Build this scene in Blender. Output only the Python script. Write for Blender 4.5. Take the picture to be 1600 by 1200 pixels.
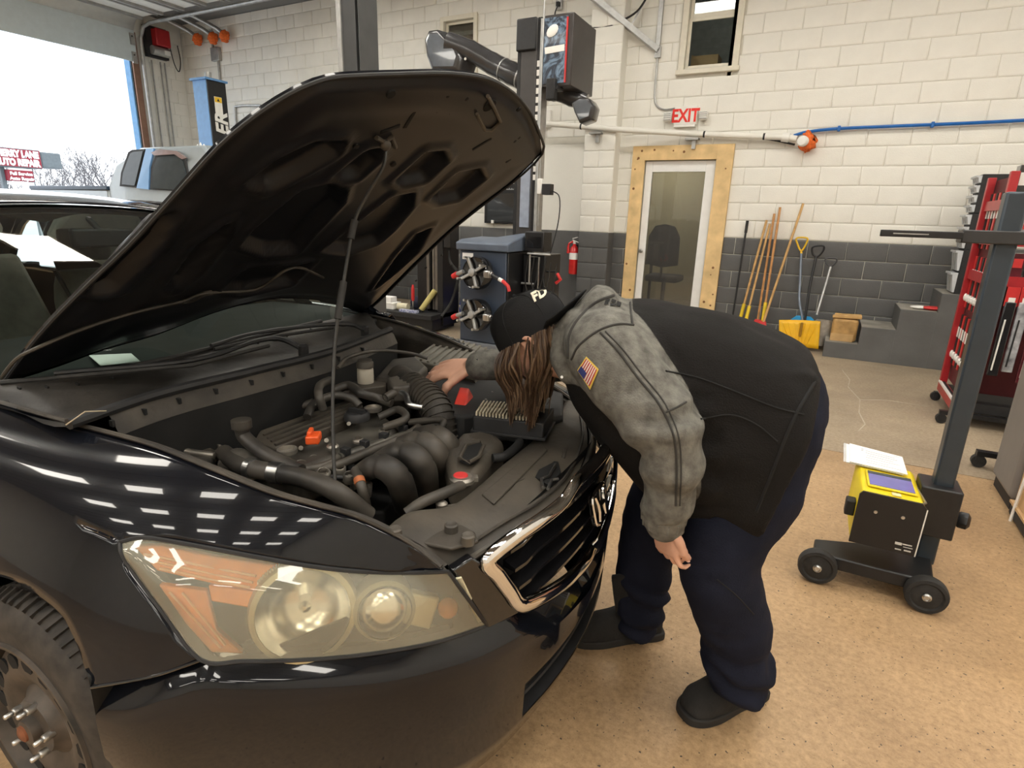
import bpy, bmesh, math, random
from mathutils import Vector, Matrix, noise
SC = bpy.context.scene
COL = SC.collection
for _o in list(bpy.data.objects):
    bpy.data.objects.remove(_o)
random.seed(7)
PI = math.pi

# ------------------------------------------------------------------ camera
F, PITCH, ROLL, CH, HEAD = 909.43, 0.2810, 0.0300, 1.397, 0.4820
_w = Vector((-math.sin(HEAD)*math.cos(PITCH), math.cos(HEAD)*math.cos(PITCH), -math.sin(PITCH)))
_r0 = Vector((math.cos(HEAD), math.sin(HEAD), 0)); _u0 = _r0.cross(_w)
_r = _r0*math.cos(ROLL)+_u0*math.sin(ROLL); _u = _u0*math.cos(ROLL)-_r0*math.sin(ROLL)
CAMP = Vector((0, 0, CH))
cam_d = bpy.data.cameras.new('camera'); cam = bpy.data.objects.new('camera', cam_d); COL.objects.link(cam)
cam_d.sensor_width = 36; cam_d.lens = F/1600*36; cam_d.clip_start = .02; cam_d.clip_end = 400
cam.matrix_world = Matrix(((_r.x, _u.x, -_w.x, 0), (_r.y, _u.y, -_w.y, 0), (_r.z, _u.z, -_w.z, CH), (0, 0, 0, 1)))
SC.camera = cam

# ------------------------------------------------------------------ sky and exposure
wd = bpy.data.worlds.new('overcast_sky'); SC.world = wd; wd.use_nodes = True
_bg = wd.node_tree.nodes['Background']; _bg.inputs[0].default_value = (.90, .95, 1, 1); _bg.inputs[1].default_value = 3.2
SC.view_settings.view_transform = 'Standard'; SC.view_settings.look = 'None'
SC.view_settings.exposure = 0.0; SC.view_settings.gamma = 1.0; SC.view_settings.use_curve_mapping = False
LAMP_POWER = 18.5           # emission strength of the ceiling troffers

def at(px, py, ax, v):      # the place in the room where the view line through a photo point meets the plane axis=v
    d = _r*((px-800)/F)-_u*((py-600)/F)+_w
    return CAMP+d*((v-CAMP[ax])/d[ax])

# ------------------------------------------------------------------ materials
MATS = {}
def mat(name, col, rough=.5, metal=0., var=.12, scale=12., bump=0., coat=0., trans=0., alpha=1., emit=0., spec=.5, col2=None, thr=None, sheen=0., bscale=None, ior=1.45, det=4.):
    if name in MATS: return MATS[name]
    m = bpy.data.materials.new(name); m.use_nodes = True; nt = m.node_tree; N = nt.nodes; L = nt.links
    b = N['Principled BSDF']
    tc = N.new('ShaderNodeTexCoord'); nz = N.new('ShaderNodeTexNoise'); nz.inputs['Scale'].default_value = scale; nz.inputs['Detail'].default_value = det
    L.new(tc.outputs['Object'], nz.inputs['Vector'])
    r = N.new('ShaderNodeValToRGB'); L.new(nz.outputs['Fac'], r.inputs['Fac'])
    c = Vector(col[:3]); c1 = c*(1-var); c2 = Vector(col2) if col2 else c*(1+var)
    r.color_ramp.elements[0].color = (*c1, 1); r.color_ramp.elements[1].color = (*[min(x, 1) for x in c2], 1)
    r.color_ramp.elements[0].position, r.color_ramp.elements[1].position = thr or (.3, .7)
    L.new(r.outputs['Color'], b.inputs['Base Color'])
    b.inputs['Roughness'].default_value = rough; b.inputs['Metallic'].default_value = metal
    b.inputs['Coat Weight'].default_value = coat; b.inputs['Coat Roughness'].default_value = .03
    b.inputs['Transmission Weight'].default_value = trans; b.inputs['Alpha'].default_value = alpha
    b.inputs['Specular IOR Level'].default_value = spec; b.inputs['IOR'].default_value = ior
    b.inputs['Sheen Weight'].default_value = sheen
    if emit:
        L.new(r.outputs['Color'], b.inputs['Emission Color']); b.inputs['Emission Strength'].default_value = emit
    if bump:
        bp = N.new('ShaderNodeBump'); bp.inputs['Strength'].default_value = bump; bp.inputs['Distance'].default_value = .01
        nb = nz
        if bscale:
            nb = N.new('ShaderNodeTexNoise'); nb.inputs['Scale'].default_value = bscale; L.new(tc.outputs['Object'], nb.inputs['Vector'])
        L.new(nb.outputs['Fac'], bp.inputs['Height']); L.new(bp.outputs['Normal'], b.inputs['Normal'])
    MATS[name] = m
    return m
def thin_glass(name, tint, refl=.08, haze=0., hazecol=(.8, .8, .75), hz_rough=.35):
    if name in MATS: return MATS[name]
    m = bpy.data.materials.new(name); m.use_nodes = True; nt = m.node_tree; N = nt.nodes; L = nt.links
    N.remove(N['Principled BSDF']); out = N['Material Output']
    t = N.new('ShaderNodeBsdfTransparent'); t.inputs[0].default_value = (*tint, 1)
    g = N.new('ShaderNodeBsdfGlossy'); g.inputs['Roughness'].default_value = .02; g.inputs[0].default_value = (1, 1, 1, 1)
    fr = N.new('ShaderNodeFresnel'); fr.inputs[0].default_value = 1.5
    mx = N.new('ShaderNodeMixShader'); L.new(fr.outputs[0], mx.inputs[0])
    src = t
    if haze:
        p = N.new('ShaderNodeBsdfPrincipled'); p.inputs['Base Color'].default_value = (*hazecol, 1); p.inputs['Roughness'].default_value = hz_rough
        nz = N.new('ShaderNodeTexNoise'); nz.inputs['Scale'].default_value = 9; tc = N.new('ShaderNodeTexCoord'); L.new(tc.outputs['Object'], nz.inputs['Vector'])
        mr = N.new('ShaderNodeMapRange'); mr.inputs[1].default_value = .3; mr.inputs[2].default_value = .7; mr.inputs[3].default_value = haze*.88; mr.inputs[4].default_value = haze*1.12
        L.new(nz.outputs['Fac'], mr.inputs[0])
        m2 = N.new('ShaderNodeMixShader'); L.new(mr.outputs[0], m2.inputs[0]); L.new(t.outputs[0], m2.inputs[1]); L.new(p.outputs[0], m2.inputs[2]); src = m2
    L.new(src.outputs[0], mx.inputs[1]); L.new(g.outputs[0], mx.inputs[2]); L.new(mx.outputs[0], out.inputs[0])
    MATS[name] = m
    return m

M_white = mat('white_block_paint', (.79, .775, .715), .55, var=.05, scale=3, bump=.25, bscale=90)
M_white2 = mat('white_wall_paint', (.78, .765, .705), .6, var=.04, scale=2, bump=.15, bscale=60)
M_grey = mat('grey_block_paint', (.105, .105, .104), .5, var=.12, scale=4, bump=.25, bscale=90)
M_grey2 = mat('grey_stair_paint', (.115, .115, .113), .55, var=.16, scale=3, bump=.2, bscale=40)
M_tread = mat('pale_tread', (.30, .28, .24), .7, var=.25, scale=5)  # lighter tone on the top of each step
M_ceil = mat('ceiling_paint', (.20, .20, .195), .7, var=.05, scale=2)
M_black = mat('black_powdercoat', (.012, .012, .013), .38, var=.2, scale=30)
M_blackm = mat('matt_black', (.016, .016, .017), .6, var=.25, scale=20)
M_rubber = mat('rubber', (.022, .021, .02), .75, var=.3, scale=40, bump=.2)
M_dark = mat('void_black', (.006, .006, .006), .9)
M_steel = mat('brushed_steel', (.55, .55, .54), .3, 1, var=.15, scale=30)
M_galv = mat('galvanised_steel', (.42, .42, .41), .45, .8, var=.15, scale=15)
M_chrome = mat('chrome', (.82, .82, .83), .06, 1, var=.02)
M_whitep = mat('white_plastic', (.80, .79, .75), .4, var=.04)
M_vinyl = mat('white_door_paint', (.80, .80, .79), .4, var=.03)
M_wood = mat('pine_trim', (.72, .51, .25), .55, var=.18, scale=6)
M_stick = mat('wooden_handle', (.50, .25, .09), .5, var=.2, scale=15)
M_stick2 = mat('pale_wooden_handle', (.56, .34, .13), .5, var=.2, scale=15)
M_yellow = mat('yellow_plastic', (.80, .50, .02), .4, var=.08)
M_blue = mat('blue_plastic', (.02, .25, .60), .4, var=.1)
M_red = mat('red_paint', (.38, .02, .025), .35, var=.1)
M_redp = mat('red_plastic', (.55, .03, .03), .4, var=.1)
M_orange = mat('orange_foam', (.85, .16, .03), .8, var=.3, scale=40, bump=.8)
M_card = mat('cardboard', (.50, .32, .16), .75, var=.12, scale=8)
M_paper = mat('paper', (.82, .81, .79), .7, var=.03)
M_glass = thin_glass('window_glass', (.82, .86, .86))
M_lamp = mat('troffer_diffuser', (1., .955, .87), .5, var=0., emit=LAMP_POWER)

# ------------------------------------------------------------------ mesh builder
def vec(p): return Vector(p)
def spl(pts, n=6, closed=False):
    P = [Vector(p) for p in pts]; out = []; m = len(P)
    if m < 3 and not closed: n = max(n, 1)
    rng = range(m if closed else m-1)
    for i in rng:
        if closed: a, b, c, d = P[(i-1) % m], P[i], P[(i+1) % m], P[(i+2) % m]
        else: a, b, c, d = P[max(i-1, 0)], P[i], P[i+1], P[min(i+2, m-1)]
        if not closed:
            if i == 0: a = b*2-c
            if i == m-2: d = c*2-b
        for k in range(n):
            t = k/n; t2, t3 = t*t, t*t*t
            out.append(.5*((2*b)+(c-a)*t+(2*a-5*b+4*c-d)*t2+(3*b-a-3*c+d)*t3))
    if not closed: out.append(P[-1].copy())
    return out
def lerp(a, b, t): return a+(b-a)*t
def net(rows, nu=4, nv=4):            # smooth surface through a net of control points
    R = [spl(r, nu) for r in rows]
    cols = list(zip(*R)); C2 = [spl(c, nv) for c in cols]
    return [list(r) for r in zip(*C2)]
def frame(d, up=(0, 0, 1)):
    d = Vector(d).normalized(); u = Vector(up)
    if abs(d.dot(u)) > .98: u = Vector((1, 0, 0)) if abs(d.x) < .9 else Vector((0, 1, 0))
    x = d.cross(u).normalized(); y = x.cross(d).normalized()
    return x, y, d
class MB:
    def __init__(s): s.v = []; s.f = []; s.mi = []; s.k = 0
    def face(s, f): s.f.append(tuple(f)); s.mi.append(s.k); return s
    def pts(s, P):
        b = len(s.v); s.v += [tuple(p) for p in P]; return b
    def box(s, c, size, R=None):
        c = Vector(c); h = Vector(size)/2
        P = []
        for z in (-1, 1):
            for x, y in ((-1, -1), (1, -1), (1, 1), (-1, 1)):
                q = Vector((x*h.x, y*h.y, z*h.z)); P.append(c+(R @ q if R else q))
        return s.hexa(P)
    def b2(s, lo, hi):
        lo, hi = Vector(lo), Vector(hi); return s.box((lo+hi)/2, hi-lo)
    def hexa(s, P):
        b = s.pts(P)
        for f in ((3, 2, 1, 0), (4, 5, 6, 7), (0, 1, 5, 4), (1, 2, 6, 5), (2, 3, 7, 6), (3, 0, 4, 7)): s.face([b+i for i in f])
        return s
    def bar(s, p, q, w, h, up=(0, 0, 1)):
        p, q = Vector(p), Vector(q); x, y, d = frame(q-p, up); P = []
        for o in (p, q):
            for a, c in ((-1, -1), (1, -1), (1, 1), (-1, 1)): P.append(o+x*(a*w/2)+y*(c*h/2))
        return s.hexa(P)
    def prism(s, poly, ex):
        P = [Vector(p) for p in poly]; e = Vector(ex); n = len(P); b = s.pts(P+[p+e for p in P])
        s.face(range(b+n-1, b-1, -1)); s.face(range(b+n, b+2*n))
        for i in range(n): j = (i+1) % n; s.face((b+i, b+j, b+n+j, b+n+i))
        return s
    def loft(s, rings, cap=True, closed=True):
        n = len(rings[0]); bs = [s.pts(r) for r in rings]
        for a, b in zip(bs, bs[1:]):
            for i in range(n if closed else n-1): j = (i+1) % n; s.face((a+i, a+j, b+j, b+i))
        if cap and closed:
            s.face(range(bs[0]+n-1, bs[0]-1, -1)); s.face(range(bs[-1], bs[-1]+n))
        return s
    def grid(s, rows): return s.loft(rows, cap=False, closed=False)
    def tube(s, pts, r, n=8, cap=True, closed=False):
        P = [Vector(p) for p in pts]; m = len(P); rs = r if isinstance(r, (list, tuple)) else [r]*m
        if len(rs) != m: rs = [lerp(rs[int(i*(len(rs)-1)/(m-1)*.9999)], rs[min(int(i*(len(rs)-1)/(m-1)*.9999)+1, len(rs)-1)], (i*(len(rs)-1)/(m-1)) % 1 if i < m-1 else 1) for i in range(m)]
        T = [((P[(i+1) % m]-P[i-1]) if closed else (P[min(i+1, m-1)]-P[max(i-1, 0)])).normalized() for i in range(m)]
        x, y, _ = frame(T[0]); rings = []
        for i in range(m):
            x = (x-T[i]*x.dot(T[i])).normalized(); y = T[i].cross(x)
            rings.append([P[i]+(x*math.cos(2*PI*k/n)+y*math.sin(2*PI*k/n))*rs[i] for k in range(n)])
        if closed: rings.append(rings[0]); cap = False
        return s.loft(rings, cap)
    def cyl(s, p, q, r, r2=None, n=20): return s.tube([p, q], [r, r if r2 is None else r2], n)
    def lathe(s, prof, o, ax, n=24, cap=True, up=(0, 0, 1)):
        o = Vector(o); x, y, d = frame(ax, up)
        return s.loft([[o+d*h+(x*math.cos(2*PI*k/n)+y*math.sin(2*PI*k/n))*r for k in range(n)] for r, h in prof], cap)
    def ball(s, c, r, n=12, m=8, R=None):
        c = Vector(c); r = Vector((r, r, r)) if isinstance(r, (int, float)) else Vector(r); rings = []
        for i in range(m+1):
            a = PI*(i/m-.5); a = max(-PI/2+.02, min(PI/2-.02, a)); ring = []
            for k in range(n):
                q = Vector((r.x*math.cos(a)*math.cos(2*PI*k/n), r.y*math.cos(a)*math.sin(2*PI*k/n), r.z*math.sin(a)))
                ring.append(c+(R @ q if R else q))
            rings.append(ring)
        return s.loft(rings)
    def build(s, name, m, parent=None, bevel=0., seg=2, solid=0., sub=0, smooth=40, local=False, off=0.):
        me = bpy.data.meshes.new(name); V = [Vector(v) for v in s.v]
        if parent is not None and not local:
            mw = wm(parent).inverted(); V = [mw @ v for v in V]
        elif parent is None:
            pass
        me.from_pydata([tuple(v) for v in V], [], s.f)
        ms = m if isinstance(m, (list, tuple)) else [m]
        for q in ms: me.materials.append(q)
        for p, i in zip(me.polygons, s.mi): p.material_index = min(i, len(ms)-1)
        bm = bmesh.new(); bm.from_mesh(me); bmesh.ops.recalc_face_normals(bm, faces=bm.faces); bm.to_mesh(me); bm.free()
        o = bpy.data.objects.new(name, me); COL.objects.link(o)
        if parent is not None: o.parent = parent
        if smooth:
            me.polygons.foreach_set('use_smooth', [True]*len(me.polygons)); me.set_sharp_from_angle(angle=math.radians(smooth))
        if solid:
            q = o.modifiers.new('thickness', 'SOLIDIFY'); q.thickness = solid; q.offset = off
        if bevel:
            q = o.modifiers.new('bevel', 'BEVEL'); q.width = bevel; q.segments = seg; q.limit_method = 'ANGLE'; q.angle_limit = math.radians(40)
        if sub:
            q = o.modifiers.new('subdivision', 'SUBSURF'); q.levels = sub; q.render_levels = sub
        return o
def wm(o):
    m = o.matrix_basis.copy()
    while o.parent: o = o.parent; m = o.matrix_basis @ m
    return m
def tag(o, label=None, cat=None, group=None, kind=None):
    for k, v in (('label', label), ('category', cat), ('group', group), ('kind', kind)):
        if v: o[k] = v
    return o
def thing(name, label, cat, loc=(0, 0, 0), rz=0., group=None):
    o = bpy.data.objects.new(name, None); COL.objects.link(o); o.location = loc; o.rotation_euler = (0, 0, rz); o.empty_display_size = .1
    return tag(o, label, cat, group)
def kids(o): return [c for c in bpy.data.objects if c.parent == o]
def dup(o, loc=None, rz=None, label=None, parent=None):
    c = o.copy(); COL.objects.link(c)
    if parent is not None: c.parent = parent
    if loc is not None: c.location = loc
    if rz is not None: c.rotation_euler = (0, 0, rz)
    if label: c['label'] = label
    for k in kids(o): dup(k, parent=c)
    return c
def writing(name, body, size, o, xd, yd, m, parent, depth=.002, bold=0., align='LEFT', shear=0., sx=1.):
    cu = bpy.data.curves.new(name, 'FONT'); cu.body = body; cu.size = size; cu.extrude = depth; cu.offset = bold; cu.align_x = align; cu.shear = shear; cu.resolution_u = 3
    t = bpy.data.objects.new(name, cu); COL.objects.link(t)
    dg = bpy.context.evaluated_depsgraph_get(); me = bpy.data.meshes.new_from_object(t.evaluated_get(dg)); bpy.data.objects.remove(t)
    xd, yd = Vector(xd).normalized(), Vector(yd).normalized(); zd = xd.cross(yd)
    A = Matrix(((xd.x*sx, yd.x, zd.x, o[0]), (xd.y*sx, yd.y, zd.y, o[1]), (xd.z*sx, yd.z, zd.z, o[2]), (0, 0, 0, 1)))
    if parent is not None: A = wm(parent).inverted() @ A
    me.transform(A); me.materials.clear(); me.materials.append(m); me.name = name
    ob = bpy.data.objects.new(name, me); COL.objects.link(ob)
    if parent is not None: ob.parent = parent
    return ob
def struct(o): o['kind'] = 'structure'; return o
# ================================================================== THE ROOM
WY, WX, CZ = 7.83, -11.30, 4.62
X1, Y0 = 4.2, -14.0
# floor: two slabs with a joint between them, the far one greyer and mottled
def floor_mat(name, c1, c2, speck, gloss):
    m = bpy.data.materials.new(name); m.use_nodes = True; nt = m.node_tree; N = nt.nodes; L = nt.links; b = N['Principled BSDF']
    tc = N.new('ShaderNodeTexCoord')
    def nz(sc, det=6, rough=.6):
        n = N.new('ShaderNodeTexNoise'); n.inputs['Scale'].default_value = sc; n.inputs['Detail'].default_value = det; n.inputs['Roughness'].default_value = rough
        L.new(tc.outputs['Object'], n.inputs['Vector']); return n
    def ramp(n, p0, a, p1, c):
        r = N.new('ShaderNodeValToRGB'); L.new(n.outputs['Fac'], r.inputs[0]); e = r.color_ramp.elements
        e[0].position, e[1].position = p0, p1; e[0].color = (*a, 1); e[1].color = (*c, 1); return r
    def mix(a, bb, fac, mode='MIX'):
        x = N.new('ShaderNodeMix'); x.data_type = 'RGBA'; x.blend_type = mode
        (L.new(fac, x.inputs[0]) if not isinstance(fac, float) else x.inputs[0].__setattr__('default_value', fac))
        L.new(a, x.inputs[6]); L.new(bb, x.inputs[7]); return x.outputs[2]
    base = ramp(nz(1.1, 8, .65), .3, c1, .72, c2).outputs[0]
    fine = ramp(nz(48, 8, .8), .34, (.66, .63, .60), .62, (1.10, 1.10, 1.10)).outputs[0]
    col = mix(base, fine, 1.0, 'MULTIPLY')
    v = nz(75, 2, .5); sp = ramp(v, .67, (0, 0, 0), .72, (1, 1, 1))
    col = mix(col, sp.inputs[0].node.outputs[0] if False else N_rgb(N, speck), sp.outputs[0]) if speck else col
    st = ramp(nz(3.2, 8, .7), .60, (0, 0, 0), .80, (.55, .55, .55))
    col = mix(col, N_rgb(N, tuple(x*.35 for x in c1)), st.outputs[0])
    L.new(col, b.inputs['Base Color'])
    rr = ramp(nz(2.3, 5), .3, (gloss,)*3, .7, (gloss+.2,)*3); L.new(rr.outputs[0], b.inputs['Roughness'])
    bp = N.new('ShaderNodeBump'); bp.inputs['Strength'].default_value = .12; bp.inputs['Distance'].default_value = .004
    L.new(nz(90, 3).outputs['Fac'], bp.inputs['Height']); L.new(bp.outputs[0], b.inputs['Normal'])
    return m
def N_rgb(N, c):
    r = N.new('ShaderNodeRGB'); r.outputs[0].default_value = (*c, 1); return r.outputs[0]
M_floor = floor_mat('tan_concrete', (.31, .20, .108), (.52, .35, .19), (.05, .035, .025), .34)
M_floor2 = floor_mat('grey_brown_concrete', (.27, .215, .155), (.43, .345, .24), None, .42)
m = MB(); m.b2((WX-.3, Y0, -.2), (X1, 4.07, 0)); struct(m.build('floor', M_floor, smooth=0))
m = MB(); m.b2((WX-.3, 4.078, -.2), (X1, WY+3.2, 0)); struct(m.build('floor', M_floor2, smooth=0))
m = MB()   # hairline cracks in the far slab, filled paler than the concrete
for pts in ([(.30, 6.6), (.36, 6.2), (.34, 5.9), (.42, 5.5), (.40, 5.1), (.43, 4.8), (.38, 4.6)], [(.42, 5.5), (.62, 5.62), (.9, 5.6)]):
    for a, b_ in zip(pts, pts[1:]): m.bar((a[0], a[1], .0008), (b_[0], b_[1], .0008), .008, .0016)
tag(m.build('crack_filler', mat('pale_filler', (.46, .40, .32), .8), bpy.data.objects['floor.001']), kind='structure')

# back wall: backing pieces round its openings, painted blocks in front of it
DOOR = (-2.265, -1.378, 0, 2.13); WIN1 = (-1.885, -1.335, 3.16, 4.35); WIN2 = (-5.36, -4.86, 3.15, 4.03)
wb = MB(); T = .2
def slab(x0, x1, z0, z1): wb.b2((x0, WY+.005, z0), (x1, WY+T, z1))
xs = [WX, WIN2[0], WIN2[1], DOOR[0], WIN1[0], WIN1[1], X1]
slab(WX-.25, WIN2[0], 0, CZ+.3); slab(WIN2[0], WIN2[1], 0, WIN2[2]); slab(WIN2[0], WIN2[1], WIN2[3], CZ+.3); slab(WIN2[1], DOOR[0], 0, CZ+.3)
slab(DOOR[0], WIN1[0], DOOR[3], CZ+.3); slab(WIN1[0], WIN1[1], DOOR[3], WIN1[2]); slab(WIN1[0], WIN1[1], WIN1[3], CZ+.3)
slab(WIN1[1], DOOR[1], DOOR[3], CZ+.3); slab(DOOR[1], X1, 0, CZ+.3)
wall = struct(wb.build('wall_back', mat('mortar_paint', (.60, .58, .51), .7, var=.05), smooth=0))
BL, BH = .405, .2033
_bm = {}
def block_mesh(w, h, m):
    k = (round(w, 3), round(h, 3), m.name)
    if k not in _bm:
        b = MB(); c, d = .0045, .011
        o = [(-w/2+.0015, 0, -h/2+.0015), (w/2-.0015, 0, -h/2+.0015), (w/2-.0015, 0, h/2-.0015), (-w/2+.0015, 0, h/2-.0015)]
        r = [(x*(1-2*(.0015+c)/w), -d*.75, z*(1-2*(.0015+c)/h)) for x, _, z in o]; q = [(x*.93, -d, z*.87) for x, _, z in r]
        b.loft([o, r, q], cap=False); b.face((8, 9, 10, 11))
        me = bpy.data.meshes.new('block'); me.from_pydata(b.v, [], b.f); me.materials.append(m)
        me.polygons.foreach_set('use_smooth', [True]*len(me.polygons)); me.set_sharp_from_angle(angle=math.radians(50))
        _bm[k] = me
    return _bm[k]
blocks = []
def course_blocks(x0, x1, z, offs, y, holes, lim=6):
    c = int(round(z/BH)); x = x0-(BL/2 if c % 2 else 0)-offs
    while x < x1:
        segs = [(max(x, x0), min(x+BL, x1))]
        for hx0, hx1, hz0, hz1 in holes:
            if z+BH*.5 > hz0 and z+BH*.5 < hz1:
                ns = []
                for a, b in segs:
                    if b <= hx0 or a >= hx1: ns.append((a, b)); continue
                    if a < hx0: ns.append((a, hx0))
                    if b > hx1: ns.append((hx1, b))
                segs = ns
        for a, b in segs:
            if b-a > .03: blocks.append(((a+b)/2, y, z+BH/2, b-a, c < lim))
        x += BL
HO = [(DOOR[0]-.16, DOOR[1]+.19, 0, 2.3), (WIN1[0]-.08, WIN1[1]+.07, 3.08, 4.43), (WIN2[0]-.07, WIN2[1]+.06, 3.1, 4.1), (-3.0, -2.63, 0, 5), (-3.9, -3.0, 0, 2.35)]
for c in range(23): course_blocks(WX, 3.4, c*BH, .07, WY+.005, HO)
def seen(b): return (Vector(b[:3])-CAMP).length+(0 if -3.2 < b[0] < 1.7 else 3)+(4 if b[2] > 3.9 else 0)
blocks.sort(key=seen)
def put_blocks(bl, parent, cap):
    inv = wm(parent).inverted()
    for i, (x, y, z, w, g) in enumerate(bl[:cap]):
        o = bpy.data.objects.new('block', block_mesh(w, BH, M_grey if g else M_white)); COL.objects.link(o); o.parent = parent
        o.location = inv @ Vector((x, y+random.uniform(-.001, .002), z)); o.rotation_euler = (random.uniform(-.004, .004), 0, random.uniform(-.003, .003))
    if len(bl) > cap:
        r = MB()
        for x, y, z, w, g in bl[cap:]:
            me = block_mesh(w, BH, M_grey if g else M_white); b = r.pts([Vector(v.co)+Vector((x, y, z)) for v in me.vertices]); r.k = int(g)
            for p in me.polygons: r.face([b+k for k in p.vertices])
        tag(r.build('block_courses', [M_white, M_grey], parent, smooth=50), kind='stuff')
put_blocks(blocks, wall, 300)

# pilaster, blocks on its face
PX0, PX1, PY = -3.03, -2.61, 7.62
m = MB(); m.b2((PX0, PY+.005, 0), (PX1, WY+.1, 1.22)); m.k = 1; m.b2((PX0, PY+.005, 1.22), (PX1, WY+.1, CZ+.2))
pil = struct(m.build('trim_1', [M_grey, M_white2], smooth=0)); blocks = []
for c in range(22):
    x = PX0
    for w in ((.42,) if c % 2 else (.21, .21)): blocks.append((x+w/2, PY+.005, c*BH+BH/2, w, c < 6)); x += w
put_blocks(blocks, pil, 60)
# smooth boarded-up doorway left of the pilaster
m = MB(); m.b2((-3.9, WY-.03, 1.22), (-3.03, WY+.05, 2.35)); m.k = 1; m.b2((-3.9, WY-.032, 0), (-3.03, WY+.05, 1.22))
struct(m.build('trim_2', [M_white2, M_grey], bevel=.006))

# ceiling, other walls
m = MB(); m.b2((WX-.3, Y0-.2, CZ), (X1+.2, WY+.2, CZ+.2)); ceil = struct(m.build('ceiling', M_ceil, smooth=0))
m = MB()
for k in range(34): m.b2((WX, WY-.62*k-.01, CZ-.012), (X1, WY-.62*k+.012, CZ+.005))
tag(m.build('ceiling_seam', M_ceil, ceil), kind='structure')
m = MB(); m.b2((X1, Y0, 0), (X1+.2, WY+.2, CZ)); struct(m.build('wall_right', M_white2, smooth=0))
m = MB(); m.b2((WX-.3, Y0-.2, 0), (X1+.2, Y0, CZ)); struct(m.build('wall_front', M_white2, smooth=0))
GD0, GD1, GDZ = 2.75, 6.86, 4.28     # garage door opening in the left wall
m = MB(); m.b2((WX-.25, GD1, 0), (WX, WY+.1, CZ)); m.b2((WX-.25, GD0, GDZ), (WX, GD1, CZ)); m.b2((WX-.25, Y0, 0), (WX, GD0, CZ))
wl = struct(m.build('wall_left', M_white2, smooth=0))
m = MB()   # block courses painted over on the strip of wall beside the door
for c in range(22):
    for k in range(3):
        a = GD1+.30+k*.24-(0.1 if c % 2 else 0); a, b_ = max(a, GD1+.30), min(a+.23, WY-.004)
        if b_ > a+.03: m.b2((WX-.01, a+.003, c*BH+.004), (WX+.008, b_, c*BH+BH-.004))
tag(m.build('block_courses', M_white, wl, bevel=.003, seg=1), kind='stuff')

# ------------------------------------------------------------------ ceiling lamps (troffers)
def troffer(x, y, lab):
    t = thing('ceiling_light', lab, 'light', (x, y, CZ), 0, 'ceiling troffers in rows')
    f = MB()
    for a, b, s in ((0, .31, (1.26, .03, .06)), (0, -.31, (1.26, .03, .06)), (.615, 0, (.03, .6, .06)), (-.615, 0, (.03, .6, .06))): f.box((x+a, y+b, CZ-.03), s)
    f.build('lamp_frame', M_whitep, t)
    d = MB(); d.box((x, y, CZ-.03), (1.2, .59, .03)); d.build('diffuser', M_lamp, t, smooth=0)
    return t
t0 = None
for i, x in enumerate((-7.2, -4.8, -2.3, .2, 2.7)):
    for j, y in enumerate((-12.1, -9.4, -6.75, -4.1, -1.45, .9, 2.95, 5.4)):
        lab = f'flat ceiling troffer, {("first", "second", "third", "fourth", "fifth")[i]} from the left in the {("frontmost", "second", "third", "fourth", "fifth", "sixth", "seventh", "rearmost")[j]} row'
        xx = (-7.4, -5.45, -1.2, .9, 2.9)[i] if j == 6 else (-7.2, -4.8, -1.5, .5, 2.7)[i] if j == 5 else x
        if t0 is None: t0 = troffer(xx, y, lab)
        else: dup(t0, (xx, y, CZ), 0, lab)

# ------------------------------------------------------------------ door_1 with its rough pine casing and the office behind
dr = bpy.data.objects.new('door_1', None); COL.objects.link(dr); dr.location = (-1.82, WY, 0); struct(dr)
for nm, a, b in (('casing_board', (-2.425, WY-.035, 0), (-2.262, WY+.006, 2.30)), ('casing_board', (-1.378, WY-.035, 0), (-1.185, WY+.006, 2.30)), ('casing_board', (-2.262, WY-.036, 2.128), (-1.378, WY+.006, 2.30))):
    m = MB(); m.b2(a, b); cb = m.build(nm, M_wood, dr, bevel=.003)
    kn = MB()
    for k in range(7 if b[2]-a[2] > 1 else 3):
        x = random.uniform(a[0]+.03, b[0]-.03); z = random.uniform(a[2]+.05, b[2]-.05); kn.cyl((x, WY-.0365, z), (x, WY-.03, z), random.uniform(.008, .017), n=9)
    kn.build('knot', mat('pine_knot', (.20, .09, .03), .6), cb)
m = MB()
for a, b in (((-2.255, WY+.02, .0), (-2.165, WY+.065, 2.12)), ((-1.50, WY+.02, 0), (-1.388, WY+.065, 2.12)), ((-2.165, WY+.02, 1.99), (-1.50, WY+.065, 2.12)), ((-2.165, WY+.02, 0), (-1.50, WY+.065, .22))): m.b2(a, b)
m.build('door_leaf', M_vinyl, dr, bevel=.004)
m = MB(); m.b2((-2.165, WY+.038, .22), (-1.50, WY+.045, 1.99)); m.build('glass_pane', thin_glass('smoky_door_glass', (.62, .62, .60), haze=.10, hazecol=(.45, .44, .42)), dr, smooth=0)
m = MB(); m.lathe([(.012, 0), (.012, .03), (.026, .035), (.028, .055), (.016, .065)], (-2.21, WY+.02, 1.0), (0, -1, 0)); m.build('door_knob', M_steel, dr)
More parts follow.
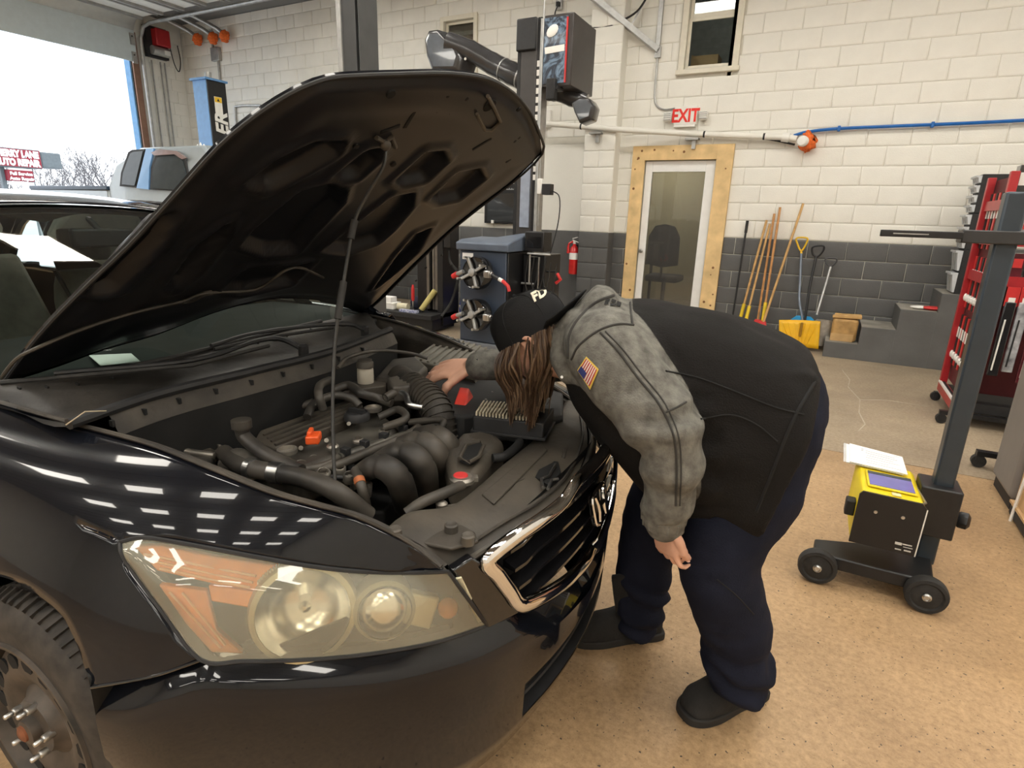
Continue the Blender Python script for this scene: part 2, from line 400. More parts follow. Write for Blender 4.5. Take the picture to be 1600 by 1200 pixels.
# office seen through the glass
m = MB(); OX0, OX1, OY = -4.2, -.3, WY+3.1
m.b2((OX0, OY, 0), (OX1, OY+.1, 2.7)); m.b2((OX0-.1, WY+T, 0), (OX0, OY, 2.7)); m.b2((OX1, WY+T, 0), (OX1+.1, OY, 2.7)); m.b2((OX0, WY+T, 2.62), (OX1, OY, 2.72))
struct(m.build('wall_office', mat('office_wall_beige', (.55, .49, .36), .8, var=.05), smooth=0))
m = MB(); m.b2((-2.9, WY+2.0, 2.6), (-2.3, WY+2.6, 2.618)); tag(m.build('office_fill_light', mat('office_fill_glow', (1, .9, .7), .5, emit=22.), None), 'added glowing panel on the office ceiling, brightening the room behind the door glass', 'light')  # glowing panel added out of view to brighten the office behind the glass
oc = thing('office_chair', 'dark blue office chair seen dimly through the door glass', 'chair', (-2.18, WY+1.15, 0))
M_chair = mat('blue_grey_fabric', (.035, .042, .075), .8)
m = MB(); m.loft([[(-2.18+sx*.25*s, WY+1.0+.03*abs(sx), 1.02+dz) for sx, dz in ((-1, -.26), (-.95, .15), (-.6, .30), (0, .33), (.6, .30), (.95, .15), (1, -.26), (0, -.30))] for s in (1,)] + [[(-2.18+sx*.23, WY+1.09, 1.02+dz) for sx, dz in ((-1, -.25), (-.95, .14), (-.6, .29), (0, .32), (.6, .29), (.95, .14), (1, -.25), (0, -.29))]]); m.build('backrest', M_chair, oc, bevel=.02)
m = MB(); m.b2((-2.43, WY+1.05, .50), (-1.93, WY+1.52, .60)); m.build('seat', M_chair, oc, bevel=.035, seg=3)
m = MB(); m.cyl((-2.18, WY+1.28, .1), (-2.18, WY+1.28, .5), .03); m.bar((-2.18, WY+1.06, .55), (-2.18, WY+1.04, .85), .06, .02); m.build('stem', M_blackm, oc)
for k in range(5):
    a = 2*PI*k/5; m = MB(); m.bar((-2.18, WY+1.28, .1), (-2.18+.28*math.cos(a), WY+1.28+.28*math.sin(a), .08), .04, .03); m.ball((-2.18+.28*math.cos(a), WY+1.28+.28*math.sin(a), .035), .034); m.build('leg', M_blackm, oc)
m = MB(); m.b2((-3.6, WY+1.6, .70), (-2.6, WY+2.3, .74)); tag(m.build('office_desk', mat('desk_brown', (.12, .07, .04), .5)), 'dark desk beside the chair in the office', 'desk')
m2 = MB()
for x in (-3.55, -2.65):
    for y in (WY+1.65, WY+2.25): m2.b2((x-.02, y-.02, 0), (x+.02, y+.02, .70))
m2.build('leg', M_blackm, bpy.data.objects['office_desk'])

# ------------------------------------------------------------------ upper windows
def window(name, W, rail, trim):
    x0, x1, z0, z1 = W; w = bpy.data.objects.new(name, None); COL.objects.link(w); w.location = ((x0+x1)/2, WY, z0); struct(w)
    m = MB(); t = trim
    m.b2((x0-t, WY-.03, z0-.02), (x0, WY+.01, z1+t)); m.b2((x1, WY-.03, z0-.02), (x1+t, WY+.01, z1+t)); m.b2((x0, WY-.03, z1), (x1, WY+.01, z1+t)); m.b2((x0-t-.02, WY-.055, z0-.07), (x1+t+.02, WY+.01, z0-.02))
    m.build('casing', mat('cream_window_paint', (.72, .68, .57), .5, var=.05), w, bevel=.004)
    f = MB(); s = .035
    for a, b, y in ([(z0-.02, rail, .03), (rail, z1, .06)] if rail else [(z0, z1, .04)]):
        f.b2((x0, WY+y, a), (x0+s, WY+y+.03, b)); f.b2((x1-s, WY+y, a), (x1, WY+y+.03, b)); f.b2((x0+s, WY+y, a), (x1-s, WY+y+.03, a+s*1.5)); f.b2((x0+s, WY+y, b-s), (x1-s, WY+y+.03, b))
    f.build('sash', MATS['cream_window_paint'], w, bevel=.003)
    for a, b, y in ([(z0-.02, rail, .045), (rail, z1, .075)] if rail else [(z0, z1, .055)]):
        g = MB(); g.b2((x0+s, WY+y, a), (x1-s, WY+y+.004, b)); g.build('pane', M_glass, w, smooth=0)
    return w
window('window_1', WIN1, 3.70, .07); window('window_2', WIN2, None, .06)
m = MB(); m.b2((-2.9, WY+T+2.2, 2.9), (.2, WY+T+2.3, 4.7)); m.b2((-3, WY+T, 2.75), (-2.9, WY+T+2.3, 4.7)); m.b2((.2, WY+T, 2.75), (.3, WY+T+2.3, 4.7)); m.b2((-2.9, WY+T, 4.6), (.2, WY+T+2.3, 4.7)); m.b2((-2.9, WY+T, 2.75), (.2, WY+T+2.3, 2.85))
struct(m.build('wall_storeroom', mat('storeroom_grey', (.30, .31, .30), .8), smooth=0))
for i, (x, y) in enumerate(((-1.75, WY+1.35), (-1.45, WY+.95))):
    m = MB(); m.b2((x-.15, y-.03, 4.53), (x+.15, y+.03, 4.59)); tag(m.build('storeroom_tube_lamp', mat('store_tube', (1, .93, .8), .5, emit=14.)), ('rear' if i == 0 else 'front')+' strip lamp on the storeroom ceiling behind the upper window', 'light')
bx = thing('storeroom_box', 'open brown cardboard box on the sill inside the upper window', 'box', (-1.72, WY+.42, 3.16))
m = MB(); m.b2((-1.88, WY+.3, 2.86), (-1.56, WY+.56, 3.36)); m.build('carton', M_card, bx)
m = MB(); m.hexa([vec((-1.88, WY+.29, 3.36)), vec((-1.7, WY+.29, 3.20)), vec((-1.7, WY+.28, 3.20)), vec((-1.88, WY+.28, 3.36)), vec((-1.86, WY+.29, 3.37)), vec((-1.68, WY+.29, 3.22)), vec((-1.68, WY+.28, 3.22)), vec((-1.86, WY+.28, 3.37))]); m.build('flap', M_card, bx)
m = MB(); m.b2((WIN2[0]-.02, WY+.10, 3.0), (WIN2[1]+.02, WY+.13, 4.15)); struct(m.build('trim_3', mat('brown_board', (.24, .17, .13), .7)))
m = MB(); m.b2((WIN2[0]+.20, WY+.085, 3.2), (WIN2[0]+.26, WY+.10, 3.9)); m.b2((WIN2[0]+.05, WY+.085, 3.86), (WIN2[1]-.02, WY+.10, 3.91)); struct(m.build('trim_4', mat('pale_board', (.42, .36, .30), .7)))
m = MB(); m.b2((WIN2[0]-.3, WY+T, 2.9), (WIN2[0]-.25, WY+.4, 4.3)); m.b2((WIN2[1]+.25, WY+T, 2.9), (WIN2[1]+.3, WY+.4, 4.3)); m.b2((WIN2[0]-.3, WY+T, 4.25), (WIN2[1]+.3, WY+.4, 4.3)); m.b2((WIN2[0]-.3, WY+T, 2.88), (WIN2[1]+.3, WY+.4, 2.92)); struct(m.build('trim_5', MATS['brown_board']))

# ------------------------------------------------------------------ stairs along the back wall
ST = [(.11, .17), (.43, .365), (.745, .585), (1.065, .775)]
stairs = bpy.data.objects.new('stairs', None); COL.objects.link(stairs); stairs.location = (.11, 7.2, 0); struct(stairs)
for i, (x, z) in enumerate(ST):
    xe = ST[i+1][0] if i < 3 else 2.4
    m = MB(); m.b2((x, 7.20, 0), (xe, WY-.012, z-.003)); m.k = 1; m.b2((x+.004, 7.235, z-.003), (xe-.002, WY-.014, z))
    m.build('step', [M_grey2, M_tread], stairs, bevel=.006)
# ================================================================== THE CAR (built in the car's own axes: x forward, y to its left, origin under the front axle)
CTH = .04; COX, COY = -1.39, 1.294
car = thing('sedan_car', 'black sedan with its hood propped open and foggy headlight', 'car', (COX, COY, 0), CTH)
CMI = wm(car).inverted(); CMR = CMI.to_3x3(); CO = CMI @ CAMP
def kd(px, py): return CMR @ (_r*((px-800)/F)-_u*((py-600)/F)+_w)
def K(px, py, ax, v):
    d = kd(px, py); return CO+d*((v-CO[ax])/d[ax])
def Kplane(px, py, P0, n):
    d = kd(px, py); n = Vector(n); return CO+d*((Vector(P0)-CO).dot(n)/d.dot(n))
M_paint = mat('black_car_paint', (.005, .006, .009), .18, var=.2, scale=6, coat=.75, spec=.12)
M_dust = mat('dusty_black_plastic', (.024, .021, .018), .6, var=.45, scale=7, col2=(.066, .056, .044), bump=.15, bscale=60, det=8)
M_dust2 = mat('dusty_brown_plastic', (.040, .034, .028), .6, var=.35, scale=5, col2=(.088, .074, .056), bump=.12, bscale=50, det=8)
M_bay = mat('bay_black', (.010, .010, .010), .7, var=.4, scale=8)
M_cowl = mat('cowl_black_plastic', (.013, .0125, .012), .55, var=.4, scale=6, col2=(.050, .044, .037), bump=.12, bscale=50, det=8)
M_hose = mat('hose_rubber', (.026, .024, .022), .5, var=.4, scale=9, col2=(.085, .074, .060), det=8)
M_alu = mat('dirty_aluminium', (.24, .22, .19), .45, .75, var=.4, scale=18, det=8)
M_vcover = mat('valve_cover_grey', (.060, .056, .050), .42, .25, var=.35, scale=10, col2=(.13, .12, .10), det=8)
M_glossb = mat('gloss_black', (.008, .008, .009), .1, coat=.6)
M_under = mat('hood_underside', (.008, .010, .015), .36, var=.4, scale=3, spec=.28, col2=(.022, .0215, .023), thr=(.35, .8), det=8)
M_liner = mat('wheel_arch_liner', (.010, .009, .008), .8, var=.3)
M_wheel = mat('rusty_wheel_steel', (.060, .056, .050), .55, .4, var=.3, scale=14, col2=(.13, .105, .085))
M_tyre = mat('tyre_rubber', (.030, .027, .024), .7, var=.3, scale=30, col2=(.055, .047, .040))

def cb(m, name, ma, parent=None, **k): return m.build(name, ma, parent or car, local=True, **k)

# ---- plan outline of the nose, and the view line's hit on it
PLAN = spl([(-.25, -.895, 0), (.258, -.88, 0), (.472, -.80, 0), (.70, -.645, 0), (.855, -.47, 0), (.925, -.25, 0), (.948, 0, 0), (.925, .25, 0), (.855, .47, 0), (.70, .645, 0), (.472, .80, 0), (.258, .88, 0), (-.25, .895, 0)], 10)
PN = []
for i, p in enumerate(PLAN):
    t = (PLAN[min(i+1, len(PLAN)-1)]-PLAN[max(i-1, 0)]).normalized(); PN.append(Vector((t.y, -t.x, 0)))
def KB(px, py, off=0.):
    d = kd(px, py); best = None; Q = [p+n*off for p, n in zip(PLAN, PN)]
    for i, (a, b) in enumerate(zip(Q, Q[1:])):
        e = b-a; den = d.x*e.y-d.y*e.x
        if abs(den) < 1e-9: continue
        w = a-CO; t = (w.x*e.y-w.y*e.x)/den; s = (w.x*d.y-w.y*d.x)/den
        if t > 0 and -1e-6 <= s <= 1+1e-6 and (best is None or t < best[0]): best = (t, i+s)
    if best is None:   # just past the silhouette: take the nearest graze
        return KB(px-3, py+1, off)
    return CO+d*best[0]
def plan_at(y, off=0.):
    for i, (a, b) in enumerate(zip(PLAN, PLAN[1:])):
        if a.y <= y <= b.y:
            s = (y-a.y)/max(b.y-a.y, 1e-9); return a.lerp(b, s)+PN[i].lerp(PN[i+1], s)*off
    return PLAN[-1].copy()

# ---- near front fender: one smooth surface fitted through its known points, then cut along its outlines
import numpy as np
FP = [((-.75, y, z), w) for y, z, w in ((-.72, .972, 1), (-.82, .95, 1), (-.875, .88, 1), (-.90, .77, 1), (-.91, .62, 1), (-.905, .45, 1))]
FP += [((-.45, y, z), w) for y, z, w in ((-.70, .963, 2), (-.775, .942, 1), (-.832, .88, 1), (-.872, .77, 1), (-.910, .64, 1))]
FP += [((-.15, y, z), w) for y, z, w in ((-.705, .948, 2), (-.765, .926, 1), (-.812, .87, 1), (-.856, .77, 1), (-.905, .65, 1))]
FP += [((.20, y, z), w) for y, z, w in ((-.674, .930, 3), (-.722, .905, 1), (-.766, .855, 1), (-.812, .765, 1), (-.862, .65, 1), (-.915, .52, 1))]
FP += [((.45, y, z), w) for y, z, w in ((-.657, .900, 3), (-.688, .868, 1), (-.718, .805, 1), (-.759, .715, 1), (-.815, .60, 1))]
FP += [((.66, y, z), w) for y, z, w in ((-.579, .840, 3), (-.608, .795, 1), (-.636, .73, 1), (-.665, .63, 1))]
FP += [((.79, y, z), w) for y, z, w in ((-.491, .722, 3), (-.513, .68, 1), (-.535, .62, 1))]
EXPO = [(i, j) for i in range(5) for j in range(5) if i+j <= 5]
def fbas(x, b): return [(x-.2)**i*(b+.05)**j for i, j in EXPO]
_A = np.array([[v*w for v in fbas(p[0], -p[1]-p[2])] for p, w in FP]); _B = np.array([(-p[1]+p[2])*w for p, w in FP])
FCO = np.linalg.solve(_A.T @ _A+np.eye(len(EXPO))*2e-4, _A.T @ _B)
def fgap(P): return (-P.y+P.z)-float(np.dot(FCO, fbas(P.x, -P.y-P.z)))
def KF(px, py):
    d = kd(px, py); t0 = (-.80-CO.y)/d.y; best = None
    ts = [t0*(.55+.045*k) for k in range(22)]; g = [fgap(CO+d*t) for t in ts]
    for ta, tb, ga, gb in zip(ts, ts[1:], g, g[1:]):
        if ga > 0 >= gb:
            for _ in range(30):
                tm = (ta+tb)/2
                if fgap(CO+d*tm) > 0: ta = tm
                else: tb = tm
            return CO+d*tb
    k = min(range(len(ts)), key=lambda q_: abs(g[q_])); return CO+d*ts[k]
V2 = lambda L: [Vector((a, b, 0)) for a, b in L]
gt = V2([(-80, 608), (30, 640), (130, 668), (230, 695), (325, 732), (420, 770), (490, 790), (560, 810), (640, 850), (690, 888)])
lw = V2([(-100, 755), (0, 775), (95, 808), (188, 846), (262, 844), (345, 859), (430, 875), (510, 888), (600, 894), (692, 893)])
ft_ = lw[:4]+V2([(200, 885), (225, 920), (255, 958), (285, 998), (313, 1032)])
arch_px = [(-100, 886), (-20, 896), (28, 910), (62, 932), (95, 960), (118, 1002), (133, 1045), (141, 1074)]
fb2 = V2(arch_px+[(250, 1055)])
def fgrid(top, bot, n=12):
    A, B = [spl(L[:-2], 5)+[L[-3].lerp(L[-2], k/5) for k in range(1, 6)]+[L[-2].lerp(L[-1], k/5) for k in range(1, 6)] for L in (top, bot)]; return [[KF(*(a.lerp(b, j/n)).xy) for a, b in zip(A, B)] for j in range(n+1)]
G1, G2 = fgrid(gt, lw), fgrid(ft_, fb2)
m = MB(); m.grid(G1); m.grid(G2); fen = cb(m, 'fender', M_paint, smooth=70)
_b = bmesh.new(); _b.from_mesh(fen.data); bmesh.ops.remove_doubles(_b, verts=_b.verts, dist=.003); bmesh.ops.recalc_face_normals(_b, faces=_b.faces); _b.to_mesh(fen.data); _b.free()
q = fen.modifiers.new('t', 'SOLIDIFY'); q.thickness = .006; q.offset = -1
g_top = G1[0][::5]; f_bot = G2[-1][::5]
arch = spl(f_bot[:8]+[KB(156, 1140, -.006), KB(190, 1202, -.006), KB(235, 1290, -.006)], 5)
m = MB(); m.grid([arch, [p+Vector((0, .03, .004)) for p in arch], [p+Vector((0, .30, .02)) for p in arch]]); cb(m, 'wheel_arch_liner', M_liner)
m = MB(); m.tube(spl([KF(142, 1074), KF(190, 1066), KF(245, 1055), KF(312, 1032)], 5), .0028, 6); cb(m, 'seam_trim', M_glossb)
m = MB(); m.tube([p+Vector((0, 0, .004)) for p in spl(g_top[1:], 5)], .005, 6); cb(m, 'gutter_edge', M_dust)

# ---- bumper
zt = []
for px, py in ((141, 1076), (245, 1058), (313, 1035), (400, 1037), (500, 1034), (600, 1026), (690, 1006), (765, 984), (815, 962), (870, 944), (920, 905), (948, 858)):
    p = KB(px, py); zt.append((p.y, p.z))
zt.sort()
def ztop(y):
    y = -abs(y) if y > .05 else y
    if y <= zt[0][0]: return zt[0][1]
    for (a, za), (b, zb) in zip(zt, zt[1:]):
        if a <= y <= b: return lerp(za, zb, (y-a)/max(b-a, 1e-6))
    return zt[-1][1]
bc = [i for i, p in enumerate(PLAN) if p.x > .26 or i in (10, len(PLAN)-11)]
def bcol(i, levels): return [PLAN[i]-PN[i]*e+Vector((0, 0, z)) for e, z in levels]
def blev(y):
    t = ztop(y); return [(.050, t+.001), (.032, t-.018), (.012, t-.044), (.001, t-.060), (-.002, lerp(t, .36, .45)), (0, .36), (.003, .345), (.008, .245), (.014, .225), (.05, .14), (.10, .115)]
cols = [bcol(i, blev(PLAN[i].y)) for i in bc]
m = MB()
for c0, c1 in zip(cols, cols[1:]):
    for k in range(len(c0)-1):
        if k == 6 and abs((c0[0].y+c1[0].y)/2) < .30: continue     # lower air intake stays open
        b = m.pts([c0[k], c1[k], c1[k+1], c0[k+1]]); m.face((b, b+1, b+2, b+3))
bump = cb(m, 'bumper', M_paint, smooth=50)
_b = bmesh.new(); _b.from_mesh(bump.data); bmesh.ops.remove_doubles(_b, verts=_b.verts, dist=.0008); bmesh.ops.recalc_face_normals(_b, faces=_b.faces); _b.to_mesh(bump.data); _b.free()
bump.data.set_sharp_from_angle(angle=math.radians(50))
m = MB(); inn = [i for i in bc if abs(PLAN[i].y) < .36]
m.grid([[PLAN[i]-PN[i]*.055+Vector((0, 0, z)) for i in inn] for z in (.22, .37)]); m.grid([[PLAN[i]-PN[i]*e+Vector((0, 0, .348)) for i in inn] for e in (.004, .055)]); m.grid([[PLAN[i]-PN[i]*e+Vector((0, 0, .243)) for i in inn] for e in (.012, .055)])
cb(m, 'lower_intake', M_blackm, bump)
for z in (.28, .31):
    m = MB(); m.tube([PLAN[i]-PN[i]*.03+Vector((0, 0, z)) for i in inn[1:-1]], .006, 6); cb(m, 'intake_bar', M_blackm, bump)

# ---- grille
gp = [KB(*q_, .006) for q_ in ((938, 838), (915, 880), (887, 908), (850, 932), (817, 945), (800, 925), (780, 898), (764, 876), (803, 842), (845, 814), (880, 786), (903, 752))]
gz0, gz1 = gp[0].z, gp[-1].z
half = [Vector((plan_at(0, .006).x, 0, gz0-.004))]+[p for p in gp if p.y < -.02]+[Vector((plan_at(0, .006).x, 0, gz1+.004))]
ring = half+[Vector((p.x, -p.y, p.z)) for p in reversed(half[1:-1])]
m = MB(); R_ = spl(ring, 4, True); n_ = len(R_); rr_ = []
for i, p in enumerate(R_):
    t = (R_[(i+1) % n_]-R_[i-1]).normalized(); nx = plan_at(p.y, 1.)-plan_at(p.y); nx = Vector((nx.x, nx.y, .25)).normalized(); sd = nx.cross(t).normalized()
    rr_.append([p+sd*(a*.017)+nx*(b*.010) for a, b in ((-1, -.6), (-1, .2), (-.55, .8), (0, 1), (.55, .8), (1, .2), (1, -.6))])
m.loft(rr_+[rr_[0]], cap=False); gr = cb(m, 'grille_surround', M_chrome, smooth=60)
zs = [lerp(gz0, gz1, k/5) for k in range(1, 5)]
for k, z in enumerate(zs):
    yw = lerp(.34, .385, k/3); ys = [yw*(j/10-1) for j in range(21)]
    rings = []
    for y in ys:
        o = plan_at(y, -.022); o.z = z-.010*abs(y)/yw-(.012 if abs(y) > yw*.8 else 0); n2 = (plan_at(y, 1.)-plan_at(y))
        rings.append([o+n2*a+Vector((0, 0, b)) for a, b in ((.02, -.004), (.02, .004), (-.016, .011), (-.016, -.006))])
    m = MB(); m.loft(rings); cb(m, 'grille_bar', M_glossb, gr, smooth=30)
m = MB(); m.grid([[plan_at(y, -.06)+Vector((0, 0, z)) for y in [j*.05-.45 for j in range(19)]] for z in (0, 1)]); m.v = [(v[0], v[1], (gz0-.03) if v[2] < .5 else lerp(gz1, gp[7].z, min(1, (abs(v[1])/.41))**2)-.012) for v in m.v]; cb(m, 'grille_back', M_dark, gr)
ec = Vector((plan_at(0, .016).x, 0, (gz0+gz1)/2+.006)); en = Vector((.97, 0, .22)).normalized(); ev = Vector((-.22, 0, .97)); eh = Vector((0, -1, 0))
def EP(a, b, c=0.): return ec+eh*a+ev*b+en*c
m = MB(); m.tube(spl([EP(-.046, .040), EP(0, .046), EP(.046, .040), EP(.050, .0), EP(.042, -.036), EP(0, -.042), EP(-.042, -.036), EP(-.050, 0)], 6, True), .006, 8, closed=True); em = cb(m, 'emblem', M_chrome, gr)
m = MB()
for s in (-1, 1): m.tube([EP(s*.033, .036, .003), EP(s*.024, .012, .004), EP(s*.022, -.010, .004), EP(s*.027, -.034, .003)], [.006, .008, .008, .0065], 8)
m.tube([EP(-.024, .004, .004), EP(.024, .004, .004)], .007, 8); cb(m, 'emblem_letter', M_chrome, em)
m = MB(); m.prism([EP(-.05, .043, -.012), EP(.05, .043, -.012), EP(.044, -.04, -.012), EP(-.044, -.04, -.012)], en*.006); cb(m, 'emblem_base', M_glossb, em)
# gloss filler panels beside the grille
fp = [KB(*q_) for q_ in ((706, 893), (738, 872), (762, 884), (812, 958), (764, 982))]
m = MB(); m.prism(fp, (-.02, .012, 0)); cb(m, 'filler_panel', M_glossb, bevel=.004)
m = MB(); m.prism([Vector((p.x, -p.y, p.z)) for p in fp], (-.02, -.012, 0)); cb(m, 'filler_panel', M_glossb, bevel=.004)

# ---- headlight
ht = [(188, 847, -.80), (222, 840, -.782), (268, 846, -.762), (330, 857, -.738), (400, 870, -.705), (480, 884, -.655), (560, 893, -.592), (640, 895, -.530), (700, 893, -.482)]
hb = [(197, 878), (254, 956), (314, 1031), (380, 1033), (450, 1032), (530, 1027), (610, 1017), (690, 1001), (761, 977)]
HT = [KF(a, b) for a, b, c in ht]; HB = [KF(197, 878), KF(254, 956)]+[KB(a, b, -.004) for a, b in hb[2:]]
HO_ = [(a-b).cross(Vector((1, .2, 0))).normalized() for a, b in zip(HT, HB)]
HN = []
for i in range(9):
    t = (HB[min(i+1, 8)]-HB[max(i-1, 0)]).normalized(); n2 = t.cross(HT[i]-HB[i]).normalized(); HN.append(n2 if n2.dot(Vector((.5, -1, 0))) > 0 else -n2)
HM = [a.lerp(b, .45)+n2*.016*min(1, (a-b).length/.1) for a, b, n2 in zip(HT, HB, HN)]
lensg = net([HT, HM, HB], 5, 5)
head = bpy.data.objects.new('headlight', None); COL.objects.link(head); head.parent = car
m = MB(); m.grid([[p-n2*.115 for p, n2 in zip(r_, [HN[min(int(j/5+.5), 8)] for j in range(len(r_))])] for r_ in lensg])
E0 = [lensg[0], lensg[-1], [r_[0] for r_ in lensg], [r_[-1] for r_ in lensg]]
head_housing = cb(m, 'headlight_housing', mat('headlight_bezel', (.060, .056, .048), .4, var=.2, scale=12), head)
m = MB()
for r_, nn in ((lensg[0], 1), (lensg[-1], 1)): m.grid([r_, [p-HN[min(int(j/5+.5), 8)]*.115 for j, p in enumerate(r_)]])
for jj, ni in ((0, 0), (-1, 8)): m.grid([[r_[jj] for r_ in lensg], [r_[jj]-HN[ni]*.115 for r_ in lensg]])
cb(m, 'headlight_bezel', MATS['headlight_bezel'], head)
m = MB(); m.grid(lensg); lens = cb(m, 'headlight_lens', thin_glass('foggy_headlight_lens', (.90, .86, .74), haze=.25, hazecol=(.74, .71, .56), hz_rough=.28), head, smooth=60)
m = MB(); m.tube(lensg[0]+[r_[-1] for r_ in lensg[1:]]+list(reversed(lensg[-1]))[1:]+[r_[0] for r_ in reversed(lensg)][1:-1], .0042, 6, closed=True); cb(m, 'gasket', M_blackm, head)
def HL(px, py, dep):
    for i in range(8):
        if px <= ht[i+1][0] or i == 7:
            s = (px-ht[i][0])/(ht[i+1][0]-ht[i][0]); a, b, n2 = HT[i].lerp(HT[i+1], s), HB[i].lerp(HB[i+1], s), HN[i].lerp(HN[i+1], s).normalized(); break
    return Kplane(px, py, a.lerp(b, .5)+n2*(.008-dep), n2)
M_refl = mat('reflector_silver', (.90, .89, .84), .22, 1., var=.06, scale=20)
M_cream = mat('yellowed_reflector', (.62, .56, .36), .3, .35, var=.1, scale=20)
M_amber = mat('amber_reflector', (.90, .27, .01), .25, var=.15, scale=30, coat=.5)
hx = (HN[4]*.85+Vector((.55, -.25, -.05))*.4).normalized()
c = HL(476, 948, .060); m = MB(); m.lathe([(.085, .036), (.088, .030), (.080, .0), (.060, -.022), (.030, -.034), (.012, -.036)], c, hx, 32, cap=False); m.lathe([(.012, -.036), (.012, .0), (.004, .008)], c, hx, 12); cb(m, 'main_reflector', M_refl, head)
m = MB(); m.lathe([(.086, .037), (.096, .034), (.101, .020), (.098, -.01), (.088, -.012)], c, hx, 32, cap=False); cb(m, 'reflector_ring', M_cream, head)
m = MB()
for k in range(9):
    a = PI*.62+k*.055; x_, y_, d_ = frame(hx); p = c+(x_*math.cos(a)*-1+y_*math.sin(a))*.104; m.bar(p+hx*.018, p+hx*.034, .0025, .004)
cb(m, 'reflector_rib', mat('pale_rib', (.75, .70, .50), .3), head)
c2 = HL(600, 948, .050); m = MB(); m.lathe([(.050, .030), (.053, .024), (.050, -.03), (.03, -.045)], c2, hx, 28, cap=False); m.lathe([(.044, .018), (.036, .027), (.018, .033), (.004, .034)], c2, hx, 24); cb(m, 'projector', M_refl, head)
m = MB(); m.lathe([(.053, .028), (.060, .020), (.060, -.04)], c2, hx, 28, cap=False); cb(m, 'projector_shroud', M_cream, head)
for nm, poly in (('amber_reflector', [(208, 853), (250, 853), (345, 872), (437, 884), (405, 925), (330, 912), (245, 892)]), ('amber_reflector', [(247, 914), (322, 924), (338, 985), (380, 1022), (330, 1020), (290, 975)]), ('amber_reflector', [(325, 915), (402, 926), (388, 950), (330, 940)])):
    P = [HL(a, b, .030) for a, b in poly]; m = MB(); m.prism(P, -hx*.02); ar = cb(m, nm, M_amber, head, bevel=.003)
m = MB()
for a, b in (((225, 866), (400, 900)), ((235, 876), (395, 910)), ((250, 888), (390, 918)), ((265, 925), (345, 1012)), ((285, 926), (352, 1008))): m.tube([HL(*a, .027), HL(*b, .027)], .0025, 6)
cb(m, 'amber_rib', mat('pale_amber', (.9, .5, .2), .3), head)
P = [HL(a, b, .035) for a, b in ((636, 925), (688, 935), (672, 985), (628, 975))]; m = MB(); m.prism(P, -hx*.03); cb(m, 'marker_reflector', M_cream, head, bevel=.005)
m = MB(); m.ball(HL(700, 950, .034), .021); cb(m, 'amber_bulb', M_amber, head)
P = [HL(a, b, .05) for a, b in ((545, 965), (600, 985), (640, 990), (750, 972), (742, 982), (640, 1010), (520, 1022), (400, 1028), (350, 1024), (430, 1012))]; m = MB(); m.prism(P, -hx*.01); cb(m, 'lower_bezel', M_blackm, head)
P = [HL(a, b, .02) for a, b in ((713, 905), (722, 903), (756, 972), (748, 975))]; m = MB(); m.prism(P, -hx*.008); cb(m, 'bezel_strip', MATS['pale_rib'], head)

# ---- wheel
def wheel(y, sgn):
    w = bpy.data.objects.new('wheel', None); COL.objects.link(w); w.parent = car; w.location = (0, y, .305)
    o = Vector((0, y, .305)); ax = (0, -1, 0)
    def wb_(mm, nm, ma, par=w, **k):
        mm.v = [tuple(Vector(v)-o) for v in mm.v]; return mm.build(nm, ma, par, local=True, **k)
    m = MB(); m.lathe([(.198, .02), (.205, .012), (.245, .016), (.278, .004), (.296, -.012), (.302, -.03), (.303, -.11), (.302, -.16), (.290, -.19), (.20, -.2)], o, ax, 64, cap=False); ty = wb_(m, 'tyre', M_tyre)
    m = MB()
    for k in range(72):
        a = 2*PI*k/72; d = Vector((math.cos(a), 0, math.sin(a))); t = Vector((-math.sin(a), 0, math.cos(a)))
        m.bar(o+d*.290+Vector((0, .004, 0)), o+d*.3035+Vector((0, .035, 0)), .017, .007, up=t); m.bar(o+d*.3035+Vector((0, .045, 0)), o+d*.3035+t*.012+Vector((0, .10, 0)), .018, .006, up=d)
    tag(wb_(m, 'tread_block', M_tyre, ty), kind='stuff')
    m = MB(); m.lathe([(.205, .010), (.203, .020), (.196, .020), (.190, .004), (.184, -.03)], o, ax, 64, cap=False); wb_(m, 'rim', M_wheel)
    # stamped steel disc with sixteen vent holes
    m = MB(); prof = [(.186, -.030), (.178, -.012), (.170, -.004), (.130, .004), (.112, .000), (.085, -.014), (.070, -.004), (.062, .010), (.030, .012), (.028, .03), (.004, .034)]
    n = 96; x_, y_, d_ = frame(ax)
    R2 = [[o+d_*h+(x_*math.cos(2*PI*k/n)+y_*math.sin(2*PI*k/n))*r for k in range(n)] for r, h in prof]
    m.loft(R2, cap=True); disc = wb_(m, 'wheel_disc', M_wheel, smooth=35)
    for k in range(16):
        a = 2*PI*k/16; d = x_*math.cos(a)+y_*math.sin(a); p = o+d*.150; m = MB()
        m.lathe([(.0195, -.003), (.0195, .0012), (.0005, .0013)], p+d_*.0018, d_, 12); wb_(m, 'vent_hole', M_dark, disc)
    for k in range(5):
        a = 2*PI*k/5+.5; p = o+(x_*math.cos(a)+y_*math.sin(a))*.057
        m = MB(); m.lathe([(.009, .004), (.009, .022), (.008, .025), (.0055, .026), (.0055, .040), (.004, .042)], p, d_, 6 if False else 10); wb_(m, 'lug_nut', M_steel, disc)
    m = MB(); m.lathe([(.020, .02), (.018, .036), (.010, .04)], o+x_*.004, d_, 14); wb_(m, 'hub_rust', mat('rust', (.20, .07, .03), .8, var=.3, scale=40), disc)
    return w
w0 = wheel(-.868, 1)
m = MB(); m.lathe([(.24, 0), (.25, -.02), (.10, -.03)], (0, -.70, .305), (0, -1, 0), 32); cb(m, 'brake_disc', M_wheel)
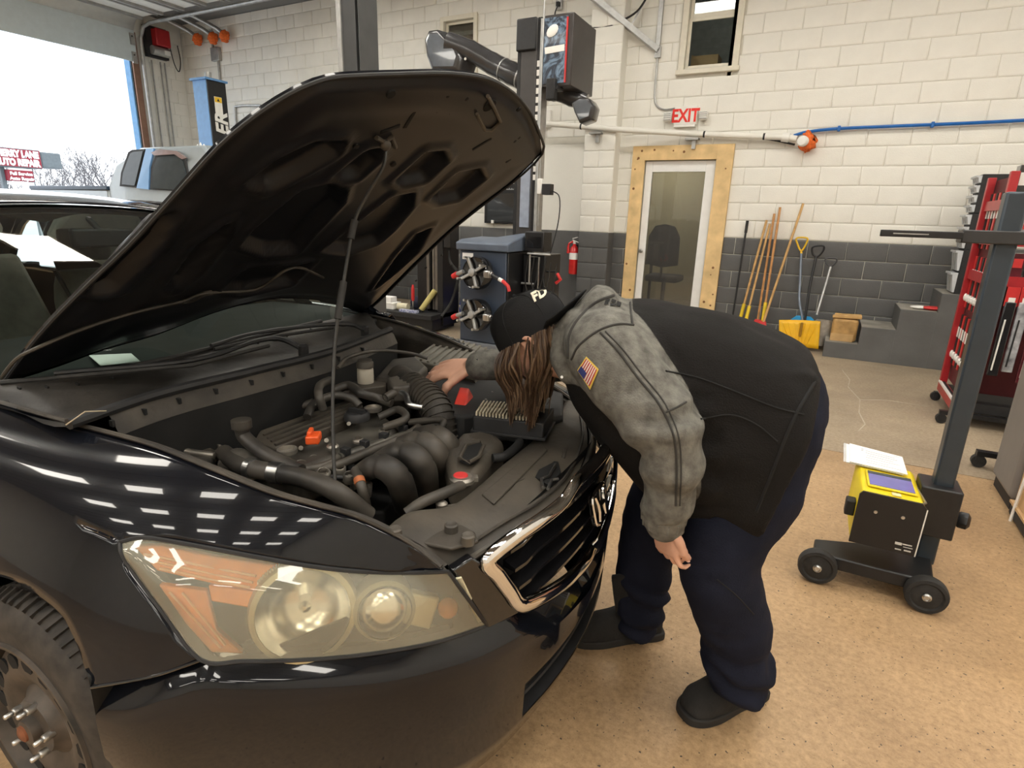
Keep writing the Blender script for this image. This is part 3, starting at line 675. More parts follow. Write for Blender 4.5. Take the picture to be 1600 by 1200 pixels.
for x, y, rz in ((0, .868, PI), (-2.72, -.868, 0), (-2.72, .868, PI)):
    dup(w0, (x, y, .305), rz, parent=car)

# ---- hood, hinged at its rear edge
HTH = math.radians(37); HP = Vector((-.42, 0, .95)); HNV = Vector((-math.sin(HTH), 0, math.cos(HTH)))
def H(px, py, e=0.): return Kplane(px, py, HP+HNV*e, HNV)
def resample(P, n):
    L = [0]
    for a, b in zip(P, P[1:]): L.append(L[-1]+(b-a).length)
    out = []; j = 0
    for i in range(n):
        t = L[-1]*i/(n-1)
        while j < len(L)-2 and L[j+1] < t: j += 1
        out.append(P[j].lerp(P[j+1], min(1, (t-L[j])/max(L[j+1]-L[j], 1e-9))))
    return out
def coons(bot, top, lef, rig, n, k):
    B, T_, L_, R_ = (resample(spl(c, 8), q_) for c, q_ in ((bot, n), (top, n), (lef, k), (rig, k))); out = []
    for j in range(k):
        v = j/(k-1); row = []
        for i in range(n):
            u = i/(n-1); p = B[i]*(1-v)+T_[i]*v+L_[j]*(1-u)+R_[j]*u-(B[0]*(1-u)*(1-v)+B[-1]*u*(1-v)+T_[0]*(1-u)*v+T_[-1]*u*v); row.append(p)
        out.append(row)
    return out
near_e = [H(*p) for p in ((0, 600), (60, 520), (130, 447), (200, 380), (270, 303), (340, 225), (400, 175), (450, 143), (490, 125))]
far_e = [H(*p) for p in ((566, 489), (590, 470), (620, 440), (660, 400), (700, 362), (745, 325), (800, 283), (846, 238))]
front_e = [H(*p) for p in ((490, 125), (520, 117), (560, 114), (620, 112), (700, 111), (760, 120), (800, 142), (826, 172), (841, 205), (846, 238))]
rear_e = [H(*p) for p in ((0, 600), (86, 573), (161, 546), (236, 525), (274, 511), (322, 492), (387, 473), (446, 465), (510, 471), (566, 489))]
NU, NV = 110, 110
flat = coons(rear_e, front_e, near_e, far_e, NU, NV)
crop = lambda pts: [Vector((0, 0, 0))+H(x*.5375, y*.5375+100) for x, y in pts]
hu = Vector((math.cos(HTH), 0, math.sin(HTH)))
def uv(p): q_ = p-HP; return (q_.dot(hu), p.y)
POCK = [[(690, 510), (730, 460), (860, 350), (940, 330), (985, 350), (975, 390), (900, 470), (850, 530), (760, 535)], [(930, 525), (1000, 470), (1130, 370), (1190, 358), (1188, 400), (1130, 470), (1090, 505), (1000, 535)],
 [(700, 320), (790, 250), (900, 205), (980, 203), (965, 240), (860, 300), (770, 345)], [(960, 305), (1050, 232), (1090, 225), (1085, 262), (1030, 312), (985, 318)], [(1140, 320), (1225, 240), (1280, 235), (1290, 265), (1230, 322), (1160, 337)],
 [(1245, 375), (1320, 300), (1390, 288), (1402, 318), (1330, 378), (1270, 390)], [(1080, 640), (1150, 540), (1200, 480), (1245, 462), (1205, 530), (1140, 590)], [(480, 620), (560, 500), (650, 440), (640, 490), (560, 590), (500, 640)], [(250, 660), (420, 470), (500, 420), (460, 500), (330, 640)], [(640, 640), (700, 580), (850, 570), (900, 560), (840, 620), (700, 650)]]
PUV = [[uv(p) for p in crop(q_)] for q_ in POCK]
def sdf(P, x, y):
    d = 1e9; inside = False; n = len(P); j = n-1
    for i in range(n):
        xi, yi = P[i]; xj, yj = P[j]; ex, ey = xj-xi, yj-yi; wx, wy = x-xi, y-yi
        t = max(0, min(1, (wx*ex+wy*ey)/(ex*ex+ey*ey+1e-12))); d = min(d, (wx-ex*t)**2+(wy-ey*t)**2)
        if (yi > y) != (yj > y) and x < (xj-xi)*(y-yi)/(yj-yi)+xi: inside = not inside
        j = i
    d = math.sqrt(d); return -d if inside else d
def sm(a, b, x): t = max(0, min(1, (x-a)/(b-a))); return t*t*(3-2*t)
inner = []
for j, row in enumerate(flat):
    r_ = []
    for i, p in enumerate(row):
        x, y = uv(p); e = min(i, NU-1-i, j, NV-1-j)/(NU-1)
        d = min(sdf(P, x, y) for P in PUV)
        h = .026*(1-sm(-.016, .004, d))-.009*(1-sm(.0, .022, abs(d-.014)))     # pocket and its raised rim
        h += -.016*sm(.012, .05, e)                                          # inner panel stands proud of the edge flange
        h += .012*math.sin(x*4.5)*0+.010*(1-sm(.0, .05, abs(e-.10)))*(-.4)
        r_.append(p+HNV*h)
    inner.append(r_)
hood = bpy.data.objects.new('hood', None); COL.objects.link(hood); hood.parent = car
m = MB(); m.grid(inner); cb(m, 'hood_inner_panel', M_under, hood, smooth=60)
outer = []
for j, row in enumerate(flat[::3]+[flat[-1]]):
    v = min(j*3, NV-1)/(NV-1); r_ = []
    for i, p in enumerate(row[::3]+[row[-1]]):
        u = min(i*3, NU-1)/(NU-1); b = (1-(2*u-1)**2); c_ = 1-(2*v-1)**4
        r_.append(p+HNV*(.005+.040*b*max(0, c_)**.8))
    outer.append(r_)
edge_in = [inner[0], [r_[-1] for r_ in inner], list(reversed(inner[-1])), [r_[0] for r_ in reversed(inner)]]
m = MB(); m.grid(outer)
loop_o = outer[0][:-1]+[r_[-1] for r_ in outer][:-1]+list(reversed(outer[-1]))[:-1]+[r_[0] for r_ in reversed(outer)][:-1]
loop_i = [p-HNV*.008 for p in loop_o]; m.loft([loop_o, loop_i], cap=False); cb(m, 'hood_skin', M_paint, hood, smooth=60)
m = MB(); m.tube(spl([p-HNV*.006 for p in near_e+front_e[1:]+list(reversed(far_e))[1:]], 3), .0045, 6); cb(m, 'hood_hem', M_blackm, hood)
m = MB(); m.tube(spl([H(*p, -.022) for p in ((2, 590), (25, 562), (55, 545), (135, 512), (215, 487), (285, 471), (322, 458), (400, 452), (445, 423), (472, 419), (505, 434))], 5), .0045, 7); cb(m, 'washer_hose', M_hose, hood)
m = MB(); m.tube(spl([H(*p, -.02) for p in ((285, 471), (300, 468), (318, 459), (330, 457))], 4), .008, 7); cb(m, 'hose_clip', M_hose, hood)
for a, b in (((650, 170), (632, 200)), ((700, 149), (682, 176)), ((732, 152), (700, 178)), ((768, 216), (738, 234)), ((813, 214), (800, 222)), ((810, 240), (790, 254)), ((594, 207), (625, 196))):
    m = MB(); m.bar(H(*a, -.016), H(*b, -.016), .012, .004, up=HNV); cb(m, 'stamped_slot', M_dark, hood, bevel=.003)
for p, r_ in (((610, 146), .012), ((810, 170), .008), ((803, 220), .008), ((764, 164), .022), ((556, 228), .008), ((614, 256), .009), ((690, 398), .007), ((704, 414), .007), ((665, 418), .006), ((650, 438), .006)):
    m = MB(); m.lathe([(r_, 0), (r_*.9, .004), (r_*.2, .0045)], H(*p, -.0155), -HNV, 14); cb(m, 'stamped_hole', M_dark, hood)
m = MB(); m.tube([H(*p, -.024) for p in ((762, 150), (772, 168), (782, 190), (768, 204), (758, 203), (745, 178))], .005, 7); cb(m, 'hood_striker', M_dust2, hood)
m = MB(); m.tube([H(*p, -.02) for p in ((588, 215), (600, 222), (612, 214), (618, 230))], .006, 7); m.ball(H(602, 226, -.024), .014); cb(m, 'prop_socket', M_hose, hood)

# ---- prop rod
pr0 = K(525, 786, 2, .775); pr1 = H(603, 233, -.03)
PR = [(525, 786), (521, 700), (520, 620), (524, 530), (537, 440), (553, 350), (571, 309), (598, 262), (603, 233)]
PP = [pr0]+[K(a, b, 1, lerp(pr0.y, pr1.y, (786-b)/553)) for a, b in PR[1:-1]]+[pr1]
m = MB(); m.tube(spl(PP, 6), .0042, 8); prod = cb(m, 'prop_rod', mat('prop_rod_black', (.03, .029, .027), .4, .3, var=.3))
for a, b in ((3.35, 4.05), (4.7, 5.15)):
    S_ = spl(PP, 20); m = MB(); m.tube(S_[int(a*20):int(b*20)], .0085, 10); cb(m, 'rod_grip', M_rubber, prod)
# ---- engine bay shell: aprons, firewall, slam panel
near_in = spl(g_top, 4)
m = MB(); m.grid([near_in, [p+Vector((0, .022, -.004)) for p in near_in], [p+Vector((0, .040, -.030)) for p in near_in], [p+Vector((-.01, .055, -.16)) for p in near_in], [Vector((p.x, p.y+.06, .28)) for p in near_in]]); cb(m, 'near_apron', M_dust)
fg = [Vector(p) for p in ((-.50, .70, .955), (-.30, .69, .95), (-.12, .672, .935), (.08, .642, .908), (.26, .606, .875), (.5, .565, .835), (.68, .515, .785), (.80, .45, .722))]
fs = spl(fg, 5)
m = MB(); m.grid([[p+Vector((0, -.035, -.30)) for p in fs], [p+Vector((0, -.03, -.05)) for p in fs], [p+Vector((0, -.018, -.012)) for p in fs], fs]); cb(m, 'far_apron', M_dust)
out_f = [Vector(p) for p in ((-.55, .86, .86), (-.30, .87, .85), (-.12, .865, .83), (.08, .85, .80), (.26, .81, .775), (.5, .70, .755), (.68, .60, .74), (.80, .47, .70))]
low_f = [Vector(p) for p in ((-.55, .89, .62), (-.30, .90, .66), (-.12, .90, .64), (.08, .90, .62), (.28, .872, .55), (.49, .79, .59), (.70, .64, .59), (.86, .455, .60))]
m = MB(); m.grid(net([fg, [a.lerp(b, .5)+Vector((0, .02, .02)) for a, b in zip(fg, out_f)], out_f, low_f], 5, 4)); cb(m, 'fender', M_paint, solid=.006, smooth=60)
m = MB(); m.tube([p+Vector((0, -.006, .004)) for p in fs], .006, 6); cb(m, 'gutter_edge', M_dust)
m = MB(); m.b2((-.25, -.50, .20), (.66, .52, .24)); cb(m, 'undertray', M_bay)

cA = [K(*p) for p in ((-160, 610, 2, .953), (0, 600, 2, .968), (120, 588, 2, .975), (260, 562, 2, .98), (400, 527, 2, .98), (500, 503, 2, .975), (572, 487, 2, .965))]
cB = [K(*p) for p in ((-90, 606, 2, .957), (20, 640, 2, .953), (108, 667, 2, .950), (250, 619, 2, .957), (400, 582, 2, .96), (520, 551, 2, .955), (610, 517, 2, .945))]
cM = [a.lerp(b, .5)+Vector((0, 0, -.028)) for a, b in zip(cA, cB)]
m = MB(); m.grid(net([cA, [a.lerp(b, .25)+Vector((0, 0, -.006)) for a, b in zip(cA, cB)], cM, [a.lerp(b, .8)+Vector((0, 0, -.016)) for a, b in zip(cA, cB)], cB], 5, 3)); cowl = cb(m, 'cowl_panel', M_cowl, smooth=60)
cBs = spl(cB[2:], 8)
m = MB(); m.tube([p+Vector((0, 0, .006)) for p in cBs], .0125, 8); cb(m, 'cowl_seal', M_blackm)
m = MB(); S3 = spl(cB[2:], 5)[2:]; m.grid([S3, [p+Vector((.016, 0, -.012)) for p in S3], [p+Vector((.034, 0, -.046)) for p in S3]]); cb(m, 'cowl_front_panel', M_dust)
m = MB(); m.grid([[p+Vector((.033, 0, -.044)) for p in S3], [p+Vector((.030, 0, -.12)) for p in S3], [p+Vector((.0, 0, -.70)) for p in S3]]); cb(m, 'firewall', M_bay)
for k in range(3, len(cBs)-3, 3):
    p = cBs[k]+Vector((.022, 0, -.012)); m = MB(); m.b2(p-Vector((.006, .003, .012)), p+Vector((.006, .003, .002))); cb(m, 'panel_clip', M_bay, cowl)
m = MB(); m.tube([p+Vector((.006, 0, .004)) for p in spl(cA[1:-1], 5)], .007, 7); cb(m, 'windshield_seal', M_rubber)
for k in range(2, 26, 2):
    S4 = spl([a.lerp(b, .16) for a, b in zip(cA, cB)], 5); p = S4[min(k, len(S4)-1)]; m = MB(); m.bar(p+Vector((0, 0, .0)), p+Vector((.012, 0, -.002)), .004, .006); cb(m, 'cowl_rib', M_bay, cowl)
# wipers
def wiper(pts, zz, lab):
    P = spl([K(a, b, 2, z) for (a, b), z in zip(pts, zz)], 6); m = MB(); m.tube(P, [.010, .008, .006, .006], 6); w = cb(m, 'wiper_arm', M_blackm)
    return w, P
w1, P1 = wiper([(478, 547), (440, 530), (400, 533), (300, 563), (85, 583)], (.975, .995, 1.0, 1.005, 1.0), 0)
m = MB(); m.tube([K(90, 590, 2, .995), K(300, 571, 2, .998), K(420, 540, 2, .998)], .006, 6); cb(m, 'wiper_blade', M_rubber, w1)
m = MB(); m.lathe([(.016, -.02), (.016, .012), (.010, .018)], K(474, 546, 2, .975), (0, 0, 1), 14); cb(m, 'wiper_pivot', M_blackm, w1)
w2, P2 = wiper([(572, 516), (548, 507), (500, 508), (400, 520), (330, 540)], (.97, .985, .995, 1.0, 1.0), 0)
m = MB(); m.tube([K(335, 546, 2, .99), K(420, 527, 2, .992), (K(520, 512, 2, .99))], .006, 6); cb(m, 'wiper_blade', M_rubber, w2)
m = MB(); m.lathe([(.016, -.02), (.016, .012), (.010, .018)], K(570, 516, 2, .965), (0, 0, 1), 14); cb(m, 'wiper_pivot', M_blackm, w2)

# slam panel (front cover behind the grille)
sfm = [KB(*p, -.03) for p in ((704, 886), (745, 862), (803, 824), (845, 799), (880, 770))]; zf_ = sfm[-1].z
sfm += [K(a, b, 2, zf_+.004) for a, b in ((903, 738), (914, 710), (918, 688), (915, 662), (905, 636))]
si_all = [K(*p) for p in ((602, 828, 2, .80), (640, 800, 2, .785), (705, 790, 2, .775), (752, 757, 2, .775), (792, 722, 2, .775), (832, 690, 2, .775), (852, 670, 2, .775), (868, 652, 2, .775), (880, 636, 2, .775), (886, 622, 2, .775))]
smid = [a.lerp(b, .5)+Vector((0, 0, .012)) for a, b in zip(sfm, si_all)]
m = MB(); m.grid(net([sfm, [a.lerp(b, .18)+Vector((0, 0, .006)) for a, b in zip(sfm, si_all)], smid, si_all, [p+Vector((-.02, 0, -.05)) for p in si_all]], 5, 4)); slam = cb(m, 'slam_panel', M_dust2, smooth=60)
lipc = spl([p+Vector((.012, 0, .004)) for p in sfm], 5)
m = MB(); m.tube(lipc, .007, 7); cb(m, 'slam_edge_seal', M_hose)
m = MB(); m.tube([p+Vector((-.028, 0, .010)) for p in lipc[4:-4]], .004, 6); cb(m, 'slam_ridge', M_dust, slam)
def onslam(px, py, z=.765): return K(px, py, 2, z)
for a, b in ((705, 824), (731, 841), (617, 831)):
    m = MB(); m.lathe([(.014, -.012), (.014, .006), (.011, .009), (.004, .007)], onslam(a, b, .782 if a > 650 else .80), (0, 0, 1), 16); cb(m, 'push_clip', M_hose, slam)
P = [onslam(a, b, .768) for a, b in ((836, 752), (850, 724), (872, 728), (876, 744), (858, 766))]; m = MB(); m.prism(P, (0, 0, .012)); cb(m, 'latch_opening', M_dark, slam)
m = MB(); m.tube([onslam(a, b, .785) for a, b in ((848, 762), (846, 748), (858, 744), (868, 726))], .004, 7); m.tube([onslam(a, b, .785) for a, b in ((856, 764), (862, 750), (872, 748))], .004, 7); cb(m, 'hood_latch', M_steel, slam)
for a, b in (((793, 748), (812, 742)), ((800, 756), (818, 748)), ((880, 655), (897, 668)), ((884, 700), (880, 716)), ((838, 700), (862, 712))):
    m = MB(); m.bar(onslam(*a, .778), onslam(*b, .778), .010, .006); cb(m, 'embossed_ridge', M_dust, slam, bevel=.002)
P = [onslam(a, b, .779) for a, b in ((752, 775), (846, 696), (856, 706), (772, 790))]; m = MB(); m.prism(P, (0, 0, .006)); cb(m, 'slam_step', M_dust2, slam, bevel=.003)
P = [onslam(a, b, .765) for a, b in ((655, 852), (698, 812), (742, 836), (748, 850), (705, 862))]; m = MB(); m.prism(P, (0, 0, .008)); cb(m, 'slam_step', M_dust2, slam, bevel=.003)

# ---- engine
eng = bpy.data.objects.new('engine', None); COL.objects.link(eng); eng.parent = car
def E_(m, name, ma, **k): return cb(m, name, ma, eng, **k)
def tub(name, pts, z, r, ma, n=10, sp=5):
    zz = z if isinstance(z, (list, tuple)) else [z]*len(pts)
    P = [K(a, b, 2, q_) for (a, b), q_ in zip(pts, zz)]; m = MB(); P = spl(P, sp); m.tube(P, r, n); return E_(m, name, ma, smooth=60), P
def slabpx(name, poly, z, h, ma, bev=.008, par=None):
    P = [K(a, b, 2, z) for a, b in poly]; m = MB(); m.prism(P, (0, 0, -h)); return cb(m, name, ma, par or eng, bevel=bev, seg=3)
# block and covers
slabpx('engine_block', [(385, 715), (560, 640), (680, 705), (600, 800), (470, 800)], .64, .36, M_bay)
vc = slabpx('valve_cover', [(394, 714), (422, 694), (560, 634), (596, 642), (628, 668), (596, 688), (458, 738), (414, 736)], .80, .10, M_vcover, .02)
ccp = slabpx('engine_cover', [(395, 690), (405, 672), (548, 622), (568, 632), (556, 648), (430, 698)], .832, .05, M_dust2, .008)
for k in range(4):
    a = (412+6*k, 680+5*k); b = (552+4*k, 628+5*k); m = MB(); m.bar(K(*a, 2, .834), K(*b, 2, .834), .007, .006); cb(m, 'cover_rib', M_dust, ccp)
o = K(558, 655, 2, .83); m = MB(); m.lathe([(.036, 0), (.036, .014), (.030, .022), (.028, .018), (.006, .020)], o, (0, 0, 1), 24); m.box(o+Vector((0, 0, .024)), (.05, .012, .014)); E_(m, 'oil_filler_cap', M_blackm)
o = K(583, 641, 2, .83); m = MB(); m.lathe([(.026, 0), (.026, .010), (.020, .012), (.018, .004), (.004, .004)], o, (0, 0, 1), 20); E_(m, 'cam_plug', M_alu)
o = K(449, 707, 2, .83); m = MB(); m.lathe([(.024, 0), (.024, .010), (.019, .012), (.017, .003), (.004, .003)], o, (0, 0, 1), 20); E_(m, 'cam_plug', M_alu)
o = K(490, 684, 2, .835); m = MB(); m.box(o, (.034, .046, .022), Matrix.Rotation(.6, 3, 'Z')); m.box(o+Vector((-.01, 0, .014)), (.012, .04, .014), Matrix.Rotation(.6, 3, 'Z')); E_(m, 'dipstick_handle', mat('orange_red_plastic', (.75, .10, .02), .4), bevel=.004)
for a, b in ((470, 700), (520, 672), (545, 662), (510, 688)):
    m = MB(); m.cyl(K(a, b, 2, .80), K(a, b, 2, .832), .006, n=8); E_(m, 'cover_bolt', M_alu)
# fuel rail, wiring, small hardware
tub('fuel_rail', [(531, 715), (585, 696), (642, 676)], .80, .012, M_vcover)
tub('wiring_loom', [(480, 738), (528, 726), (580, 704), (632, 682), (660, 662)], [.79, .80, .805, .805, .80], .011, M_hose)
tub('wiring_loom', [(420, 720), (450, 735), (505, 728), (528, 715)], .80, .010, M_hose)
for k in range(4):
    p = K(540+k*30, 713-k*12, 2, .80); m = MB(); m.cyl(p, p+Vector((.03, 0, -.05)), .011, n=10); m.box(p+Vector((0, 0, .014)), (.022, .018, .020)); E_(m, 'injector', M_blackm, bevel=.002)
# intake runners
for i, pts in enumerate(([(560, 742), (592, 728), (622, 748), (636, 790)], [(588, 722), (630, 706), (660, 728), (668, 772)], [(612, 702), (655, 690), (684, 712), (692, 750)], [(640, 684), (678, 680), (702, 700), (708, 730)])):
    P = spl([K(a, b, 2, z) for (a, b), z in zip(pts, (.775, .815, .785, .66))], 8); m = MB(); m.tube(P, [.024, .030, .033, .034], 18); E_(m, 'intake_runner', M_hose, smooth=60)
# hoses
h1, P = tub('radiator_hose', [(350, 708), (372, 724), (398, 733), (470, 746), (525, 768), (575, 806)], [.79, .805, .812, .81, .795, .72], .022, M_hose, 14)
for k in (9, 12):
    m = MB(); m.tube([P[k], P[k+1]], .026, 14); cb(m, 'hose_clamp', M_steel, h1)
tub('thermostat_elbow', [(356, 728), (372, 716), (392, 730)], [.77, .80, .808], .026, M_alu, 14)
tub('heater_hose', [(377, 668), (383, 684), (412, 708), (440, 722), (470, 736)], [.885, .86, .838, .825, .815], .017, M_hose, 12)
m = MB(); p = K(378, 668, 2, .885); m.tube([p, p+Vector((0, 0, .02))], .024, 14); E_(m, 'hose_end', M_hose)
tub('vacuum_hose', [(600, 668), (634, 654), (622, 640), (592, 652)], [.83, .85, .85, .83], .011, M_hose)
tub('vacuum_hose', [(640, 660), (688, 656), (690, 668), (664, 704), (656, 744)], [.81, .83, .82, .80, .76], .010, M_hose)
tub('vacuum_hose', [(615, 662), (640, 676), (668, 680), (690, 690)], [.81, .80, .79, .78], .009, M_hose)
tub('vacuum_hose', [(505, 640), (498, 618), (500, 602), (515, 594)], [.86, .90, .91, .90], .012, M_hose)
tub('vacuum_hose', [(480, 652), (490, 632), (520, 618), (548, 622), (562, 634)], [.85, .87, .88, .87, .85], .012, M_hose)
tub('vacuum_hose', [(520, 610), (545, 602), (565, 615), (590, 622), (612, 630)], [.88, .89, .88, .86, .85], .013, M_hose)
tub('vacuum_hose', [(440, 655), (455, 640), (490, 628)], [.80, .82, .84], .012, M_hose)
tub('brake_line', [(528, 575), (545, 558), (590, 548), (640, 552), (668, 560)], [.92, .94, .94, .92, .90], .006, M_hose)
cp_, P = tub('coolant_pipe', [(602, 622), (620, 612), (634, 618), (640, 632), (662, 637)], [.87, .88, .875, .86, .85], .0095, M_steel)
m = MB(); m.tube(P[:5], .013, 10); cb(m, 'pipe_grip', M_hose, cp_)
tub('throttle_cable', [(420, 735), (470, 750), (520, 745), (560, 752)], [.77, .78, .78, .76], .006, M_blackm)
# brackets and tensioner on the left end
for a, b, s in ((330, 712, .030), (300, 700, .038), (470, 736, .020), (530, 740, .016), (505, 748, .018), (545, 752, .014), (490, 726, .014)):
    o = K(a, b, 2, .775); m = MB(); m.lathe([(s, 0), (s, .02), (s*.7, .026), (s*.65, .012), (s*.2, .014)], o, (.3, -.2, 1), 14); m.box(o+Vector((.01, .01, -.01)), (s*1.6, s*1.1, .02), Matrix.Rotation(a, 3, 'Z')); E_(m, 'engine_bracket', M_alu, bevel=.002)
for a, b in ((352, 745), (420, 757), (455, 764), (552, 738), (574, 765)):
    o = K(a, b, 2, .74); m = MB(); m.lathe([(.012, -.02), (.012, .02), (.007, .026)], o, (random.uniform(-.5, .5), random.uniform(-.5, .5), 1), 8); m.box(o, (.03, .02, .02), Matrix.Rotation(a, 3, 'Z')); E_(m, 'sensor', M_alu)
slabpx('power_steering_bracket', [(255, 702), (300, 682), (335, 700), (330, 722), (300, 728)], .80, .06, M_hose, .01)
o = K(318, 690, 2, .80); m = MB(); m.lathe([(.045, -.03), (.045, .01), (.038, .014), (.03, .006), (.01, .008)], o, (.5, -.5, .7), 24); E_(m, 'pulley', M_alu)
tub('bay_pipe', [(250, 690), (290, 705), (335, 712)], [.83, .81, .80], .009, M_alu)
ch, P = tub('coolant_hose', [(556, 735), (562, 752), (568, 772), (574, 798)], [.80, .79, .765, .70], .012, M_hose)
m = MB(); m.tube(P[4:7], .0135, 10); cb(m, 'orange_band', mat('faded_orange', (.45, .14, .05), .6), ch)
for a, b, z in ((436, 716, .812), (520, 700, .815), (560, 690, .815), (600, 676, .812)):
    o = K(a, b, 2, z); m = MB(); m.lathe([(.015, 0), (.015, .006), (.010, .010), (.009, .002), (.002, .002)], o, (.1, -.1, 1), 14); E_(m, 'alloy_fitting', M_alu)
# coolant hose and radiator cap at the front
tub('overflow_hose', [(636, 802), (660, 785), (700, 768), (722, 758)], [.765, .785, .79, .785], .013, M_hose)
o = K(722, 752, 2, .785); m = MB(); m.lathe([(.030, 0), (.030, .008), (.024, .014), (.004, .015)], o, (0, 0, 1), 20); m.box(o+Vector((.018, .014, .006)), (.03, .02, .010), Matrix.Rotation(.6, 3, 'Z')); rc = E_(m, 'radiator_cap', M_alu)
m = MB(); m.lathe([(.018, .0145), (.016, .017), (.002, .017)], o+Vector((-.004, 0, 0)), (0, 0, 1), 16); cb(m, 'cap_label', M_redp, rc)
o = K(690, 794, 2, .76); m = MB(); m.lathe([(.012, 0), (.014, .012), (.008, .018)], o, (0, 0, 1), 10); m.bar(o, o+Vector((.03, .02, .005)), .008, .008); E_(m, 'drain_fitting', M_alu)
# intake duct, air box, battery side
d1, P = tub('intake_duct', [(625, 590), (645, 606), (668, 622), (684, 646), (690, 685), (684, 715)], [.87, .87, .86, .83, .76, .70], .044, M_dust, 18)
for k in range(4, len(P)-5, 1):
    m = MB(); m.tube([P[k].lerp(P[k+1], .35), P[k].lerp(P[k+1], .7)], .049, 18); cb(m, 'duct_corrugation', M_dust, d1)
slabpx('throttle_sensor', [(604, 590), (632, 583), (645, 590), (640, 603), (612, 604)], .90, .05, M_hose, .008)
slabpx('strut_brace', [(535, 600), (602, 592), (604, 602), (536, 612)], .875, .03, M_dust2, .004)
o = K(571, 588, 2, .895); br = None
m = MB(); m.lathe([(.024, -.05), (.026, .0), (.025, .025), (.022, .03)], o, (0, 0, 1), 22); br = E_(m, 'brake_fluid_reservoir', mat('yellowed_reservoir', (.36, .33, .27), .5, var=.15))
m = MB(); m.lathe([(.027, .03), (.027, .045), (.024, .050), (.022, .048), (.022, .055), (.005, .056)], o, (0, 0, 1), 22); cb(m, 'reservoir_cap', M_hose, br)
slabpx('master_cylinder', [(540, 598), (600, 582), (610, 590), (560, 612)], .85, .05, M_bay, .01)
slabpx('fuse_box', [(585, 590), (612, 560), (650, 556), (668, 572), (640, 600)], .885, .12, M_hose, .012)
# air box: lower case and ribbed lid tilted up
slabpx('air_box_case', [(640, 600), (690, 560), (800, 590), (810, 640), (720, 650), (660, 640)], .83, .22, M_bay, .012)
lid = [K(640, 562, 2, .865), K(697, 524, 2, .885), K(774, 548, 2, .885), K(742, 584, 2, .865)]
nl = (lid[1]-lid[0]).cross(lid[2]-lid[0]).normalized(); nl = nl if nl.z > 0 else -nl
M_lid = mat('dusty_grey_lid', (.15, .14, .115), .6, var=.2, scale=9)
m = MB(); m.prism(lid, -nl*.03); al = cb(m, 'air_box_lid', M_lid, bevel=.006)
for k in range(9):
    t = (k+.5)/9; a = lid[0].lerp(lid[3], t); b = lid[1].lerp(lid[2], t); m = MB(); m.bar(a.lerp(b, .03)+nl*.003, a.lerp(b, .97)+nl*.003, .011, .008, up=nl); cb(m, 'lid_rib', M_lid, al, bevel=.002)
m = MB(); m.hexa([p-nl*.03 for p in lid]+[p-nl*.034-Vector((0, 0, .006)) for p in lid]); cb(m, 'lid_skirt', M_dust2, al)
bt = slabpx('battery', [(735, 625), (790, 590), (880, 610), (880, 650), (820, 672)], .80, .20, M_bay, .01, car)
for a, b in ((770, 620), (800, 628), (830, 618), (785, 640), (812, 604), (760, 632)):
    o = K(a, b, 2, .812); m = MB(); m.lathe([(.014, 0), (.012, .016), (.006, .018)], o, (.1, .1, 1), 10); m.bar(o, o+Vector((.05, .01, .01)), .016, .012); cb(m, 'terminal', M_hose if a % 20 else M_alu, bt)
rt = [K(708, 632, 2, .83), K(718, 604, 2, .86), K(733, 606, 2, .86), K(727, 634, 2, .83)]
m = MB(); m.prism(rt, (.012, .01, -.03)); cb(m, 'positive_terminal_cover', mat('red_terminal', (.62, .05, .035), .4), bt, bevel=.005)
m = MB(); m.tube(spl([K(700, 640, 2, .80), K(730, 660, 2, .79), K(760, 680, 2, .77)], 4), .012, 10); cb(m, 'battery_cable', M_hose, bt)
# resonator with its dark intake mouth
rp = [K(a, b, 2, z) for a, b, z in ((694, 700, .80), (722, 672, .815), (768, 668, .80), (790, 690, .79), (768, 715, .785), (752, 735, .785), (738, 752, .78), (702, 742, .775))]
m = MB(); m.prism(rp, (0, 0, -.10)); rs = cb(m, 'air_intake_resonator', M_dust2, bevel=.022, seg=4)
mo = [K(a, b, 2, .806) for a, b in ((718, 716), (728, 696), (750, 690), (756, 696), (748, 714), (734, 722))]
m = MB(); m.prism(mo, (0, 0, -.012)); cb(m, 'intake_mouth', M_dark, rs, bevel=.003)
m = MB(); m.tube(mo, .0055, 7, closed=True); cb(m, 'mouth_lip', M_dust2, rs)
tub('loom_front', [(756, 690), (790, 682), (812, 690), (790, 712), (770, 716)], .785, .012, M_bay)

# ---- windshield, roof, cabin
wb0 = [Vector(p) for p in ((-.39, -.68, .962), (-.26, -.43, .974), (-.245, -.05, .978), (-.31, .33, .974), (-.39, .70, .958))]
wt0 = [Vector(p) for p in ((-1.02, -.56, 1.325), (-1.15, -.3, 1.372), (-1.18, 0, 1.385), (-1.15, .3, 1.372), (-1.02, .56, 1.325))]
wm0 = [a.lerp(b, .5)+Vector((.02, 0, .03)) for a, b in zip(wb0, wt0)]
m = MB(); m.grid(net([wb0, wm0, wt0], 5, 6)); cb(m, 'windshield', thin_glass('windshield_glass', (.72, .82, .78)), smooth=60)
m = MB(); m.grid(net([[p+Vector((.004, 0, .004)) for p in wt0], [p+Vector((-.07, 0, .014)) for p in wt0]], 5, 1)); cb(m, 'header_band', M_glossb)
rf = []
for x, z, w_ in ((-1.20, 1.392, .56), (-1.5, 1.437, .60), (-1.95, 1.448, .61), (-2.35, 1.425, .59), (-2.62, 1.375, .57)):
    rf.append([Vector((x+.10*abs(y)**2, y*w_, z-.055*abs(y)**2.4)) for y in (-1, -.75, -.4, 0, .4, .75, 1)])
m = MB(); m.grid(net(rf, 4, 4)); roof = cb(m, 'roof', M_paint, solid=.02, off=-1, smooth=60)
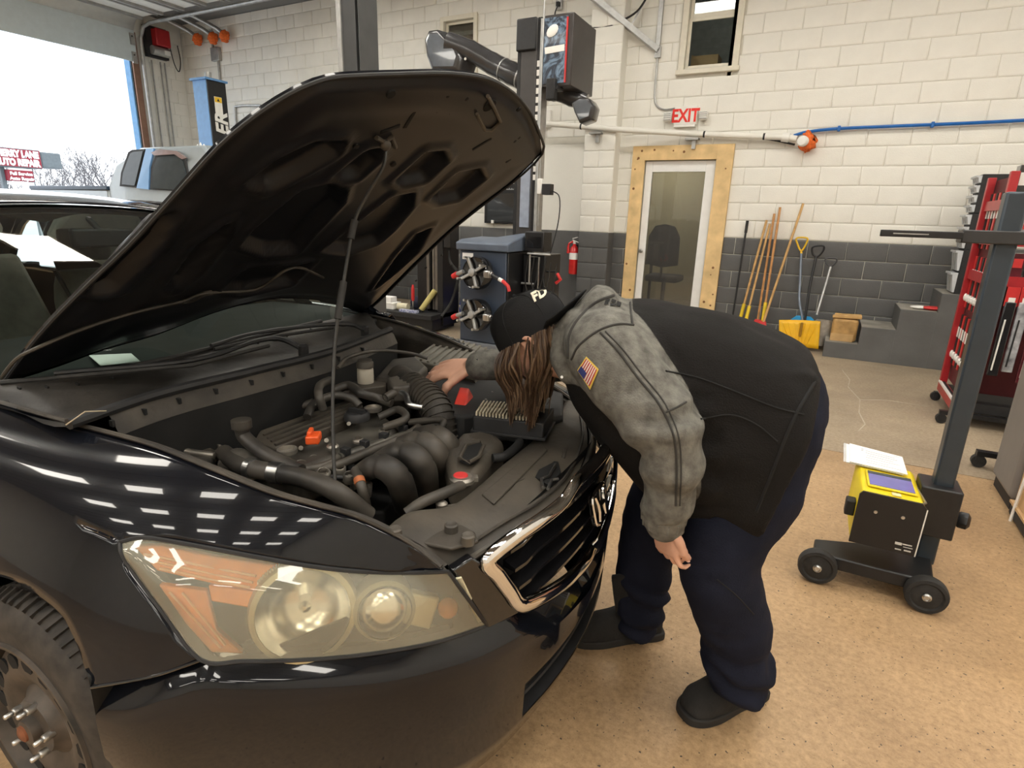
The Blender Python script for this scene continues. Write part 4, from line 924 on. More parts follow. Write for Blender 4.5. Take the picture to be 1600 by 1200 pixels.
m = MB(); m.grid(net([[p+Vector((0, 0, -.035)) for p in r_] for r_ in rf], 3, 3)); cb(m, 'headliner', mat('headliner_grey', (.22, .21, .19), .9))
for s in (-1, 1):
    m = MB(); P = spl([(-.34, s*.73, .95), (-.70, s*.66, 1.16), (-1.04, s*.575, 1.33), (-1.5, s*.60, 1.385), (-2.1, s*.61, 1.385), (-2.65, s*.56, 1.33), (-3.1, s*.62, 1.02)], 5); m.tube(P, .028, 8); cb(m, 'roof_pillar', M_paint)
    m = MB(); m.bar((-1.62, s*.80, .9), (-1.72, s*.61, 1.39), .08, .05); cb(m, 'centre_pillar', M_blackm)
    sec = []
    for x, yb, zb in ((-.28, .845, .945), (-.8, .885, .95), (-1.6, .895, .95), (-2.4, .89, .97), (-3.1, .86, .99), (-3.75, .76, .97)):
        sec.append([Vector((x, s*q_, z)) for q_, z in ((yb-.10, zb+.004), (yb-.06, zb), (yb, zb-.10), (yb+.012, .66), (yb, .42), (yb-.05, .20))])
    m = MB()
    G = net(sec, 8, 12)
    for r0, r1 in zip(G, G[1:]):
        for k in range(len(r0)-1):
            cx = (r0[k].x+r1[k].x)/2; cz = (r0[k].z+r0[k+1].z)/2
            if (cx+2.72)**2+(cz-.30)**2 < .37**2 or cx**2+(cz-.305)**2 < .375**2: continue
            b = m.pts([r0[k], r1[k], r1[k+1], r0[k+1]]); m.face((b, b+1, b+2, b+3))
    sd = cb(m, 'body_side', M_paint, smooth=60)
    _b = bmesh.new(); _b.from_mesh(sd.data); bmesh.ops.remove_doubles(_b, verts=_b.verts, dist=.0005); bmesh.ops.recalc_face_normals(_b, faces=_b.faces); _b.to_mesh(sd.data); _b.free()
    q = sd.modifiers.new('t', 'SOLIDIFY'); q.thickness = .012; q.offset = 0
    m = MB(); m.grid([[Vector((-.75, s*.79, .95)), Vector((-1.62, s*.80, .955)), Vector((-2.9, s*.78, .98))], [Vector((-1.05, s*.60, 1.33)), Vector((-1.70, s*.615, 1.385)), Vector((-2.6, s*.575, 1.34))]]); cb(m, 'side_window', thin_glass('tinted_glass', (.42, .50, .50)))
m = MB(); m.grid([[Vector((-2.62, y, 1.365)) for y in (-.55, 0, .55)], [Vector((-3.12, y*1.05, 1.03)) for y in (-.6, 0, .6)]]); cb(m, 'rear_window', MATS['tinted_glass'])
m = MB(); m.grid(net([[Vector((-3.08, y, 1.03-.02*abs(y))) for y in (-.78, -.4, 0, .4, .78)], [Vector((-3.5, y, 1.03-.03*abs(y))) for y in (-.76, -.4, 0, .4, .76)], [Vector((-3.72, y*.95, .98)) for y in (-.74, -.4, 0, .4, .74)], [Vector((-3.80, y*.95, .62)) for y in (-.76, -.4, 0, .4, .76)], [Vector((-3.74, y*.95, .25)) for y in (-.76, -.4, 0, .4, .76)]], 3, 3)); cb(m, 'trunk', M_paint, solid=.02, smooth=60)
m = MB(); m.b2((-3.6, -.80, .18), (-.30, .80, .26)); cb(m, 'floor_pan', M_bay)
M_dash = mat('dark_dashboard', (.022, .022, .021), .75, var=.2)
m = MB(); m.loft([[Vector((x, y, z)) for x, z in ((-.275, .945), (-.6, .968), (-.98, .96), (-1.02, .86), (-.98, .55), (-.5, .5))] for y in (-.74, -.3, .3, .74)]); cb(m, 'dashboard', M_dash, bevel=.02)
M_seat = mat('taupe_seat_fabric', (.20, .185, .15), .85, var=.12, scale=20)
for y in (-.37, .37):
    st = bpy.data.objects.new('seat', None); COL.objects.link(st); st.parent = car
    m = MB(); m.loft([[Vector((x0+dx, y+w_*sx, z)) for sx, dx in ((-1, .03), (-.8, .07), (-.35, .05), (.35, .05), (.8, .07), (1, .03), (.8, -.06), (-.8, -.06))] for x0, z, w_ in ((-1.58, .50, .24), (-1.66, .75, .26), (-1.74, .98, .23), (-1.78, 1.09, .16))]); cb(m, 'backrest', M_seat, st, bevel=.02, seg=3, sub=1)
    m = MB(); m.loft([[Vector((x0+dx, y+w_*sx, z)) for sx, dx in ((-1, 0), (-.7, .05), (.7, .05), (1, 0), (.7, -.04), (-.7, -.04))] for x0, z, w_ in ((-1.78, 1.13, .11), (-1.80, 1.20, .13), (-1.82, 1.28, .11))]); cb(m, 'headrest', M_seat, st, bevel=.015, sub=1)
    m = MB(); m.b2((-1.55, y-.25, .38), (-1.08, y+.25, .54)); cb(m, 'cushion', M_seat, st, bevel=.05, seg=3)
    m = MB(); m.bar((-1.60, y-.05, .55), (-1.70, y+.20 if y < 0 else y-.20, 1.10), .05, .012); cb(m, 'seat_belt', M_blackm, st)
m = MB(); m.b2((-2.75, -.62, .38), (-2.25, .62, .56)); m.hexa([vec(p) for p in ((-2.70, -.62, .5), (-2.55, -.62, .5), (-2.55, .62, .5), (-2.70, .62, .5), (-2.98, -.58, 1.08), (-2.86, -.58, 1.10), (-2.86, .58, 1.10), (-2.98, .58, 1.08))]); cb(m, 'rear_seat', M_seat, bevel=.03)
m = MB(); c = Vector((-1.08, .37, .93)); a_ = Vector((-.85, 0, .5)); x_, y_, d_ = frame(a_); m.tube([c+(x_*math.cos(2*PI*k/24)+y_*math.sin(2*PI*k/24))*.18 for k in range(24)], .014, 8, closed=True); m.lathe([(.06, 0), (.05, .03), (.01, .035)], c-d_*.02, a_, 16); m.bar(c-x_*.17, c+x_*.17, .03, .015); m.bar(c, c-y_*.17, .03, .015); cb(m, 'steering_wheel', M_dash)
m = MB(); m.box((-1.0, 0, 1.275), (.03, .22, .065)); m.bar((-1.0, 0, 1.29), (-1.08, 0, 1.345), .02, .02); cb(m, 'rear_view_mirror', M_blackm, bevel=.008)
m = MB(); m.tube([K(103, 664, 2, .956), K(133, 643, 2, .985), K(166, 642, 2, .975)], .0014, 5); cb(m, 'loose_wire', mat('pale_wire', (.40, .34, .24), .5))
# sheet on the dashboard behind the glass
pz = .966; pw = wm(car)
pd = [pw @ K(a, b, 2, pz) for a, b in ((139, 556), (205, 553), (220, 566), (157, 572))]
m = MB(); m.prism(pd, (0, 0, .002)); tag(m.build('white_sheet', M_paper, smooth=0), 'thin white sheet lying on the dashboard under the windshield', 'paper')

# ---- the dusty air filter lying across the front of the bay: a thing of its own
fz = .80; fl = [K(*p) for p in ((739, 648, 2, fz+.055), (748, 628, 2, fz+.055), (842, 634, 2, fz+.055), (866, 652, 2, fz+.055), (826, 660, 2, fz+.055))]
CW = wm(car)
fa, fb, fc, fd = (CW @ K(*p) for p in ((739, 648, 2, fz+.05), (752, 628, 2, fz+.05), (866, 636, 2, fz+.05), (850, 660, 2, fz+.05)))
ctr = (fa+fb+fc+fd)/4; af = thing('air_filter', 'grey pleated air filter in a black frame lying on the battery tray', 'air filter', ctr-Vector((0, 0, .05)))
fe = [fa, fb, fc, fd]
m = MB(); m.hexa([p-Vector((0, 0, .05)) for p in fe]+[p-Vector((0, 0, .004)) for p in fe]); m.build('filter_frame', M_blackm, af, bevel=.004)
m = MB(); m.hexa([ctr+(p-ctr)*1.06-Vector((0, 0, .055)) for p in fe]+[ctr+(p-ctr)*1.06-Vector((0, 0, .046)) for p in fe]); m.build('frame_rim', M_blackm, af, bevel=.002)
M_pleat = mat('filter_paper', (.42, .37, .27), .8, var=.15)
for row in range(2):
    for k in range(17):
        t = .02+.80*(k+.5)/17; a = fa.lerp(fd, t).lerp(fb.lerp(fc, t), .05+.48*row); b = fa.lerp(fd, t).lerp(fb.lerp(fc, t), .47+.48*row); m = MB(); m.bar(a+Vector((0, 0, .001)), b+Vector((0, 0, .001)), .0045, .014); m.build('pleat', M_pleat, af)
# ================================================================== OUTSIDE
M_snow = mat('pale_asphalt', (.55, .56, .58), .8, var=.1, scale=1)
m = MB(); m.b2((-90, -40, -.25), (WX-.3, 60, -.04)); struct(m.build('floor_outside', M_snow, smooth=0))
M_signred = mat('sign_red', (.20, .006, .018), .5, var=.05)
M_signgrey = mat('sign_grey', (.10, .12, .13), .5)
M_signwhite = mat('sign_white', (.85, .85, .85), .5, var=.02)
sg = thing('roadside_sign', 'red and white roadside sign on posts outside the open garage door', 'sign', at(30, 300, 0, -24.)*Vector((1, 1, 0)))
SX = -24.
a, b = at(-60, 232, 0, SX), at(60, 232, 0, SX); zt_, zb_ = at(30, 232, 0, SX).z, at(30, 262, 0, SX).z; yR = at(63, 240, 0, SX).y; yL = yR-2.15
m = MB(); m.b2((SX-.7, yL, zb_), (SX, yR, zt_)); m.build('sign_cabinet', M_signgrey, sg, bevel=.03)
m = MB(); m.b2((SX-.65, yR, zb_+.05), (SX-.02, yR+.62, zt_-.04)); m.build('cabinet_end', M_signgrey, sg, bevel=.04)
m = MB(); m.b2((SX, yL+.03, zb_+.03), (SX+.02, yR-.03, zt_-.03)); m.build('sign_face', M_signred, sg)
sh = zt_-zb_
writing('lettering', 'CHERRY LANE', sh*.47, (SX+.025, yR-.08, lerp(zb_, zt_, .56)), (0, 1, 0), (0, 0, 1), M_signwhite, sg, .004, .018, 'RIGHT', sx=.71)
writing('lettering', 'AUTO REPAIR', sh*.47, (SX+.025, yR-.08, lerp(zb_, zt_, .12)), (0, 1, 0), (0, 0, 1), M_signwhite, sg, .004, .018, 'RIGHT', sx=.71)
z2, z3 = at(30, 266, 0, SX).z, at(30, 283, 0, SX).z; y2, y3 = at(13, 270, 0, SX).y, at(53, 275, 0, SX).y
m = MB(); m.b2((SX-.3, y2, z3), (SX, y3, z2-.0)); m.build('lower_panel', M_signred, sg, bevel=.02)
m = MB(); m.b2((SX-.25, y2+.05, z2), (SX-.05, y3, zb_-.02)); m.build('white_panel', M_signwhite, sg)
m = MB(); m.b2((SX-.28, y2+.05, z3-.12), (SX-.02, y3-.02, z3-.02)); m.build('white_panel', M_signwhite, sg)
for k, tx in enumerate(('Full Service', 'Auto Repair')): writing('lettering', tx, (z2-z3)*.40, (SX+.012, (y2+y3)/2, z3+(z2-z3)*(.55-.45*k)), (0, 1, 0), (0, 0, 1), M_signwhite, sg, .004, .006, 'CENTER')
for y in (y2-.04, y3+.06):
    m = MB(); m.b2((SX-.4, y-.06, -.05), (SX-.25, y+.06, zb_)); m.build('post', M_signgrey, sg)
M_twig = mat('grey_twigs', (.13, .125, .13), .9, var=.2)  # one even grey for trunks and branches
def tree(x, y, h, n, lab, seed):
    rnd = random.Random(seed); t = thing('bare_tree', lab, 'tree', (x, y, -.05), 0, 'bare trees beyond the road')
    m = MB(); m.tube([(x, y, -.05), (x+.05, y+.04, h*.25), (x, y, h*.5)], [h*.03, h*.02, h*.012], 6); m.build('trunk', M_twig, t)
    tw = MB()
    def grow(p, d, L, r, k):
        q = p+d*L; tw.tube([p, p.lerp(q, .5)+Vector((rnd.uniform(-.05, .05), rnd.uniform(-.05, .05), .02))*L, q], [r, r*.8, r*.6], 4, cap=False)
        if k:
            for _ in range(3):
                e = (d+Vector((rnd.uniform(-.8, .8), rnd.uniform(-.8, .8), rnd.uniform(-.25, .6)))).normalized(); grow(q, e, L*rnd.uniform(.6, .85), r*.6, k-1)
    for _ in range(n):
        a = rnd.uniform(0, 2*PI); grow(Vector((x, y, h*rnd.uniform(.1, .45))), Vector((math.cos(a)*.7, math.sin(a)*.7, 1)).normalized(), h*.22, h*.008, 3)
    tag(tw.build('branches', M_twig, t), kind='stuff')
for i, (px, X_, h) in enumerate(((8, -34, 4.4), (66, -46, 4.6), (98, -33, 3.6), (135, -40, 4.9), (160, -52, 5.9), (112, -60, 5.6), (182, -36, 4.6), (-40, -38, 4.6))):
    p = at(px, 290, 0, X_); tree(p.x, p.y, h, 9, ['bare grey tree at the left edge of the doorway behind the sign', 'bare grey tree just right of the roadside sign', 'low bare tree left of the pickup bed in the distance', 'bare tree behind the middle of the pickup bed', 'tallest pale bare tree beside the pickup cab', 'faint bare tree farthest beyond the pickup bed', 'bare tree directly behind the rear edge of the pickup cab', 'bare tree outside left of the doorway view'][i], 20+i)

# ------------------------------------------------------------------ garage door, its track and opener
M_door = mat('garage_door_skin', (.58, .66, .69), .5, var=.04)
M_doorin = mat('garage_door_inside', (.74, .74, .70), .6, var=.04)
gd = bpy.data.objects.new('door_2', None); COL.objects.link(gd); gd.location = (WX, (GD0+GD1)/2, 3.8); struct(gd)
m = MB(); m.b2((WX+.03, GD0, 3.80), (WX+.075, GD1+.06, 4.30)); m.build('door_panel', M_door, gd, bevel=.005)
cv = [(WX+.05, 4.30), (WX+.08, 4.38), (WX+.16, 4.455), (WX+.28, 4.49)]
m = MB(); m.loft([[Vector((x, y, z)) for x, z in cv] for y in (GD0, GD1+.06)], cap=False, closed=False); m.build('door_panel', M_doorin, gd, solid=.04)
for k in range(6):
    x0 = WX+.30+k*.56; m = MB(); m.b2((x0, GD0, 4.47), (x0+.55, GD1+.06, 4.51)); m.build('door_panel', M_doorin, gd, bevel=.004)
    m = MB(); m.b2((x0+.04, GD0, 4.43), (x0+.09, GD1+.06, 4.47)); m.b2((x0+.47, GD0, 4.44), (x0+.50, GD1+.06, 4.47)); m.build('stiffener', mat('door_rib', (.36, .36, .35), .5, .4), gd)
m = MB(); m.tube([(WX+.10, GD1+.14, .0), (WX+.10, GD1+.14, 4.0), (WX+.12, GD1+.14, 4.2), (WX+.24, GD1+.14, 4.36), (WX+.45, GD1+.14, 4.40), (WX+4.2, GD1+.14, 4.40)], .03, 8); m.build('track', M_galv, gd)
for z in (3.86, 4.15):
    m = MB(); m.b2((WX+.075, GD1-.03, z-.09), (WX+.10, GD1+.05, z+.09)); hp = m.build('hinge_plate', M_galv, gd); m = MB(); m.cyl((WX+.10, GD1+.0, z+.04), (WX+.11, GD1+.0, z+.04), .012, n=8); m.build('bolt', M_blackm, hp)
m = MB(); m.b2((WX-.20, GD1-.02, 0), (WX-.04, GD1+.05, GDZ)); struct(m.build('trim_6', mat('blue_jamb', (.10, .27, .50), .5), bevel=.005))
m = MB(); m.b2((WX-.04, GD1+.0, 0), (WX+.03, GD1+.11, GDZ)); struct(m.build('trim_7', mat('brown_jamb', (.27, .15, .10), .6), bevel=.005))
op = thing('door_opener', 'red and black electric opener beside the garage door track', 'door opener', (WX+.15, 7.30, 4.1))
m = MB(); m.b2((WX+.06, 7.20, 4.12), (WX+.26, 7.46, 4.40)); m.build('opener_housing', M_red, op, bevel=.02)
m = MB(); m.b2((WX+.02, 7.10, 3.94), (WX+.12, 7.48, 4.44)); m.build('back_plate', M_blackm, op)
m = MB(); m.cyl((WX+.18, 7.14, 4.04), (WX+.18, 7.44, 4.04), .075); m.build('motor', M_galv, op); m = MB(); m.b2((WX+.25, 7.32, 3.99), (WX+.27, 7.42, 4.06)); m.build('rating_plate', M_whitep, op)
m = MB(); m.tube(spl([(WX+.2, 7.46, 4.2), (WX+.15, 7.55, 3.9), (WX+.1, 7.66, 3.8), (WX+.06, 7.74, 4.0), (WX+.05, 7.72, 4.25)], 6), .009, 6); m.build('power_cord', M_rubber, op)
for y, lab in ((7.02, 'first'), (7.20, 'second'), (7.36, 'third'), (7.44, 'fourth')):
    m = MB(); m.tube([(WX+.03, y, .3), (WX+.03, y, 3.9)], .014, 6); tag(m.build('conduit', M_galv), f'thin vertical conduit on the strip beside the garage door, {lab} from the door', 'conduit')
for i, (px, py) in enumerate(((309, 62), (333, 60), (351, 57))):
    p = at(px, py, 1, WY-.12); lab = ('leftmost', 'middle', 'rightmost')[i]
    t = thing('sealed_conduit', f'grey conduit with orange foam seal, {lab} of three on the far wall', 'conduit', p)
    m = MB(); m.tube(spl([p, p+Vector((-.12, -.05, .12)), p+Vector((-.38, -.3, .28)), (p.x-.46, p.y-.35, CZ-.06)], 4), .035, 8); m.build('pipe', M_galv, t)
    m = MB(); m.ball(p, (.09, .08, .10), 10, 8); o = m.build('foam', M_orange, t)
    for v in o.data.vertices: v.co += Vector((noise.noise(v.co*30), noise.noise(v.co*31+Vector((5, 0, 0))), noise.noise(v.co*29+Vector((0, 9, 0)))))*.04
p = at(338, 85, 1, WY-.03)
t = thing('junction_box', 'grey junction box and conduit behind the blue lift post', 'electrical box', p)
m = MB(); m.box(p, (.22, .08, .22)); m.build('box', M_galv, t, bevel=.01)
m = MB(); m.tube([p+Vector((.03, 0, -.1)), p+Vector((.03, 0, -1.6))], .02, 6); m.tube([p+Vector((-.08, 0, .1)), p+Vector((-.1, 0, .4))], .02, 6); m.build('pipe', M_galv, t)
p = at(372, 166, 1, WY-.03); m = MB(); m.tube(spl([p+Vector((-.1, 0, -1)), p+Vector((-.1, 0, -.12)), p+Vector((0, 0, 0)), p+Vector((.6, 0, -.02))], 4), .022, 7); tag(m.build('conduit', M_galv), 'bent grey conduit on the far wall right of the blue lift post', 'conduit')

# ------------------------------------------------------------------ lift posts
M_lift = mat('dark_grey_lift', (.060, .062, .064), .4, var=.1)
M_liftblue = mat('blue_lift_paint', (.13, .30, .58), .4, var=.08)
X0_, X1_ = -3.125, -2.93
lp = thing('lift_post', 'dark grey car lift post rising behind the hood of the sedan', 'car lift', (-2.95, 3.45, 0))
m = MB(); m.prism([(X0_, 3.3, 0), (X0_+.165, 3.3, 0), (X0_+.165, 3.34, 0), (X0_+.03, 3.34, 0), (X0_+.03, 3.46, 0), (X1_-.012, 3.46, 0), (X1_-.012, 3.34, 0), (X1_-.008, 3.34, 0), (X1_-.008, 3.3, 0), (X1_, 3.3, 0), (X1_, 3.485, 0), (X0_, 3.485, 0)], (0, 0, 4.2)); m.build('column', M_lift, lp, bevel=.004)
m = MB(); m.b2((X0_-.10, 3.2, 0), (X1_+.05, 3.55, .02)); m.build('base_plate', M_lift, lp)
m = MB(); m.b2((X0_+.012, 3.288, .3), (X0_+.05, 3.301, 4.19)); m.build('edge_strip', M_galv, lp)
m = MB(); m.tube([(X0_+.177, 3.33, .3), (X0_+.177, 3.33, 4.15)], .008, 6); m.build('cable', M_blackm, lp)
bp_ = thing('lift_post_blue', 'blue and black car lift post with white lettering and yellow warning label', 'car lift', (-9.04, 6.66, 0))
m = MB(); m.b2((-9.21, 6.5, 0), (-8.89, 6.83, 3.29)); m.k = 1; m.b2((-8.89, 6.505, 0), (-8.868, 6.83, 3.28)); m.build('column', [M_liftblue, M_black], bp_, bevel=.006)
m = MB(); m.b2((-9.24, 6.47, 3.285), (-8.85, 6.86, 3.315)); m.build('top_plate', M_liftblue, bp_)
m = MB(); m.cyl((-9.02, 6.65, 3.31), (-9.02, 6.65, 3.42), .05); m.build('top_nut', M_galv, bp_)
m = MB(); m.b2((-8.868, 6.60, 2.78), (-8.862, 6.73, 3.06)); yl = m.build('warning_label', M_whitep, bp_); m = MB(); m.b2((-8.862, 6.605, 2.98), (-8.859, 6.725, 3.055)); m.build('label_header', M_yellow, yl)
m = MB(); m.prism([(-8.861, 6.64, 2.995), (-8.861, 6.69, 2.995), (-8.861, 6.665, 3.04)], (.003, 0, 0)); m.build('warning_triangle', M_blackm, yl)
writing('lettering', 'ER', .30, (-8.86, 6.79, 2.50), (0, 0, 1), (0, -1, 0), M_whitep, bp_, .003, .01, shear=.2)

# ------------------------------------------------------------------ pickup in the next bay, half way through the door
M_truck = mat('pale_blue_silver_paint', (.33, .38, .41), .35, .3, var=.04, coat=.6)
M_pillar = mat('blue_tinted_pillar', (.14, .32, .62), .35, var=.06, coat=.4)
M_tglass = thin_glass('truck_window_glass', (.30, .36, .38))
TY = 4.60
tk = thing('pickup_truck', 'pale silver blue pickup truck parked behind the sedan near the doorway', 'pickup truck', (-8.0, 5.5, 0))
def T(px, py): return at(px, py, 1, TY)
cr, rr2, rf2 = T(168, 292), T(190, 229), T(300, 229)
xr, xk = cr.x, rr2.x; zb2, zr = cr.z, rr2.z; W_ = 1.78
side = [(xr, .62), (xr, zb2+.02), (xr+.10, zb2+.28), (xk, zr-.05), (xk+.12, zr), (xk+1.35, zr+.0), (xk+2.05, zb2+.03), (xk+2.2, zb2-.05), (xk+2.42, zb2-.12), (xk+2.5, zb2-.35), (xk+2.5, .62)]
def inset(z): return max(0, (z-zb2))*.32
m = MB(); rings = []
for f in (0, .5, 1):
    rings.append([Vector((x, TY+(inset(z) if f == 0 else W_-inset(z) if f == 1 else W_/2), z+(.03 if f == .5 and z > zb2 else 0))) for x, z in side])
m.loft(rings); m.build('cab', M_truck, tk, bevel=.03, seg=3)
m = MB(); m.b2((xr-2.0, TY+.02, .62), (xr-.04, TY+W_-.02, zb2-.02)); m.build('truck_bed', M_truck, tk, bevel=.03)
m = MB(); m.b2((xr-2.02, TY, zb2-.04), (xr-.03, TY+.10, zb2+.012)); m.b2((xr-2.02, TY+W_-.1, zb2-.04), (xr-.03, TY+W_, zb2+.012)); m.build('bed_rail', mat('dark_blue_trim', (.04, .07, .12), .4), tk, bevel=.01)
def tw_(poly, name, ma, out=.012, th=.02, **k):
    P = []
    for a, b in poly:
        p = at(a, b, 1, TY); y = TY+inset(p.z); p = at(a, b, 1, y-out); P.append(p)
    mm = MB(); mm.prism(P, (0, th, 0)); return mm.build(name, ma, tk, **k)
tw_([(187, 291), (189, 270), (200, 238), (206, 234), (226, 233), (212, 293)], 'window_seal', M_blackm, .010)
tw_([(190, 288), (192, 270), (203, 240), (208, 237), (223, 236), (210, 290)], 'rear_door_window', mat('dim_truck_glass', (.035, .045, .05), .12, spec=.3), .02)
tw_([(213, 294), (228, 232), (240, 232), (233, 262), (232, 296)], 'door_pillar', M_pillar, .018)
tw_([(234, 296), (236, 262), (244, 240), (278, 240), (290, 250), (300, 300)], 'window_seal', M_blackm, .012)
tw_([(237, 294), (239, 262), (247, 243), (276, 243), (286, 252), (296, 298)], 'front_door_window', MATS['dim_truck_glass'], .02)
tw_([(236, 238), (250, 233), (276, 236), (290, 247), (284, 249), (272, 241), (240, 243)], 'window_visor', mat('smoked_visor', (.20, .13, .12), .25, coat=.5), .05, .03)
for i in range(3):
    p = T(243+i*5, 226); m = MB(); m.lathe([(.02, 0), (.015, .05), (.004, .07+.02*(i % 2))], (p.x, TY+.55, zr+.0), (0, 0, 1), 8); m.build('roof_antenna', M_whitep, tk)
for x in (xk+1.95, xr-1.0):
    for y in (TY+.02, TY+W_-.27):
        m = MB(); m.lathe([(.2, 0), (.24, -.02), (.36, -.02), (.39, .02), (.39, .22), (.36, .25), (.2, .25)], (x, y, .39), (0, 1, 0), 28); m.build('wheel', M_tyre, tk)
m = MB(); m.b2((xr-1.9, TY+.25, .42), (xk+2.4, TY+W_-.25, .64)); m.build('chassis', M_blackm, tk)

# ------------------------------------------------------------------ things on the back wall
ex = thing('exit_sign', 'white exit sign with red letters and two emergency lamps above the door', 'sign', (-1.80, WY-.05, 2.63))
m = MB(); m.b2((-1.935, WY-.065, 2.525), (-1.66, WY+.0, 2.735)); m.build('sign_body', M_whitep, ex, bevel=.008)
m = MB(); m.b2((-1.925, WY-.07, 2.50), (-1.67, WY+.0, 2.527)); m.build('sign_ledge', M_whitep, ex, bevel=.005)
writing('lettering', 'EXIT', .205, (-1.797, WY-.067, 2.560), (1, 0, 0), (0, 0, 1), mat('exit_red', (.75, .03, .02), .5), ex, .003, .006, 'CENTER', sx=.78)
for s in (-1, 1):
    m = MB(); m.box((-1.797+s*.215, WY-.05, 2.62), (.10, .08, .10)); el = m.build('emergency_lamp', M_whitep, ex, bevel=.02)
    for k in range(4): m = MB(); m.box((-1.797+s*.215, WY-.093, 2.588+k*.022), (.085, .006, .008)); m.build('lamp_rib', M_galv, el)
m = MB(); m.tube(spl([(-1.93, WY-.02, 2.72), (-2.10, WY-.02, 2.72), (-2.20, WY-.02, 2.82), (-2.215, WY-.02, 3.1), (-2.215, WY-.02, 3.33)], 5), .012, 6); m.build('supply_conduit', M_galv, ex)
br_ = thing('angle_brace', 'galvanised angle iron brace bolted to the wall above the exit sign', 'bracket', (-2.23, WY-.05, 3.4))
a, b = at(916, -8, 1, WY-.35), at(1026, 82, 1, WY-.04)
m = MB(); m.bar(a, b, .012, .075, up=(0, -1, .3)); m.bar(a+Vector((.02, -.03, .03)), b+Vector((.02, -.03, .03)), .06, .008, up=(0, -1, .3)); m.build('diagonal', M_galv, br_)
m = MB(); m.b2((-2.245, WY-.05, 3.33), (-2.195, WY-.01, 4.6)); m.build('upright', M_galv, br_)
m = MB(); m.b2((-2.25, WY-.045, 3.30), (-2.18, WY-.008, 3.42)); m.build('end_plate', M_galv, br_)
m = MB(); a2 = at(985, 42, 1, WY-.15); m.bar(a2, a2+Vector((.25, .1, .5)), .04, .02); m.build('cross_strut', M_galv, br_)
m = MB(); m.tube(spl([at(918, 40, 1, WY-.2), at(940, 44, 1, WY-.2), at(968, 34, 1, WY-.2), at(995, 18, 1, WY-.2), at(1012, -6, 1, WY-.2)], 5), .012, 6); tag(m.build('black_cable', M_rubber), 'loose black cable running up behind the angle iron brace', 'cable')
# pipe with brackets, orange sealed end and the blue air line
pp = thing('white_pipe', 'white painted pipe on brackets above the door with orange foam at its end', 'pipe', at(1050, 205, 1, WY-.10))
P = [at(a, b, 1, WY-.24 if a < 990 else WY-.09) for a, b in ((850, 193), (900, 197), (975, 203))]+[at(a, b, 1, WY-.09) for a, b in ((1080, 209), (1180, 213), (1222, 214), (1245, 217))]
m = MB(); m.tube(P, .034, 12); m.build('pipe', M_white2, pp)
for k, t in ((1, .1), (3, .2), (4, .3)):
    q_ = P[k].lerp(P[k+1], t); m = MB(); m.tube([q_, q_+(P[k+1]-P[k]).normalized()*.02], .037, 12); m.build('pipe_band', M_blackm, pp)
m = MB(); m.tube([P[-2], P[-2].lerp(P[-1], .5)], .05, 12); m.build('pipe_coupling', M_whitep, pp)
p = at(1262, 222, 1, WY-.09); m = MB(); m.ball(p, (.085, .07, .10), 14, 10); o = m.build('foam', M_orange, pp)
for v in o.data.vertices: v.co += Vector((noise.noise(v.co*28), noise.noise(v.co*31+Vector((5, 0, 0))), noise.noise(v.co*29+Vector((0, 9, 0)))))*.05
m = MB(); m.lathe([(.055, 0), (.058, .05), (.045, .07), (.01, .072)], at(1256, 221, 1, WY-.15), (-.3, -1, 0), 16); m.build('pipe_cap', M_whitep, pp)
for px, py in ((934, 203), (1085, 212)):
    q_ = at(px, py, 1, WY-.26 if px < 980 else WY-.06); m = MB(); m.b2(q_+Vector((-.10, -.05, -.05)), q_+Vector((.06, .04, -.03))); m.b2(q_+Vector((-.02, -.01, -.15)), q_+Vector((.025, .03, -.03))); m.build('pipe_bracket', M_galv, pp)
m = MB(); m.tube(spl([at(a, b, 1, WY-.07) for a, b in ((1190, 216), (1215, 220), (1242, 226))], 4), .012, 6); m.build('black_cable', M_rubber, pp)
al_ = thing('air_line', 'blue compressed air line clipped along the white block wall', 'hose', at(1400, 195, 1, WY-.05))
m = MB(); m.tube(spl([at(a, b, 1, WY-.05) for a, b in ((1240, 212), (1262, 206), (1310, 201), (1400, 197), (1500, 193), (1600, 188), (1720, 181))], 4), .017, 8); m.build('hose', mat('air_line_blue', (.01, .12, .42), .35), al_)
for px, py in ((1311, 201), (1457, 195)):
    m = MB(); m.box(at(px, py, 1, WY-.045), (.03, .06, .055)); m.build('clip', MATS['air_line_blue'], al_, bevel=.006)
# fire extinguisher
p = at(895, 428, 1, WY-.14); fxx = p.x
fx = thing('fire_extinguisher', 'red fire extinguisher hanging on the grey wall beside the pilaster', 'fire extinguisher', (fxx, WY-.14, p.z))
z0 = p.z; m = MB(); m.lathe([(.055, 0), (.062, .015), (.062, .30), (.050, .36), (.022, .39), (.022, .41)], (fxx, WY-.14, z0), (0, 0, 1), 20); m.build('cylinder', mat('extinguisher_red', (.60, .02, .02), .25, coat=.5), fx)
m = MB(); m.lathe([(.0632, .20), (.0632, .29)], (fxx, WY-.14, z0), (0, 0, 1), 20, cap=False); m.build('label', M_paper, fx)
m = MB(); m.cyl((fxx, WY-.14, z0+.41), (fxx, WY-.14, z0+.45), .02, n=10); m.bar((fxx-.03, WY-.14, z0+.46), (fxx+.07, WY-.16, z0+.43), .02, .008); m.bar((fxx-.03, WY-.14, z0+.48), (fxx+.05, WY-.16, z0+.50), .02, .008); m.build('handle', M_whitep, fx)
m = MB(); m.tube(spl([(fxx-.02, WY-.14, z0+.44), (fxx-.08, WY-.15, z0+.40), (fxx-.085, WY-.15, z0+.28)], 5), [.014, .014, .022], 8); m.build('discharge_horn', MATS['extinguisher_red'], fx)
